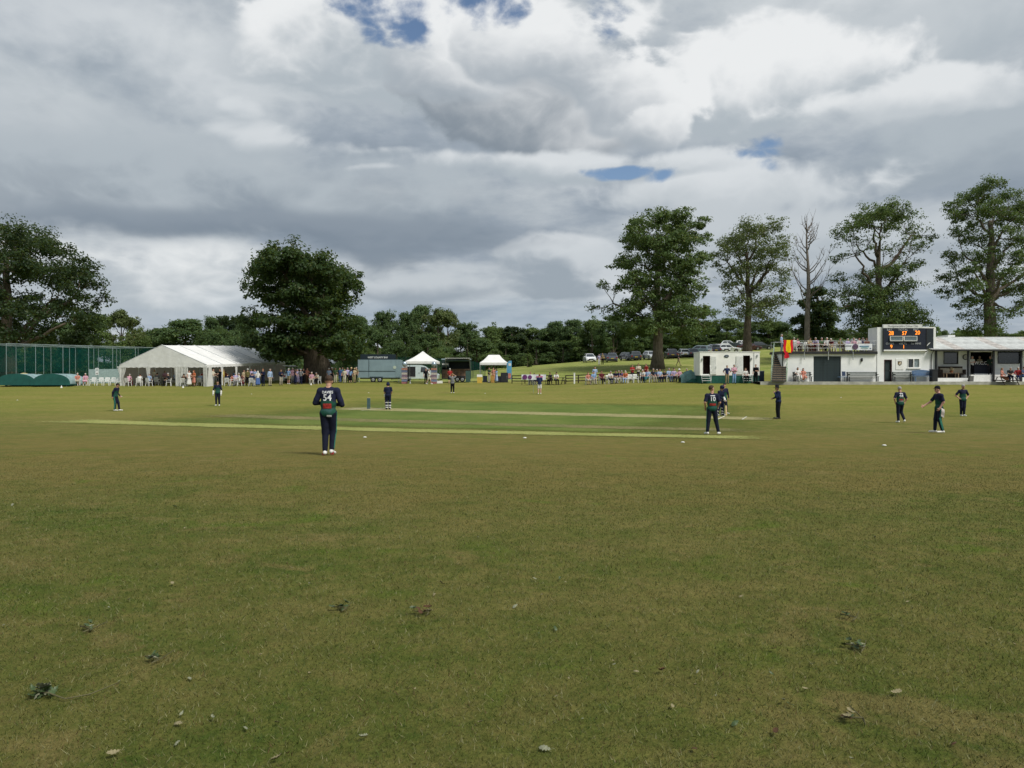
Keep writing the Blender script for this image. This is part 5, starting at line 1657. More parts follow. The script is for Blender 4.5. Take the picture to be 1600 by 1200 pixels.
p = at(104, 81); th = thing('cover_stake', 'thin pale stake at the end of the pitch covers', 'stake', tuple(p)); MB().tube([(0, 0, 0), (0, 0, 1.25)], [.03, .02], 6).build('pole', M_POLE, th); MB().box((0, 0, .02), (.14, .14, .04)).build('foot', M_POLE, th)
p = at(44, 84); th = thing('yellow_tarpaulin', 'folded yellowish sheet lying on top of the pitch covers', 'tarpaulin', (p.x, p.y, p.z + 1.05)); 
mb = MB(); mb.sheet([[(-.9 + 1.8 * i / 8, -.5 + .5 * j, .16 * math.sin(i * .8) * .6 + .12 * (j == 1) + .1) for j in range(3)] for i in range(9)]); mb.build('sheet', mat('tarpaulin_ochre', (.40, .34, .15), .7, .2, var=.3, vscale=5), th, smooth=True)
MB().tube([(-.8, -.5, .14), (.8, -.5, .16)], .03, 6).build('batten', M_WOOD, th)

# ================================================================== screen fence, food stalls
def screen(pxa, da, pxb, db, hgt0, hgt1, label, nseg):
    a_, b_ = at(pxa, da), at(pxb, db)
    th = thing('screen_fence', label, 'fence', tuple(a_))
    for k in range(nseg + 1):
        u = k / nseg
        q = a_.lerp(b_, u); zz = G(q.x, q.y) - a_.z; h_ = hgt0 + (hgt1 - hgt0) * u
        MB().tube([(q.x - a_.x, q.y - a_.y, zz - .2), (q.x - a_.x, q.y - a_.y, zz + h_ + .05)], .04, 6).build('post', M_BLACK, th)
        if k < nseg:
            gr = []
            for i in range(5):
                u2 = (k + i / 4) / nseg; q = a_.lerp(b_, u2); zz = G(q.x, q.y) - a_.z; h_ = hgt0 + (hgt1 - hgt0) * u2 - .12 * math.sin(math.pi * i / 4)
                gr.append([(q.x - a_.x, q.y - a_.y - .03 * (i % 2), zz + h_ * j / 3) for j in range(4)])
            MB().sheet(gr).build('mesh_panel', M_NETD, th)
screen(512, 101, 560, 101, 3.0, 2.9, 'dark green mesh screen between the thick oak and the food trailer', 2)
screen(612, 103, 700, 103, 3.2, 2.9, 'dark green mesh screen behind the food trailer and pointed gazebo', 4)
screen(700, 103, 758, 106, 2.9, 2.0, 'dark green mesh screen running downhill behind the horse trailer stall', 3)

M_TYRE = mat('tyre', (.015, .015, .016), .85, .2, var=.2)
M_RIM = mat('wheel_rim', (.42, .44, .45), .35, .5, metal=.6, var=.1)
def wheel(th, x, y, r, w_=.2, z=None, axis='x'):
    z = r if z is None else z
    t_ = MB().lathe([(r * .62, -w_ / 2), (r * .95, -w_ / 2), (r, -w_ * .3), (r, w_ * .3), (r * .95, w_ / 2), (r * .62, w_ / 2)], n=18, axis=axis).build('wheel', M_TYRE, th, (x, y, z), smooth=False)
    MB().lathe([(r * .61, -w_ * .46), (r * .5, -w_ * .54), (r * .15, -w_ * .58), (r * .15, w_ * .58), (r * .5, w_ * .54), (r * .61, w_ * .46)], n=14, axis=axis).build('rim', M_RIM, t_)
# grey-blue bar trailer
FD = 93.0; fk = FD / F
p = at(592, FD)
ft_ = thing('bar_trailer', 'grey-blue closed catering trailer with a dark roof sign', 'trailer', tuple(p))
zof = hgt(597.5, FD) - p.z
M_TRL = mat('trailer_blue_grey', (.20, .28, .32), .45, .4, var=.08, vscale=1.2)
def fx_(px): return (px - 592) * fk
def fz_(py): return (597.5 - py) * fk + zof
tb = MB().b2(fx_(559), fx_(625), 0, 2.3, fz_(590), fz_(562)).build('body', M_TRL, ft_)
MB().b2(fx_(559.5), fx_(624.5), -.015, -.001, fz_(580.6), fz_(580)).b2(fx_(576), fx_(576.6), -.015, -.001, fz_(589), fz_(562.5)).build('panel_seam', mat('seam_dark', (.03, .05, .065), .6), tb)
MB().b2(fx_(559.5), fx_(575.8), -.03, -.002, fz_(579.5), fz_(563)).build('hatch', M_TRL, tb); MB().b2(fx_(577), fx_(617), -.03, -.002, fz_(579.5), fz_(563)).build('hatch', M_TRL, tb)
MB().b2(fx_(618), fx_(624.8), -.02, -.002, fz_(589), fz_(562.3)).build('corner_panel', mat('trailer_pale', (.20, .28, .31), .45), tb)
MB().lathe([(.2, -.01), (.2, .01)], (0, 0, 0), 16, 'y').build('badge', mat('badge_pale_green', (.42, .50, .42), .6), tb, (fx_(616.7), -.05, fz_(574)))
MB().b2(fx_(563), fx_(618), .02, .12, fz_(562) + .003, fz_(553.5)).build('roof_sign', mat('sign_navy', (.012, .024, .036), .6), ft_)
text_mesh('lettering', 'WEST COUNTY BAR', 3.7 * fk, mat('sign_lettering', (.50, .54, .56), .6), ft_, (fx_(590), .01, fz_(558.6)), bold=.012, shear=.25, sx=.92)
MB().b2(fx_(562), fx_(622), .2, 2.1, fz_(592), fz_(590) - .003).build('chassis', M_BLACK, ft_)
for px in (583, 593.5):
    wheel(ft_, fx_(px), .05, .33, .18, fz_(597.5) + .33, axis='y'); 
MB().b2(fx_(578), fx_(598), -.06, .1, fz_(590.3), fz_(588.5)).build('mudguard', mat('mudguard', (.03, .05, .06), .6), ft_)
MB().tube([(fx_(625), 1.1, fz_(591.5)), (fx_(636), 1.1, fz_(592))], .05, 6).build('tow_bar', M_BLACK, ft_)
for px in (561, 623): MB().box((fx_(px), .1, (fz_(592) + fz_(597.5)) / 2), (.06, .06, fz_(592) - fz_(597.5))).build('jack', M_GREY, ft_)

def gazebo(px, d, wpx, eave_py, top_py, ridge_px, label, feet=598, dep=None):
    k = d / F
    X = (px - 800) * k; z0 = G(X, d)
    th = thing('gazebo', label, 'gazebo', (X, d, z0))
    W2 = wpx * k / 2; e = hgt(eave_py, d) - z0; t_ = hgt(top_py, d) - z0; r2 = ridge_px * k / 2
    dep = dep or 2 * W2; 
    cs = [(-W2, 0), (W2, 0), (W2, dep), (-W2, dep)]
    pk_ = [(-r2, dep / 2), (r2, dep / 2)]
    def slope(a_, b_, p_, q_):
        gr = []
        for i in range(7):
            u = i / 6
            bot = Vector((a_[0] + (b_[0] - a_[0]) * u, a_[1] + (b_[1] - a_[1]) * u, e)); topp = Vector((p_[0] + (q_[0] - p_[0]) * u, p_[1] + (q_[1] - p_[1]) * u, t_))
            gr.append([tuple(bot.lerp(topp, j / 5) - Vector((0, 0, .10 * math.sin(math.pi * j / 5)))) for j in range(6)])
        MB().sheet(gr).build('roof_panel', M_TENT, th, smooth=True)
    slope(cs[0], cs[1], pk_[0], pk_[1]); slope(cs[2], cs[3], pk_[1], pk_[0]); slope(cs[1], cs[2], pk_[1], pk_[1]); slope(cs[3], cs[0], pk_[0], pk_[0])
    for i in range(4):
        a_, b_ = cs[i], cs[(i + 1) % 4]
        MB().sheet([[(a_[0] + (b_[0] - a_[0]) * j / 6, a_[1] + (b_[1] - a_[1]) * j / 6, z) for z in (e, e - .27)] for j in range(7)]).build('valance', M_TENT, th)
        zz = G(X + a_[0], d + a_[1]) - z0
        MB().tube([(a_[0] * .98, a_[1] + .03, zz), (a_[0] * .98, a_[1] + .03, e)], .035, 6).build('leg', M_GREY, th)
        MB().tube([(a_[0] * .98, a_[1] + .05, e - .3), (b_[0] * .98, b_[1] + .05, e - .3)], .02, 6).build('frame_bar', M_GREY, th)
    return th
g1 = gazebo(658, 89, 50, 564.5, 548, 0.6, 'white pointed gazebo in front of the white van')
MB().sheet([[(-1.85 + .25 * i / 6 + .02 * (i % 2), .02 + .04 * (i % 2), .1 + 2.2 * j / 4) for j in range(5)] for i in range(7)]).build('side_curtain', M_SIDE, g1, smooth=True)
gazebo(771.5, 92, 44, 566.5, 554, 17, 'white flat-topped gazebo beside the blue feather banner', dep=2.6)

# ================================================================== cars
M_CGLASS = mat('car_glass', (.028, .036, .042), .06, .9, var=.1)
M_HEAD = mat('headlamp', (.62, .64, .66), .15, .6, var=.1)
M_TAIL = mat('tail_lamp', (.28, .012, .012), .25, .6, var=.1)
M_PLATE = mat('number_plate_white', (.66, .66, .62), .5, .3, var=.1)
M_PLATEY = mat('number_plate_yellow', (.62, .46, .06), .5, .3, var=.1)
M_TRIM = mat('car_trim', (.02, .021, .022), .6, .3, var=.15)
def paint(r, g, b):
    return mat('car_paint_%d_%d_%d' % (r, g, b), srgb(r, g, b), .3, .5, metal=.15, var=.04, coat=.8)
def make_car(h=1.62, L=4.5, W_=1.85, hood=1.02, sloped=0.35, tail=.25):
    th = thing('parked_car', 'x', 'car')
    y0, y1 = -L / 2, L / 2
    fw, rw, wr = y0 + .85, y1 - .85, .34
    bel = hood + .02
    prof = [(y0 + .06, .28), (y0, .50), (y0 + .04, .72), (y0 + .18, hood - .16), (y0 + .55, hood - .06), (y0 + 1.15, hood), (y1 - .35, bel), (y1 - .08, hood - .06), (y1, .62), (y1 - .06, .28)]
    def arch(c):
        return [(c + (wr + .06) * math.cos(a), max(.20, .32 + (wr + .06) * math.sin(a))) for a in [math.pi * i / 8 for i in range(9)]]
    prof += [(rw + wr + .12, .20)] + arch(rw) + [(rw - wr - .12, .20), (fw + wr + .12, .20)] + arch(fw) + [(fw - wr - .12, .20)]
    mb = MB(); rings = []
    for x, iy, iz in ((-W_ / 2, .10, .05), (-W_ / 2 + .10, .01, 0), (0, -.04, -.015), (W_ / 2 - .10, .01, 0), (W_ / 2, .10, .05)):
        rings.append(mb.pts([(x, y - math.copysign(iy, y) * (1 if abs(y) > L * .4 else 0), z - (iz if z > .8 else 0)) for y, z in prof]))
    n_ = len(prof)
    for a_, b_ in zip(rings, rings[1:]):
        for k in range(n_):
            mb.face((a_ + k, a_ + (k + 1) % n_, b_ + (k + 1) % n_, b_ + k))
    mb.face([rings[0] + k for k in range(n_)]); mb.face([rings[-1] + k for k in range(n_)][::-1])
    # cabin
    cb_ = [(-W_ / 2 + .09, y0 + 1.15), (W_ / 2 - .09, y0 + 1.15), (W_ / 2 - .09, y1 - tail), (-W_ / 2 + .09, y1 - tail)]
    ct_ = [(-W_ / 2 + .28, y0 + 1.95), (W_ / 2 - .28, y0 + 1.95), (W_ / 2 - .28, y1 - tail - sloped), (-W_ / 2 + .28, y1 - tail - sloped)]
    zb, zt = bel - .03, h - .05
    i = mb.pts([(x, y, zb) for x, y in cb_] + [(x, y, zt) for x, y in ct_] + [(x * .80, y + (.1 if y < 0 else -.1), h) for x, y in ct_])
    for k in range(4):
        mb.face((i + k, i + (k + 1) % 4, i + 4 + (k + 1) % 4, i + 4 + k)); mb.face((i + 4 + k, i + 4 + (k + 1) % 4, i + 8 + (k + 1) % 4, i + 8 + k))
    mb.face((i + 8, i + 9, i + 10, i + 11))
    body = mb.build('body', paint(200, 200, 200), th)
    body.material_slots[0].link = 'OBJECT'
    def glass(name, a, b, c, d, u0, u1, v0, v1):
        P_ = lambda u, v: (Vector(a).lerp(Vector(b), u)).lerp(Vector(d).lerp(Vector(c), u), v)
        nn = (Vector(b) - Vector(a)).cross(Vector(d) - Vector(a)).normalized() * .012
        mb = MB(); q = [P_(u0, v0), P_(u1, v0), P_(u1, v1), P_(u0, v1)]
        k = mb.pts([p_ + nn for p_ in q] + [p_ - nn * 2 for p_ in q])
        mb.face((k, k + 1, k + 2, k + 3)); mb.face((k + 7, k + 6, k + 5, k + 4))
        for j in range(4): mb.face((k + j, k + 4 + j, k + 4 + (j + 1) % 4, k + (j + 1) % 4))
        mb.build(name, M_CGLASS, th)
    B3 = [(x, y, zb) for x, y in cb_]; T3 = [(x, y, zt) for x, y in ct_]
    glass('windscreen', B3[0], B3[1], T3[1], T3[0], .05, .95, .08, .94)
    glass('rear_window', B3[2], B3[3], T3[3], T3[2], .06, .94, .12, .92)
    for (a, b, c, d) in ((B3[1], B3[2], T3[2], T3[1]), (B3[3], B3[0], T3[0], T3[3])):
        f_ = a == B3[1]
        glass('side_window', a, b, c, d, .10 if f_ else .52, .48 if f_ else .90, .12, .9); glass('side_window', a, b, c, d, .52 if f_ else .10, .90 if f_ else .48, .12, .9)
    for s_ in (-1, 1):
        for y in (fw, rw):
            wheel(th, s_ * (W_ / 2 - .10), y, wr, .2)
        MB().box((s_ * (W_ / 2 - .24), y0 + .09, .70), (.34, .10, .13), rz=s_ * .25).build('headlight', M_HEAD, th)
        MB().box((s_ * (W_ / 2 - .20), y1 - .06, .80), (.26, .10, .20), rz=-s_ * .2).build('tail_light', M_TAIL, th)
        mr = MB().box((s_ * (W_ / 2 + .07), y0 + 1.5, bel + .02), (.16, .10, .13)).build('mirror', paint(200, 200, 200), th)
        mr.material_slots[0].link = 'OBJECT'
    MB().box((0, y0 + .015, .62), (.85, .06, .26)).build('grille', M_TRIM, th)
    MB().box((-.55, y0 + .03, .40), (.36, .06, .16)).box((.55, y0 + .03, .40), (.36, .06, .16)).build('air_intake', M_TRIM, th)
    MB().box((0, y1 + .0, .40), (1.5, .06, .24)).build('rear_bumper', M_TRIM, th)
    MB().box((0, y0 - .02, .44), (.5, .03, .11)).build('front_plate', M_PLATE, th); MB().box((0, y1 + .02, .68), (.5, .03, .11)).build('rear_plate', M_PLATEY, th)
    return th
SUV = make_car(1.64, 4.55, 1.9, 1.06, .30, .18)
HATCH = make_car(1.48, 4.1, 1.76, .94, .42, .20)
SALOON = make_car(1.44, 4.6, 1.8, .92, .55, .55)
def colour_car(o, pm):
    for c in o.children:
        if c.name.split('.')[0] in ('body', 'mirror'):
            c.material_slots[0].link = 'OBJECT'; c.material_slots[0].material = pm
USEDC = {}
def car(proto, px, d, rz, rgb_, label, py=None):
    o = copy_tree(proto) if USEDC.get(proto.name) else proto
    USEDC[proto.name] = True
    p = at(px, d)
    if py is not None:
        # parked where the bank carries it: look for the depth at which the ground shows at this row
        ds = np.arange(d - 22, d + 40, .25)
        zz = gz((px - 800) / F * ds, ds); rows_ = HOR - F * (zz - EYE) / ds
        d2 = float(ds[np.argmin(np.abs(rows_ - py))]); p = at(px, d2)
    sl = (G(p.x, p.y + 2) - G(p.x, p.y - 2)) / 4
    o.location = (p.x, p.y, p.z - .03)
    o.rotation_mode = 'XYZ'
    o.rotation_euler = (math.atan(sl) * math.cos(rz), math.atan(sl) * -math.sin(rz), rz)
    colour_car(o, paint(*rgb_))
    return tag(o, label, 'car', 'cars parked on the bank')
PI = math.pi
CARS = [
    (SUV, 921, 122, .05, (225, 228, 232), 'white car facing the pitch at the end of the row on the bank', 566),
    (HATCH, 943, 128, 3.0, (40, 44, 60), 'dark car half hidden between the white car and the grey one', 564.5),
    (SUV, 956, 122, PI - .1, (92, 98, 112), 'slate grey car with its back to the pitch beside the white one', 565.5),
    (HATCH, 981, 130, .3, (28, 34, 44), 'black car half hidden at the left of the dark green car', 563),
    (SUV, 991, 124, PI, (58, 68, 78), 'dark grey-green car reversed towards the pitch left of the pale trunk', 563),
    (HATCH, 1017, 128, .2, (214, 218, 222), 'white car partly hidden behind the pale tree trunk', 561.5),
    (SUV, 1048, 126, PI - .05, (64, 62, 74), 'plum grey car just right of the pale tree trunk', 559.5),
    (HATCH, 1067, 130, PI, (222, 226, 230), 'white hatchback between the plum car and the black car', 558),
    (SALOON, 1081, 127, PI, (34, 34, 48), 'black-blue car with its boot to the pitch left of the cabin', 557.5),
    (SUV, 1092, 136, PI + .9, (148, 168, 172), 'pale green-grey car standing askew behind the black-blue car', 553.5),
    (SUV, 1114, 132, PI, (60, 68, 84), 'dark blue car showing above the left end of the cabin roof', 551.5),
    (HATCH, 1127, 138, .2, (206, 210, 214), 'silver car behind the dark blue one over the cabin', 550),
    (SALOON, 1138, 133, 1.2, (226, 228, 230), 'white car parked side on above the middle of the cabin', 550),
    (HATCH, 1153, 140, 1.4, (44, 52, 50), 'dark green car above the cabin roof', 547), (SALOON, 1170, 138, 1.5, (70, 34, 42), 'maroon car above the right end of the cabin', 547),
    (HATCH, 1190, 142, 1.4, (52, 58, 62), 'dark car in the gap between cabin and stairs', 546), (SUV, 1206, 142, .4, (150, 160, 172), 'blue-silver car in the gap above the handrail', 545),
    (SALOON, 1249, 132, 1.5, (170, 178, 182), 'silver car seen through the terrace railing near the flag', 546.5), (HATCH, 1277, 136, 1.6, (188, 194, 200), 'grey-white car seen through the middle of the terrace railing', 546),
    (SALOON, 1300, 140, 1.4, (96, 106, 110), 'dark silver car beyond the terrace tables', 543), (HATCH, 1327, 138, 1.7, (70, 80, 76), 'grey-green car beyond the terrace left of the banner', 543),
    (SUV, 1345, 134, 1.5, (226, 228, 230), 'white car beyond the terrace above the banner', 542), (HATCH, 1162, 152, 1.5, (222, 224, 226), 'white car in the back row over the cabin', 543), (HATCH, 1140, 152, 1.4, (210, 214, 218), 'pale car in the back row over the cabin middle', 543)]
for c_ in CARS:
    car(*c_)
# car under the oak with its tailgate up
p = at(463, 91.5)
oc = copy_tree(SUV)
oc.location = (p.x, p.y, p.z - .02); oc.rotation_euler = (0, 0, PI)
tag(oc, 'white car under the oak with its tailgate raised', 'car')
colour_car(oc, paint(206, 212, 214))
mb = MB(); mb.box((0, 2.35, 1.92), (1.5, 1.05, .06), rx=.12)
tg = mb.build('tailgate', paint(206, 212, 214), oc)
MB().tube([(-.6, 1.75, 1.35), (-.62, 2.3, 1.85)], .02, 6).tube([(.6, 1.75, 1.35), (.62, 2.3, 1.85)], .02, 6).build('strut', M_TRIM, tg)
MB().box((0, 2.28, 1.875), (1.25, .6, .02), rx=.12).build('glass', M_CGLASS, tg)

# white van behind the pointed gazebo, cab to the right
p = at(655, 97)
vn = thing('panel_van', 'white panel van behind the pointed gazebo with its cab door window showing', 'van', tuple(p))
prof = [(-2.3, .35), (-2.35, 1.95), (-2.2, 2.05), (.35, 2.05), (.95, 1.85), (1.75, 1.18), (2.35, 1.02), (2.5, .75), (2.5, .35)]
MB().prism(prof, -.95, .95).build('body', paint(206, 220, 222), vn)
MB().prism([(.30, 1.15), (.35, 1.80), (.85, 1.78), (1.50, 1.20), (1.5, 1.15)], -.965, -.952).build('side_window', M_CGLASS, vn)
MB().prism([(-1.5, .5), (-1.5, 1.85), (-.35, 1.85), (-.35, .5)], -.965, -.952).build('doorway_shade', M_SHADEIN, vn)  # dark sheet on the closed side, drawn as a shaded door opening
MB().box((.1, -.965, 1.05), (.14, .03, .05)).build('door_handle', M_TRIM, vn)
MB().box((1.35, -1.06, 1.3), (.10, .18, .26)).build('mirror', M_TRIM, vn)
for x in (-1.45, 1.55):
    for y in (-.85, .85): wheel(vn, x, y, .33, .2, axis='y')
MB().prism([(.97, 1.83), (1.72, 1.20), (1.76, 1.22), (1.0, 1.87)], -.8, .8).build('windscreen', M_CGLASS, vn)
MB().box((2.42, -.7, .82), (.15, .3, .2)).build('headlight', M_HEAD, vn); MB().box((2.42, .7, .82), (.15, .3, .2)).build('headlight', M_HEAD, vn)

# converted horse trailer stall
HD = 92.0; hk = HD / F
p = at(713, HD)
hz0 = hgt(597, HD) - p.z
ht = thing('horse_trailer_stall', 'converted horse trailer bar with timber sides and a raised awning flap', 'trailer', tuple(p))
def qx(px): return (px - 713) * hk
def qz(py): return (597 - py) * hk + hz0
M_HT = mat('trailer_dark_green', (.016, .034, .034), .5, .35, var=.15)
sh = MB().b2(qx(690), qx(735), 1.85, 1.9, qz(592), qz(562)).b2(qx(690), qx(690.8), 0, 1.85, qz(592), qz(562)).b2(qx(734.2), qx(735), 0, 1.85, qz(592), qz(562)).b2(qx(690.8), qx(734.2), 0.0, 1.85, qz(592), qz(591)).b2(qx(690.8), qx(702), 0, .05, qz(574), qz(562)).b2(qx(702), qx(734.2), 0, .05, qz(564.5), qz(562)).build('body', M_HT, ht)
MB().prism_x([(-.02, qz(562)), (.4, qz(560.2)), (1.4, qz(560.2)), (1.92, qz(562))], qx(689.5), qx(735.5)).build('roof', mat('trailer_roof_grey', (.14, .19, .20), .5), ht)
for k in range(9):
    xa = qx(690.8) + (qx(734) - qx(690.8)) * k / 9
    MB().b2(xa + .012, xa + (qx(734) - qx(690.8)) / 9 - .012, -.03, 0, qz(591), qz(577.5)).build('side_plank', mat('stall_plank_a', (.17, .105, .07), .75, var=.3) if k % 2 else mat('stall_plank_b', (.125, .085, .065), .75, var=.3), ht)
MB().b2(qx(701), qx(735), -.25, .25, qz(577.3), qz(576.7)).build('counter', M_WOOD, ht)
MB().prism_x([(-1.6, qz(560.4)), (-.02, qz(562.5)), (-.02, qz(562.0)), (-1.6, qz(559.9))], qx(697), qx(735)).build('awning_flap', M_WHITE, ht)
MB().prism_x([(-1.55, qz(563.5)), (-.1, qz(565.5)), (-.1, qz(565.2)), (-1.55, qz(563.2))], qx(698), qx(734)).build('awning_lining', mat('awning_dark', (.04, .08, .09), .7), ht)
for px in (697.5, 734.5): MB().tube([(qx(px), -1.55, qz(560.2)), (qx(px), -.05, qz(575))], .022, 6).build('gas_strut', M_GREY, ht)
sg = MB().b2(qx(691), qx(700.5), -.02, -.003, qz(570.2), qz(568)).build('name_strip', M_WHITE, ht)
MB().b2(qx(692), qx(699.5), -.028, -.021, qz(569.5), qz(568.7)).build('print', mat('print_grey', (.25, .27, .28), .7), sg)
for px in (714.5, 722.5): wheel(ht, qx(px), -.02, .32, .18, qz(597) + .32, axis='y')
MB().b2(qx(710), qx(727), -.1, .15, qz(589.5), qz(587.5)).build('mudguard', M_BLACK, ht)
MB().b2(qx(728.5), qx(736), -1.2, -1.12, qz(596.5), qz(579.5)).build('menu_board', mat('menu_teal', (.04, .085, .075), .8), ht)
MB().tube([(qx(690), .9, qz(593)), (qx(680), .9, qz(595))], .05, 6).build('tow_bar', M_BLACK, ht)
# folding side barrier and crates near the stalls
p = at(684, 90)
th = thing('white_crate', 'white plastic crate lying between the pointed gazebo and the horse trailer', 'crate', (p.x, p.y, p.z)); 
MB().b2(-.55, .55, -.3, .3, 0, .05).build('base', M_WHITE, th)
for a_ in ((-.55, .55, -.3, -.26), (-.55, .55, .26, .3), (-.55, -.51, -.26, .26), (.51, .55, -.26, .26)): MB().b2(a_[0], a_[1], a_[2], a_[3], .05, .30).build('side', M_WHITE, th)
for px, lab in ((632, 'left of the pointed gazebo'), (678, 'at the right leg of the pointed gazebo')):
    d = 89.0 if px < 650 else 88.6
    p = at(px, d)
    for k in range(7):
        c_ = [(150, 96, 100), (110, 122, 150), (170, 150, 150), (120, 100, 116), (176, 168, 160), (96, 104, 130), (158, 112, 96)][k]
        th = thing('drinks_crate', '%s crate, %s in the tall stack %s' % (['dusty red', 'grey-blue', 'pinkish', 'dark mauve', 'pale', 'slate blue', 'terracotta'][k], ['lowest', 'second', 'third', 'fourth', 'fifth', 'sixth', 'topmost'][k], lab), 'crate', (p.x, p.y, p.z + .265 * k))
        MB().box((0, 0, .125), (.62, .42, .25)).build('box', rgb(*c_, var=.25, vscale=9), th)
        MB().box((0, 0, .235), (.65, .45, .025)).build('rim', rgb(90, 92, 100), th)
    th = thing('balloon', 'silver-blue balloon tied above the crate stack ' + lab, 'balloon', (p.x, p.y, p.z + 1.88))
    MB().lathe([(.02, 0), (.10, .06), (.24, .2), (.29, .38), (.24, .56), (.12, .66), (.02, .69)], n=16).build('envelope', mat('foil_balloon', (.34, .42, .50), .25, .6, metal=.5, var=.1), th, smooth=True); MB().lathe([(.035, -.04), (.012, .01)], n=8).build('knot', M_GREY, th)
p = at(655, 88.6)
th = thing('trestle_table', 'narrow white trestle table inside the pointed gazebo', 'table', tuple(p))
MB().box((0, 0, .78), (2.3, .6, .04)).build('table_top', M_WHITE, th)
for x in (-1.0, 1.0):
    MB().tube([(x, -.25, 0), (x, .0, .76)], .022, 6).build('leg', M_GREY, th); MB().tube([(x, .25, 0), (x, .0, .76)], .022, 6).build('leg', M_GREY, th)
p = at(749.5, 90)
th = thing('yellow_tub', 'yellow tub with a white lid beside the flat-topped gazebo', 'tub', tuple(p)); MB().box((0, 0, .36), (.55, .5, .72), taper=1.08).build('body', mat('yellow_plastic', (.55, .38, .07), .5), th); MB().box((0, 0, .86), (.62, .55, .28)).build('lid', M_WHITE, th)
p = at(769.5, 91); th = thing('orange_tub', 'orange tub under the flat-topped gazebo', 'tub', tuple(p)); MB().box((0, 0, .40), (.42, .42, .8), taper=1.08).build('body', mat('orange_plastic', (.45, .26, .07), .5), th); MB().box((0, 0, .82), (.48, .48, .05)).build('lid', mat('orange_plastic', (.45, .26, .07), .5), th)
p = at(788, 91); th = thing('drinks_cabinet', 'tall black cabinet beside the feather banner', 'cabinet', tuple(p)); MB().box((0, 0, .58), (.85, .6, 1.16)).build('carcass', M_NAVY, th); MB().box((0, -.31, .58), (.75, .02, 1.02)).build('door', M_BLACK, th); MB().tube([(.32, -.34, .4), (.32, -.34, .8)], .015, 6).build('handle', M_GREY, th)
p = at(780.5, 91); th = thing('black_counter', 'low black counter between the gazebo customers and the cabinet', 'counter', tuple(p)); MB().box((0, 0, .36), (.5, .5, .72)).build('carcass', M_BLACK, th); MB().box((0, 0, .74), (.56, .56, .04)).build('counter_top', M_NAVY, th)
p = at(758, 92.5); th = thing('black_crate', 'black box on the grass under the flat-topped gazebo', 'box', tuple(p)); MB().box((0, 0, .36), (.5, .5, .72)).build('body', M_NAVY, th); MB().box((0, 0, .73), (.54, .54, .04)).build('lid', M_BLACK, th)
p = at(796, 91.5)
th = thing('feather_banner', 'tall blue feather banner with a red and white print', 'banner', tuple(p))
MB().tube([(-.32, 0, 0), (-.32, 0, 2.2), (-.1, 0, 2.52), (.15, 0, 2.58)], .022, 6).build('pole', M_GREY, th); MB().box((-.32, 0, .02), (.5, .5, .04)).build('foot', M_BLACK, th)
mb = MB(); mb.sheet([[(-.30 + .56 * u, -.02 + .03 * math.sin(4 * v + 3 * u), .35 + (2.12 - .22 * (1 - u) ** 2 + (.08 if u > .3 else 0)) * v) for v in [j / 8 for j in range(9)]] for u in [i / 6 for i in range(7)]]); mb.build('cloth', mat('banner_blue', (.10, .32, .52), .6, var=.15, vscale=3), th, smooth=True)
MB().box((.02, -.06, .75), (.34, .012, .6)).build('print', mat('print_coral', (.50, .20, .15), .6, var=.3, vscale=8), th); MB().box((.04, -.06, 2.1), (.30, .012, .3)).build('print', mat('print_white', (.6, .62, .62), .6, var=.2, vscale=9), th)

# ================================================================== boundary rail, banners and tables by the bank
def rail(px0, d0, px1, d1, n_, label):
    a_, b_ = at(px0, d0), at(px1, d1)
    th = thing('post_and_rail_fence', label, 'fence', tuple(a_))
    for k in range(n_ + 1):
        q = a_.lerp(b_, k / n_); q.z = G(q.x, q.y)
        MB().box((q.x - a_.x, q.y - a_.y, q.z - a_.z + .42), (.11, .11, 1.0)).build('post', M_DWOOD, th)
    for h_ in (.88, .58, .28):
        mb = MB()
        pts = []
        for k in range(n_ + 1):
            q = a_.lerp(b_, k / n_); pts.append((q.x - a_.x, q.y - a_.y - .07, G(q.x, q.y) - a_.z + h_))
        for p0_, p1_ in zip(pts, pts[1:]):
            c_ = (Vector(p0_) + Vector(p1_)) / 2; dv = Vector(p1_) - Vector(p0_)
            MB().box(tuple(c_), (dv.length - .004, .04, .10), rz=math.atan2(dv.y, dv.x), ry=-math.atan2(dv.z, math.hypot(dv.x, dv.y))).build('rail', M_DWOOD, th)
rail(800, 88, 862, 85, 3, 'dark rail fence running behind the purple roundel banner'); rail(884, 83, 1068, 79.5, 9, 'dark rail fence behind the row of seated spectators')
p = at(897.5, 82)
th = thing('white_post', 'lone white post standing by the rail fence', 'post', tuple(p)); MB().box((0, 0, .55), (.14, .14, 1.12)).build('shaft', M_WHITE, th); MB().box((0, 0, 1.13), (.17, .17, .05)).build('cap', M_WHITE, th)
p = at(834, 82.5)
bnr = thing('sponsor_banner', 'long white banner with two purple roundels on the boundary rail', 'banner', (p.x, p.y, p.z))
kk = 82.5 / F
z0_, z1_ = hgt(593.5, 82.5) - p.z, hgt(585.2, 82.5) - p.z
mb = MB(); mb.sheet([[((815 + 38 * i / 14 - 834) * kk, .03 * math.sin(i * 1.1), z0_ + (z1_ - z0_) * j / 3) for j in range(4)] for i in range(15)]); mb.build('cloth', M_BAN, bnr)
for px, r_ in ((820, .26), (828, .22)):
    MB().lathe([(r_, -.004), (r_, .004)], ((px - 834) * kk, -.05, (z0_ + z1_) / 2), 18, 'y').build('roundel', mat('roundel_purple', (.12, .03, .14), .5, var=.4, vscale=8), bnr)
MB().box(((843 - 834) * kk, -.05, (z0_ + z1_) / 2 + .05), (.7, .008, .16)).build('print', mat('print_pink', (.42, .12, .24), .6, var=.4), bnr)
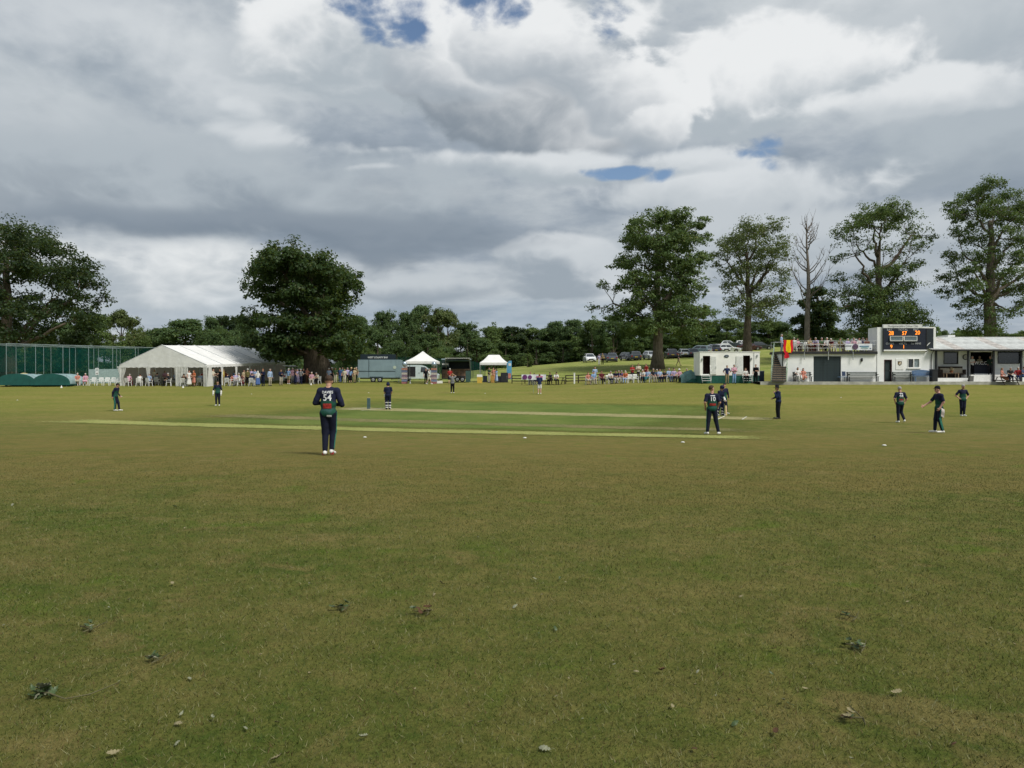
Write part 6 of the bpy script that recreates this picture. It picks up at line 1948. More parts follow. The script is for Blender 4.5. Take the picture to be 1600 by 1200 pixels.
for px in (815.5, 852.5): MB().tube([((px - 834) * kk, .06, 0), ((px - 834) * kk, .06, z1_ + .05)], .025, 6).build('stake', M_DWOOD, bnr)
def picnic(px, d, label):
    p = at(px, d)
    th = thing('picnic_table', label, 'table', tuple(p), random.uniform(-.2, .2))
    for k in range(5): MB().box((0, -.30 + .15 * k, .74), (1.8, .14, .04)).build('table_plank', M_DWOOD, th)
    for s_ in (-1, 1):
        MB().box((0, s_ * .68, .44), (1.8, .26, .04)).build('seat_plank', M_DWOOD, th)
        MB().tube([(s_ * .7, -.75, 0), (s_ * .7, -.2, .73)], .04, 5).build('leg', M_DWOOD, th); MB().tube([(s_ * .7, .75, 0), (s_ * .7, .2, .73)], .04, 5).build('leg', M_DWOOD, th)
        MB().box((s_ * .7, 0, .41), (.05, 1.5, .08)).build('bearer', M_DWOOD, th)
picnic(870, 82, 'dark picnic table behind the boundary next to the banner'); picnic(1572, 70.6, 'picnic table in front of the veranda where a red shirted person sits')
# terrace furniture
def table(px, d, z, label, w_=1.2, white=False):
    X = (px - 800) * d / F
    th = thing('terrace_table', label, 'table', (X, d, z))
    mm = M_WHITE if white else M_WOOD
    for k in range(4): MB().box((0, -.3 + .2 * k, .72), (w_, .19, .04)).build('plank', mm, th)
    for sx_ in (-1, 1):
        for sy in (-1, 1): MB().box((sx_ * (w_ / 2 - .1), sy * .3, .35), (.07, .07, .70)).build('leg', mm, th)
for px, d, wh, lab in ((1243, 73.2, 0, 'timber table on the terrace next to the flag'), (1275, 73.4, 0, 'timber table in the middle of the terrace'), (1311, 73.6, 0, 'timber table left of the terrace banner'), (1362, 73.2, 1, 'white table on the terrace beside the score box')):
    table(px, d, TER_Z, lab, white=bool(wh))

# ================================================================== people: one continuous skin per body, polygonised from blended limbs
def nets(field, org, h):
    """naive surface nets of a signed field sampled on a grid"""
    s = field < 0
    nx_, ny_, nz_ = field.shape
    cs = (nx_ - 1, ny_ - 1, nz_ - 1)
    acc = np.zeros(cs + (3,)); cnt = np.zeros(cs)
    idx = np.stack(np.meshgrid(np.arange(nx_), np.arange(ny_), np.arange(nz_), indexing='ij'), -1).astype(float)
    edges = []
    for ax in range(3):
        a = [slice(None)] * 3; b = [slice(None)] * 3
        a[ax] = slice(0, -1); b[ax] = slice(1, None)
        f0, f1 = field[tuple(a)], field[tuple(b)]
        ch = s[tuple(a)] != s[tuple(b)]
        I = np.argwhere(ch)
        t = f0[ch] / (f0[ch] - f1[ch])
        P = I.astype(float); P[:, ax] += t
        o1, o2 = [q for q in range(3) if q != ax]
        for da in (0, -1):
            for db in (0, -1):
                C = I.copy(); C[:, o1] += da; C[:, o2] += db
                ok = (C >= 0).all(1) & (C[:, 0] < cs[0]) & (C[:, 1] < cs[1]) & (C[:, 2] < cs[2])
                np.add.at(acc, tuple(C[ok].T), P[ok]); np.add.at(cnt, tuple(C[ok].T), 1)
        edges.append((ax, I, s[tuple(a)][ch]))
    mask = cnt > 0
    vid = -np.ones(cs, int); vid[mask] = np.arange(mask.sum())
    V = acc[mask] / cnt[mask][:, None] * h + org
    Fs = []
    for ax, I, inside in edges:
        o1, o2 = [(1, 2), (2, 0), (0, 1)][ax]
        ok = (I[:, o1] > 0) & (I[:, o2] > 0) & (I[:, o1] < cs[o1]) & (I[:, o2] < cs[o2])
        I = I[ok]; ins = inside[ok]
        q = []
        for da, db in ((0, 0), (-1, 0), (-1, -1), (0, -1)):
            C = I.copy(); C[:, o1] += da; C[:, o2] += db
            q.append(vid[tuple(C.T)])
        q = np.stack(q, 1)
        q[~ins] = q[~ins][:, ::-1]
        Fs.append(q)
    Fq = np.concatenate(Fs)
    return V, Fq[(Fq >= 0).all(1)]

def v3(*a): return np.array(a, float)
class Blob:
    def __init__(s): s.p = []
    def cone(s, a, b, r0, r1, lab): s.p.append(('c', np.asarray(a, float), np.asarray(b, float), r0, r1, lab))
    def ell(s, c, r, lab, M=np.eye(3)): s.p.append(('e', np.asarray(c, float), np.asarray(r, float), M, None, lab))
    def dist(s, pr, P):
        if pr[0] == 'c':
            _, a, b, r0, r1, _l = pr
            ab = b - a; t = np.clip(((P - a) @ ab) / max(ab @ ab, 1e-9), 0, 1)
            return np.linalg.norm(P - a - t[..., None] * ab, axis=-1) - (r0 + (r1 - r0) * t)
        _, c, r, M, _x, _l = pr
        q = (P - c) @ M
        k0 = np.linalg.norm(q / r, axis=-1); k1 = np.linalg.norm(q / (r * r), axis=-1)
        return k0 * (k0 - 1) / np.maximum(k1, 1e-6)
    def box(s, pr):
        if pr[0] == 'c': m = max(pr[3], pr[4]); return np.minimum(pr[1], pr[2]) - m, np.maximum(pr[1], pr[2]) + m
        m = max(pr[2]); return pr[1] - m, pr[1] + m
    def mesh(s, h, k=.03):
        bs = [s.box(p) for p in s.p]
        lo = np.min([b[0] for b in bs], 0) - 3 * h; hi = np.max([b[1] for b in bs], 0) + 3 * h
        n_ = np.ceil((hi - lo) / h).astype(int) + 1
        f = np.full(n_, .2)
        for pr, b in zip(s.p, bs):
            i0 = np.maximum(((b[0] - .10 - lo) / h).astype(int), 0); i1 = np.minimum(((b[1] + .10 - lo) / h).astype(int) + 2, n_)
            ax = [lo[q] + h * np.arange(i0[q], i1[q]) for q in range(3)]
            P = np.stack(np.meshgrid(*ax, indexing='ij'), -1)
            d = s.dist(pr, P)
            sl = tuple(slice(i0[q], i1[q]) for q in range(3))
            a = f[sl]
            hh_ = np.clip(.5 + .5 * (a - d) / k, 0, 1)
            f[sl] = a * (1 - hh_) + d * hh_ - k * hh_ * (1 - hh_)
        V, Fq = nets(f, lo, h)
        C = V[Fq].mean(1)
        D = np.stack([s.dist(pr, C) for pr in s.p], 1)
        lab = np.array([pr[5] for pr in s.p])[D.argmin(1)]
        return V, Fq, lab

STAND = dict(pelvis=(0, 0, .95), neck=(0, .01, 1.50), head=(0, -.02, 1.66), elL=(.25, .03, 1.16), elR=(-.25, .03, 1.16), wrL=(.27, -.05, .92), wrR=(-.27, -.05, .92),
             knL=(.10, -.02, .51), knR=(-.10, -.02, .51), anL=(.11, .03, .09), anR=(-.11, .03, .09), toL=(.13, -.15, .04), toR=(-.13, -.15, .04), look=(0, -1, 0))
def pose(**kw):
    d = dict(STAND); d.update(kw); return d
def mirror_arms(el, wr): return dict(elL=el, elR=(-el[0], el[1], el[2]), wrL=wr, wrR=(-wr[0], wr[1], wr[2]))
SITJ = dict(pelvis=(0, .08, .53), neck=(0, .06, 1.08), head=(0, .03, 1.24), elL=(.25, .0, .78), elR=(-.25, .0, .78), wrL=(.12, -.22, .66), wrR=(-.12, -.22, .66),
            knL=(.12, -.38, .50), knR=(-.12, -.38, .50), anL=(.12, -.40, .09), anR=(-.12, -.40, .09), toL=(.13, -.57, .04), toR=(-.13, -.57, .04), look=(0, -1, 0))
POSES = {
    'stand': pose(), 'hold': pose(elL=(.25, .0, 1.15), wrL=(.16, -.26, 1.17), elR=(-.25, .02, 1.16), wrR=(-.20, -.16, 1.00)),
    'folded': pose(**mirror_arms((.25, -.05, 1.17), (.02, -.20, 1.22))), 'hips': pose(**mirror_arms((.36, .06, 1.17), (.19, -.03, 1.00))),
    'walk': pose(knL=(.09, -.17, .52), anL=(.09, -.26, .10), toL=(.10, -.43, .07), knR=(-.09, .08, .51), anR=(-.09, .30, .14), toR=(-.10, .16, .05), elL=(.24, .10, 1.17), wrL=(.25, .10, .95), elR=(-.24, -.06, 1.17), wrR=(-.24, -.22, 1.02)),
    'reach': pose(elL=(.24, -.14, 1.24), wrL=(.18, -.40, 1.26), elR=(-.24, -.05, 1.17), wrR=(-.16, -.30, 1.10)),
    'sit': dict(SITJ), 'sitlean': dict(SITJ, neck=(0, -.10, 1.04), head=(0, -.19, 1.18), elL=(.22, -.20, .75), elR=(-.22, -.20, .75), wrL=(.06, -.42, .68), wrR=(-.06, -.42, .68)),
    'sitback': dict(SITJ, neck=(0, .16, 1.06), head=(0, .13, 1.22), knL=(.10, -.36, .53), anL=(.02, -.62, .30), toL=(.0, -.78, .30), wrL=(.10, -.20, .62), wrR=(-.22, -.20, .68), elR=(-.30, .05, .80))}

def build_body(J, sleeve='short', legs='trousers', hair='short', res=.022, slim=1.0, fingers=False, loose=1.0, belly=1.0, hem=-.035):
    """labels: 0 skin 1 hair 2 top 3 thigh 4 shin 5 forearm 6 shoe 7 dark eye"""
    J = {k: np.asarray(v, float) for k, v in J.items()}
    B = Blob()
    pel, nk, hd = J['pelvis'], J['neck'], J['head']
    up = nk - pel; L = np.linalg.norm(up); up /= L
    rt = J.get('right', v3(1, 0, 0)); rt = rt - up * (rt @ up); rt /= np.linalg.norm(rt)
    fw = np.cross(rt, up)    # points backwards (+y) when upright
    M = np.stack([rt, fw, up], 1)
    sc = L / .55
    shL, shR = nk - up * .075 + rt * .185 * slim, nk - up * .075 - rt * .185 * slim
    TOP = 2
    B.ell(pel + up * .36 * sc, (.175 * slim, .118 * loose, .20 * sc), TOP, M)
    B.ell(pel + up * .19 * sc - fw * .012 * belly, ((.158 if hem > -.05 else .172) * slim * loose, .115 * loose * belly, .19 * sc), TOP, M)
    B.ell(pel + up * .02 + up * (hem + .035) * .4, ((.168 if hem > -.05 else .180) * slim * loose, (.122 if hem > -.05 else .130) * loose, .115 - (hem + .035) * .5), TOP if legs != 'trousers' or True else 3, M)
    B.cone(shL, shR, .080, .080, TOP)
    B.cone(nk - up * .06, nk + up * .055, .062, .055, 0)
    B.cone(nk - up * .045 + rt * .045, nk - up * .045 - rt * .045, .066, .066, TOP)
    # head
    lk = J['look'] / np.linalg.norm(J['look'])
    hu = (hd - nk); hu = hu - lk * (hu @ lk) * .5; hu /= np.linalg.norm(hu)
    lk = lk - hu * (lk @ hu); lk /= np.linalg.norm(lk)
    hr = np.cross(lk, hu)
    H = np.stack([hr, lk, hu], 1)
    B.ell(hd + hu * .025 - lk * .012, (.076, .094, .098), 0, H)
    B.ell(hd - hu * .045 + lk * .030, (.056, .062, .072), 0, H)
    B.cone(hd + lk * .088 - hu * .0, hd + lk * .106 - hu * .028, .012, .015, 0)
    for s_ in (-1, 1):
        B.ell(hd + hr * s_ * .078 - lk * .005 - hu * .01, (.012, .022, .032), 0, H)
        if res < .018: B.ell(hd + hr * s_ * .032 + lk * .082 + hu * .012, (.016, .012, .010), 7, H)
    if hair != 'bald':
        B.ell(hd + hu * .045 - lk * .030, (.083, .094, .092), 1, H)
        B.ell(hd + hu * .095 + lk * .012, (.070, .075, .040), 1, H)
    if hair == 'long':
        B.cone(hd - lk * .06, nk - lk * .075 + up * -.06, .075, .06, 1)
        for s_ in (-1, 1): B.cone(hd + hr * s_ * .065 - lk * .02, nk + hr * s_ * .075 - lk * .03 - up * .03, .036, .030, 1)
    # arms
    for sd_, sh in (('L', shL), ('R', shR)):
        el, wr = J['el' + sd_], J['wr' + sd_]
        m = sh + (el - sh) * .72
        if sleeve == 'none':
            B.cone(sh, el, .050, .042, 0)
        else:
            B.cone(sh, m, .064 * loose, .062 * loose, TOP)
            B.cone(m, el, .046 if sleeve == 'short' else .056, .042 if sleeve == 'short' else .052, 5)
        B.cone(el, wr, .041 if sleeve != 'long' else .050, .029 if sleeve != 'long' else .038, 5 if sleeve != 'none' else 0)
        hdv = wr - el; hdv /= np.linalg.norm(hdv)
        B.cone(wr, wr + hdv * .07, .028, .034, 0)
        if not fingers:
            B.cone(wr + hdv * .07, wr + hdv * .15, .032, .020, 0)
            th_ = np.cross(hdv, v3(0, 1, 0)); th_ = th_ / max(np.linalg.norm(th_), 1e-6)
            B.cone(wr + hdv * .03, wr + hdv * .085 - v3(0, .035, 0), .016, .012, 0)
    # legs
    for sd_, s_ in (('L', 1), ('R', -1)):
        hip = pel + rt * s_ * .088 * slim - up * .03
        kn, an, to = J['kn' + sd_], J['an' + sd_], J['to' + sd_]
        lo_ = 1.12 if legs == 'trousers' else 1.0
        if legs == 'skirt':
            B.cone(hip, hip + (kn - hip) * 1.05, .115, .14, 3); B.cone(kn, an, .048, .034, 4)
        elif legs == 'dress':
            B.cone(hip, kn + (an - kn) * .45, .115, .17, 3); B.cone(kn, an, .048, .034, 4)
        elif legs == 'shorts':
            mk = hip + (kn - hip) * .86
            B.cone(hip, mk, .098, .092, 3); B.cone(mk, kn, .058, .054, 4); B.cone(kn, kn + (an - kn) * .35, .052, .056, 4); B.cone(kn + (an - kn) * .35, an, .056, .036, 4)
        else:
            B.cone(hip, kn, .100 * loose, .074 * loose, 3); B.cone(kn, an + (kn - an) * .10, .072 * loose, .056 * loose, 4)
        B.cone(an, an + v3(0, 0, -.02), .038, .040, 6)
        heel = an + (an - to) * np.array([.22, .22, 0]) + v3(0, 0, -.045)
        B.cone(heel, to, .042, .036, 6)
    V, Fq, lab = B.mesh(res)
    # clear waistline between top and bottoms
    C = V[Fq].mean(1)
    hgt_ = (C - pel) @ up
    w_ = (lab == 2) & (hgt_ < hem if legs == 'trousers' or legs == 'shorts' else hgt_ < .05)
    lab[w_] = 3
    # side stripe of the legs
    for sd_, s_ in (('L', 1), ('R', -1)):
        kn, an = J['kn' + sd_], J['an' + sd_]
        hip = pel + rt * s_ * .088
        for a, b in ((hip, kn), (kn, an)):
            ab = b - a; t = ((C - a) @ ab) / (ab @ ab)
            r_ = C - a - t[:, None] * ab
            lab[((lab == 3) | (lab == 4)) & (t > -.15) & (t < 1.02) & ((r_ @ rt) * s_ > .052) & (np.abs(r_ @ fw) < .035)] += 5   # 8, 9
    Vs, Fs, Ls = [V], [Fq], [lab]
    if fingers:
        for sd_ in ('L', 'R'):
            el, wr = J['el' + sd_], J['wr' + sd_]
            hd_ = wr - el; hd_ /= np.linalg.norm(hd_)
            inn = J.get('palm' + sd_, v3(-1 if sd_ == 'L' else 1, -.3, 0)); inn = inn - hd_ * (inn @ hd_); inn /= np.linalg.norm(inn)
            ac = np.cross(hd_, inn)
            if ac @ v3(0, -1, 0) < 0: ac = -ac            # thumb side to the front
            Hb = Blob()
            Hb.cone(wr, wr + hd_ * .05, .026, .024, 0); 
            for q in (-.026, -.009, .009, .026): Hb.cone(wr + hd_ * .03 + ac * q * .7, wr + hd_ * .085 + ac * q, .017, .014, 0)
            for q, ln in ((-.030, .060), (-.010, .074), (.010, .080), (.030, .070)):
                b0_ = wr + hd_ * .088 + ac * q
                b1_ = b0_ + (hd_ * .88 + inn * .45) * ln * .55; b2_ = b1_ + (hd_ * .45 + inn * .9) * ln * .5
                Hb.cone(b0_, b1_, .0095, .009, 0); Hb.cone(b1_, b2_, .009, .0075, 0)
            t0 = wr + hd_ * .03 + ac * .025; t1 = t0 + (hd_ * .6 + ac * .75 + inn * .3) * .05; t2 = t1 + (hd_ * .9 + inn * .4) * .036
            Hb.cone(t0, t1, .013, .0115, 0); Hb.cone(t1, t2, .0115, .009, 0)
            v_, f_, l_ = Hb.mesh(.0062, .008)
            Fs.append(f_ + sum(len(q) for q in Vs)); Vs.append(v_); Ls.append(l_)
    return np.concatenate(Vs), np.concatenate(Fs), np.concatenate(Ls)

# ---- materials for people
def skin_mat(name, c):
    m_ = mat(name, c, .55, .35, var=.10, vscale=18)
    return m_
SKIN = [skin_mat('skin_fair', (.50, .30, .22)), skin_mat('skin_tan', (.42, .24, .165)), skin_mat('skin_pink', (.52, .29, .23))]
HAIRM = {'brown': mat('hair_brown', (.045, .028, .018), .7, .2, var=.3, vscale=30), 'black': mat('hair_black', (.014, .012, .012), .6, .25, var=.3, vscale=30), 'grey': mat('hair_grey', (.30, .29, .28), .75, .15, var=.2, vscale=30),
         'white': mat('hair_white', (.55, .54, .52), .8, .1, var=.15, vscale=30), 'fair': mat('hair_fair', (.22, .145, .07), .7, .2, var=.25, vscale=30), 'red': mat('hair_red', (.17, .06, .025), .7, .2, var=.25, vscale=30)}
CL = {'white': (214, 214, 212), 'cream': (206, 198, 176), 'pale blue': (150, 176, 214), 'light blue': (120, 160, 210), 'blue': (70, 104, 172), 'navy': (28, 34, 62), 'dark blue': (36, 50, 92), 'black': (26, 26, 30), 'grey': (120, 122, 126), 'dark grey': (62, 64, 70),
      'charcoal': (44, 46, 52), 'pink': (206, 152, 172), 'salmon': (206, 128, 108), 'orange': (204, 104, 62), 'red': (172, 44, 44), 'maroon': (96, 34, 44), 'purple': (112, 92, 150), 'lilac': (172, 160, 204), 'green': (78, 106, 70), 'dark green': (38, 60, 48),
      'olive': (112, 104, 60), 'beige': (178, 160, 126), 'khaki': (150, 136, 100), 'stone': (170, 162, 144), 'brown': (92, 66, 48), 'denim': (78, 98, 136), 'teal': (52, 110, 116), 'yellow': (206, 182, 84)}
def cm(nm):
    c = CL[nm]; g_ = sum(c) / 3
    return cloth(*[int((v * .82 + g_ * .18) * .95) for v in c])
M_EYE = mat('eye_dark', (.02, .015, .012), .4, .4, var=0)
M_SHOE = {'white': mat('shoe_white', (.66, .66, .64), .6, .3, var=.1), 'black': mat('shoe_black', (.02, .02, .022), .5, .4, var=.1), 'brown': mat('shoe_brown', (.09, .055, .035), .6, .3, var=.2)}

BODY_CACHE = {}
def body_mesh(key, V, Fq, lab):
    me = mesh_np(key, V, Fq, [SKIN[0]] * 10, smooth=True, midx=lab)
    return me
def crowd_mesh(ps, sleeve, legs, hair):
    k = (ps, sleeve, legs, hair)
    if k not in BODY_CACHE:
        V, Fq, lab = build_body(POSES[ps], sleeve, legs, hair, res=.026, slim=.92 if legs in ('skirt', 'dress') else 1.03, belly=1.0 if hair == 'long' else 1.12)
        BODY_CACHE[k] = body_mesh('body', V, Fq, lab)
    return BODY_CACHE[k]
def slots(o, mats):
    for i, m_ in enumerate(mats):
        o.material_slots[i].link = 'OBJECT'; o.material_slots[i].material = m_
# hats
def hat_mesh(kind, m_):
    mb = MB()
    if kind == 'brim':
        mb.lathe([(.175, .0), (.175, .012), (.10, .022), (.098, .085), (.075, .115), (.01, .12)], n=18)
    elif kind == 'cap':
        mb.lathe([(.098, -.01), (.099, .03), (.085, .075), (.05, .10), (.01, .108)], n=18)
        mb.sheet([[(-.075 + .15 * i / 6, -.09 - (.095 * math.sin(math.pi * (i / 6) * .8 + .31)) * j / 2, .005 - .012 * j) for j in range(3)] for i in range(7)])
    elif kind == 'helmet':
        mb.lathe([(.118, -.07), (.122, .0), (.112, .06), (.07, .115), (.01, .13)], n=18)
        mb.sheet([[(-.09 + .18 * i / 6, -.11 - .06 * math.sin(math.pi * i / 6) * j / 2, .01) for j in range(3)] for i in range(7)])
        for z in (-.06, -.09, -.12): mb.tube([(-.11, -.03, z), (-.07, -.13, z), (0, -.155, z), (.07, -.13, z), (.11, -.03, z)], .005, 5)
    elif kind == 'topper':
        mb.lathe([(.20, .0), (.20, .012), (.105, .02), (.102, .13), (.09, .15), (.01, .15)], n=18)
    return mb.mesh(kind, m_, True)
HATS = {}
def add_hat(o, kind, col, head, rz=0.0):
    k = (kind, col)
    if k not in HATS: HATS[k] = hat_mesh(kind, mat('hat_%d_%d_%d' % CL[col], srgb(*CL[col]), .8, .15, var=.15))
    h = obj({'brim': 'sun_hat', 'cap': 'cap', 'helmet': 'helmet', 'topper': 'brimmed_hat'}[kind], HATS[k], o, (head[0], head[1] + .012, head[2] + .055), (0, 0, rz))
    return h

PIDX = [0]
def person(px, d, ps, top, bot, face=0.0, where='', hair='short', hc='brown', sleeve='short', legs='trousers', hat=None, z=None, shoe='black', label=None, scale=None, group=None, name='person', X=None, Y=None):
    i = PIDX[0]; PIDX[0] += 1
    if X is None: X, Y = (px - 800) / F * d, d
    me = crowd_mesh(ps, sleeve, legs, hair)
    o = obj(name, me, None, (X, Y, G(X, Y) if z is None else z), (0, 0, face))
    s_ = scale or (random.uniform(.97, 1.04) if hair != 'long' else random.uniform(.91, .97))
    o.scale = (s_, s_, s_)
    sk = SKIN[i % 3]; t_, b_ = cm(top), cm(bot)
    low = sk if legs in ('shorts', 'skirt', 'dress') else b_
    slots(o, [sk, HAIRM[hc], t_, b_, low, t_ if sleeve == 'long' else sk, M_SHOE[shoe], M_EYE, b_, low])
    if hat: add_hat(o, hat[0], hat[1], POSES[ps]['head'])
    if label is None:
        verb = {'stand': 'standing', 'hold': 'holding a drink', 'folded': 'with arms folded', 'hips': 'with hands on hips', 'walk': 'walking', 'reach': 'reaching forward', 'sit': 'sitting', 'sitlean': 'sitting hunched', 'sitback': 'sitting cross-legged'}[ps]
        bn_ = {'trousers': 'trousers', 'shorts': 'shorts', 'skirt': 'skirt', 'dress': 'dress'}[legs]
        wear = '%s dress' % top if legs == 'dress' and top == bot else '%s top and %s %s' % (top, bot, bn_)
        hh = (', %s %s' % (hat[1], {'brim': 'sun hat', 'cap': 'cap', 'topper': 'hat', 'helmet': 'helmet'}[hat[0]])) if hat else ''
        label = 'person in %s%s %s %s' % (wear, hh, verb, where)
    tag(o, label, 'person', group)
    return o
def seated(px, d, ps, top, bot, face=0.0, where='', ch=True, z=None, **kw):
    X = (px - 800) / F * d
    o = person(px, d, ps, top, bot, face, where, z=z, **kw)
    if ch:
        chair(X + math.sin(face) * -.10 * -1 * -1, d + .10 * math.cos(face), face, 'white plastic chair under the ' + o['label'].split(' sitting')[0].split(',')[0], z=z)
    return o
def xy(px, d): return (px - 800) / F * d

# ================================================================== the players
def jersey(name, front):
    m_ = bpy.data.materials.new(name); m_.use_nodes = True
    t = m_.node_tree; n = NT(t); b = t.nodes['Principled BSDF']
    tc = n.node('ShaderNodeTexCoord'); o = tc.outputs['Object']
    x, y, z = n.xyz(o)
    nz = n.noise(n.vm('MULTIPLY', o, (1, 1, .45)), 11, 4, .6)
    k = n.add(z, n.mul(n.sub(nz, .5), .34))
    navy, green, pale = (.013, .016, .040), (.010, .052, .034), (.07, .13, .13)
    c = n.ramp(n.lin(k, .90, 1.50), [(0.0, (.010, .045, .036)), (.18, (.012, .065, .042)), (.34, (.035, .085, .085)), (.44, green), (.56, (.012, .065, .042)), (.70, navy), (1.0, navy)])
    c = n.mix(n.smooth(n.m('ABSOLUTE', x), .175, .20), c, navy)
    n.put(b.inputs['Base Color'], c); b.inputs['Roughness'].default_value = .85; b.inputs['Specular IOR Level'].default_value = .15
    bp = n.node('ShaderNodeBump'); bp.inputs['Strength'].default_value = .5; bp.inputs['Distance'].default_value = .015
    n.put(bp.inputs['Height'], n.noise(n.vm('MULTIPLY', o, (1, 1, .5)), 14, 4, .55)); t.links.new(bp.outputs[0], b.inputs['Normal'])
    return m_
M_JER = jersey('team_jersey', False)
M_NAVYC = mat('navy_sleeve', (.012, .014, .030), .85, .15, var=.2, vscale=10, bump=.4, bscale=16)
M_TROU = mat('navy_trouser', (.010, .013, .028), .85, .15, var=.2, vscale=8, bump=.5, bscale=12)
M_STRIPE = mat('green_stripe', (.03, .16, .115), .8, .2, var=.15)
M_UMP = mat('umpire_navy', (.012, .020, .055), .85, .15, var=.2, vscale=8, bump=.4, bscale=14)
M_BATN = mat('batting_navy', (.010, .014, .038), .85, .15, var=.2, vscale=8, bump=.4, bscale=14)
M_NUM = mat('shirt_number', (.62, .64, .66), .7, .2, var=.1)
M_REDP = mat('shirt_red_panel', (.30, .035, .03), .8, .15, var=.35, vscale=25)
def player(px, py, J, label, face, hair='short', hc='brown', top=None, fore=None, bot=None, stripe=None, shoe='white', sleeve='short', legs='trousers', height=1.80, slim=1.0, loose=1.05, fingers=True, low=None, res=.0145, skin=1):
    p = hit(px, py)
    lift = .02 if 620 < py < 690 else 0.004
    V, Fq, lab = build_body(J, sleeve, legs, hair, res=res, slim=slim, loose=loose, fingers=fingers, hem=-.095)
    s_ = height / 1.78
    me = body_mesh('body', V * s_, Fq, lab)
    o = obj('person', me, None, (p.x, p.y, p.z + lift), (0, 0, face))
    sk = SKIN[skin]; top = top or M_JER; bot = bot or M_TROU; stripe = stripe or bot
    low = low or bot
    slots(o, [sk, HAIRM[hc], top, bot, low, fore or sk, M_SHOE[shoe], M_EYE, stripe, stripe if legs == 'trousers' else low])
    tag(o, label, 'person')
    o['s'] = s_
    return o, V * s_, Fq, p
def print_on(o, V, Fq, kind, what, size, z0, mm, x0=0.0, back=True, sx=1.0, bold=.0):
    """lettering or a panel laid on the cloth of the back (or chest)"""
    bv = BVHTree.FromPolygons([tuple(v) for v in V], [tuple(f) for f in Fq])
    if kind == 'text':
        q = text_mesh('shirt_print', what, size, mm, o, (0, 0, 0), (0, 0, 0), extr=0, bold=bold)
        me = q.data; q.scale = (1, 1, 1)
    else:
        mb = MB(); w_, h_ = what
        mb.sheet([[(-w_ / 2 + w_ * i / 8, -h_ / 2 + h_ * j / 5, 0) for j in range(6)] for i in range(9)])
        q = mb.build('shirt_panel', mm, o); me = q.data
    if kind == 'text':
        bm = bmesh.new(); bm.from_mesh(me); bmesh.ops.triangulate(bm, faces=bm.faces); bmesh.ops.subdivide_edges(bm, edges=bm.edges, cuts=1, use_grid_fill=True); bm.to_mesh(me); bm.free()
    sgn = -1 if back else 1
    for v in me.vertices:
        X, Z = sgn * v.co.x * sx + x0, z0 + v.co.y
        hit_ = bv.ray_cast(Vector((X, 1.0 if back else -1.0, Z)), Vector((0, -1 if back else 1, 0)))
        yy = hit_[0].y if hit_[0] is not None else (.1 if back else -.1)
        v.co = (X, yy + (.010 if back else -.010), Z)
    me.update()
    return q

# number 54, back to the camera, hands together in front, strolling in
o, V, Fq, p = player(513, 711.5, pose(neck=(.0, -.03, 1.50), head=(0, -.075, 1.64), look=(0, -1, -.55), elL=(.30, -.02, 1.16), elR=(-.30, -.02, 1.12), wrL=(.10, -.25, 1.14), wrR=(-.10, -.25, 1.12),
        knL=(.075, -.03, .51), anL=(.065, .05, .10), toL=(.09, -.13, .045), knR=(-.085, -.09, .53), anR=(-.075, .0, .125), toR=(-.10, -.16, .04)),
    'cricketer with number 54 on the back standing with hands together in front', PI, hc='brown', fore=M_NAVYC, stripe=M_STRIPE, sleeve='long', height=1.89, slim=.98, loose=1.06, res=.0125)
print_on(o, V, Fq, 'text', '54', .215, 1.355, M_NUM, bold=.004, sx=.95); print_on(o, V, Fq, 'text', 'DAVIES', .085, 1.485, M_NUM, sx=.95, bold=.002)
print_on(o, V, Fq, 'panel', (.20, .115), 0, 1.165, M_REDP); print_on(o, V, Fq, 'panel', (.11, .045), 0, .93, M_NUM, x0=-.05)
add_hat(o, 'cap', 'charcoal', (0, -.085 * 1.04, 1.645 * 1.04), 0).rotation_euler = (.45, 0, 0)
for sx_, zz, yy in ((.082, .035, .085), (-.092, .05, .035)):
    mb = MB(); mb.box((sx_, yy, zz), (.075, .035, .055)); mb.build('red_sole', mat('red_sole', (.36, .025, .03), .6), o)
mb = MB()
cap_o = o
# number 10
o, V, Fq, p = player(1112.5, 679.5, pose(head=(.01, -.01, 1.665), look=(-.9, -.45, 0), elL=(.27, .06, 1.17), elR=(-.27, .06, 1.17), wrL=(.22, -.10, .96), wrR=(-.22, -.10, .96), knL=(.13, -.01, .51), anL=(.175, .03, .09), toL=(.22, -.15, .04), knR=(-.15, -.01, .51), anR=(-.235, .03, .09), toR=(-.33, -.12, .04)),
    'cricketer with number 10 on the back standing with hands in front of the hips', PI, hc='brown', stripe=M_STRIPE, height=1.82, loose=1.06)
print_on(o, V, Fq, 'text', '10', .225, 1.325, M_NUM, bold=.005, sx=.95); print_on(o, V, Fq, 'panel', (.17, .032), 0, 1.455, M_NUM); print_on(o, V, Fq, 'panel', (.24, .085), 0, 1.125, M_REDP)
# number 44 walking away
o, V, Fq, p = player(1406.5, 661, pose(head=(0, -.05, 1.645), look=(-.1, -1, -.35), elL=(.31, .06, 1.18), wrL=(.20, -.05, .98), elR=(-.30, .05, 1.16), wrR=(-.21, .02, .98), knL=(.085, -.02, .51), anL=(.09, .02, .09), toL=(.11, -.15, .04), knR=(-.10, -.10, .53), anR=(-.16, .12, .14), toR=(-.20, -.02, .05)),
    'cricketer with number 44 on the back walking away near the pavilion', PI, hc='grey', height=1.80)
print_on(o, V, Fq, 'text', '44', .20, 1.335, M_NUM, bold=.006, sx=.95); print_on(o, V, Fq, 'panel', (.16, .035), 0, 1.455, M_NUM); print_on(o, V, Fq, 'panel', (.20, .07), 0, 1.15, M_REDP); print_on(o, V, Fq, 'panel', (.22, .05), 0, 1.075, mat('shirt_grey_panel', (.30, .31, .32), .8), 0)
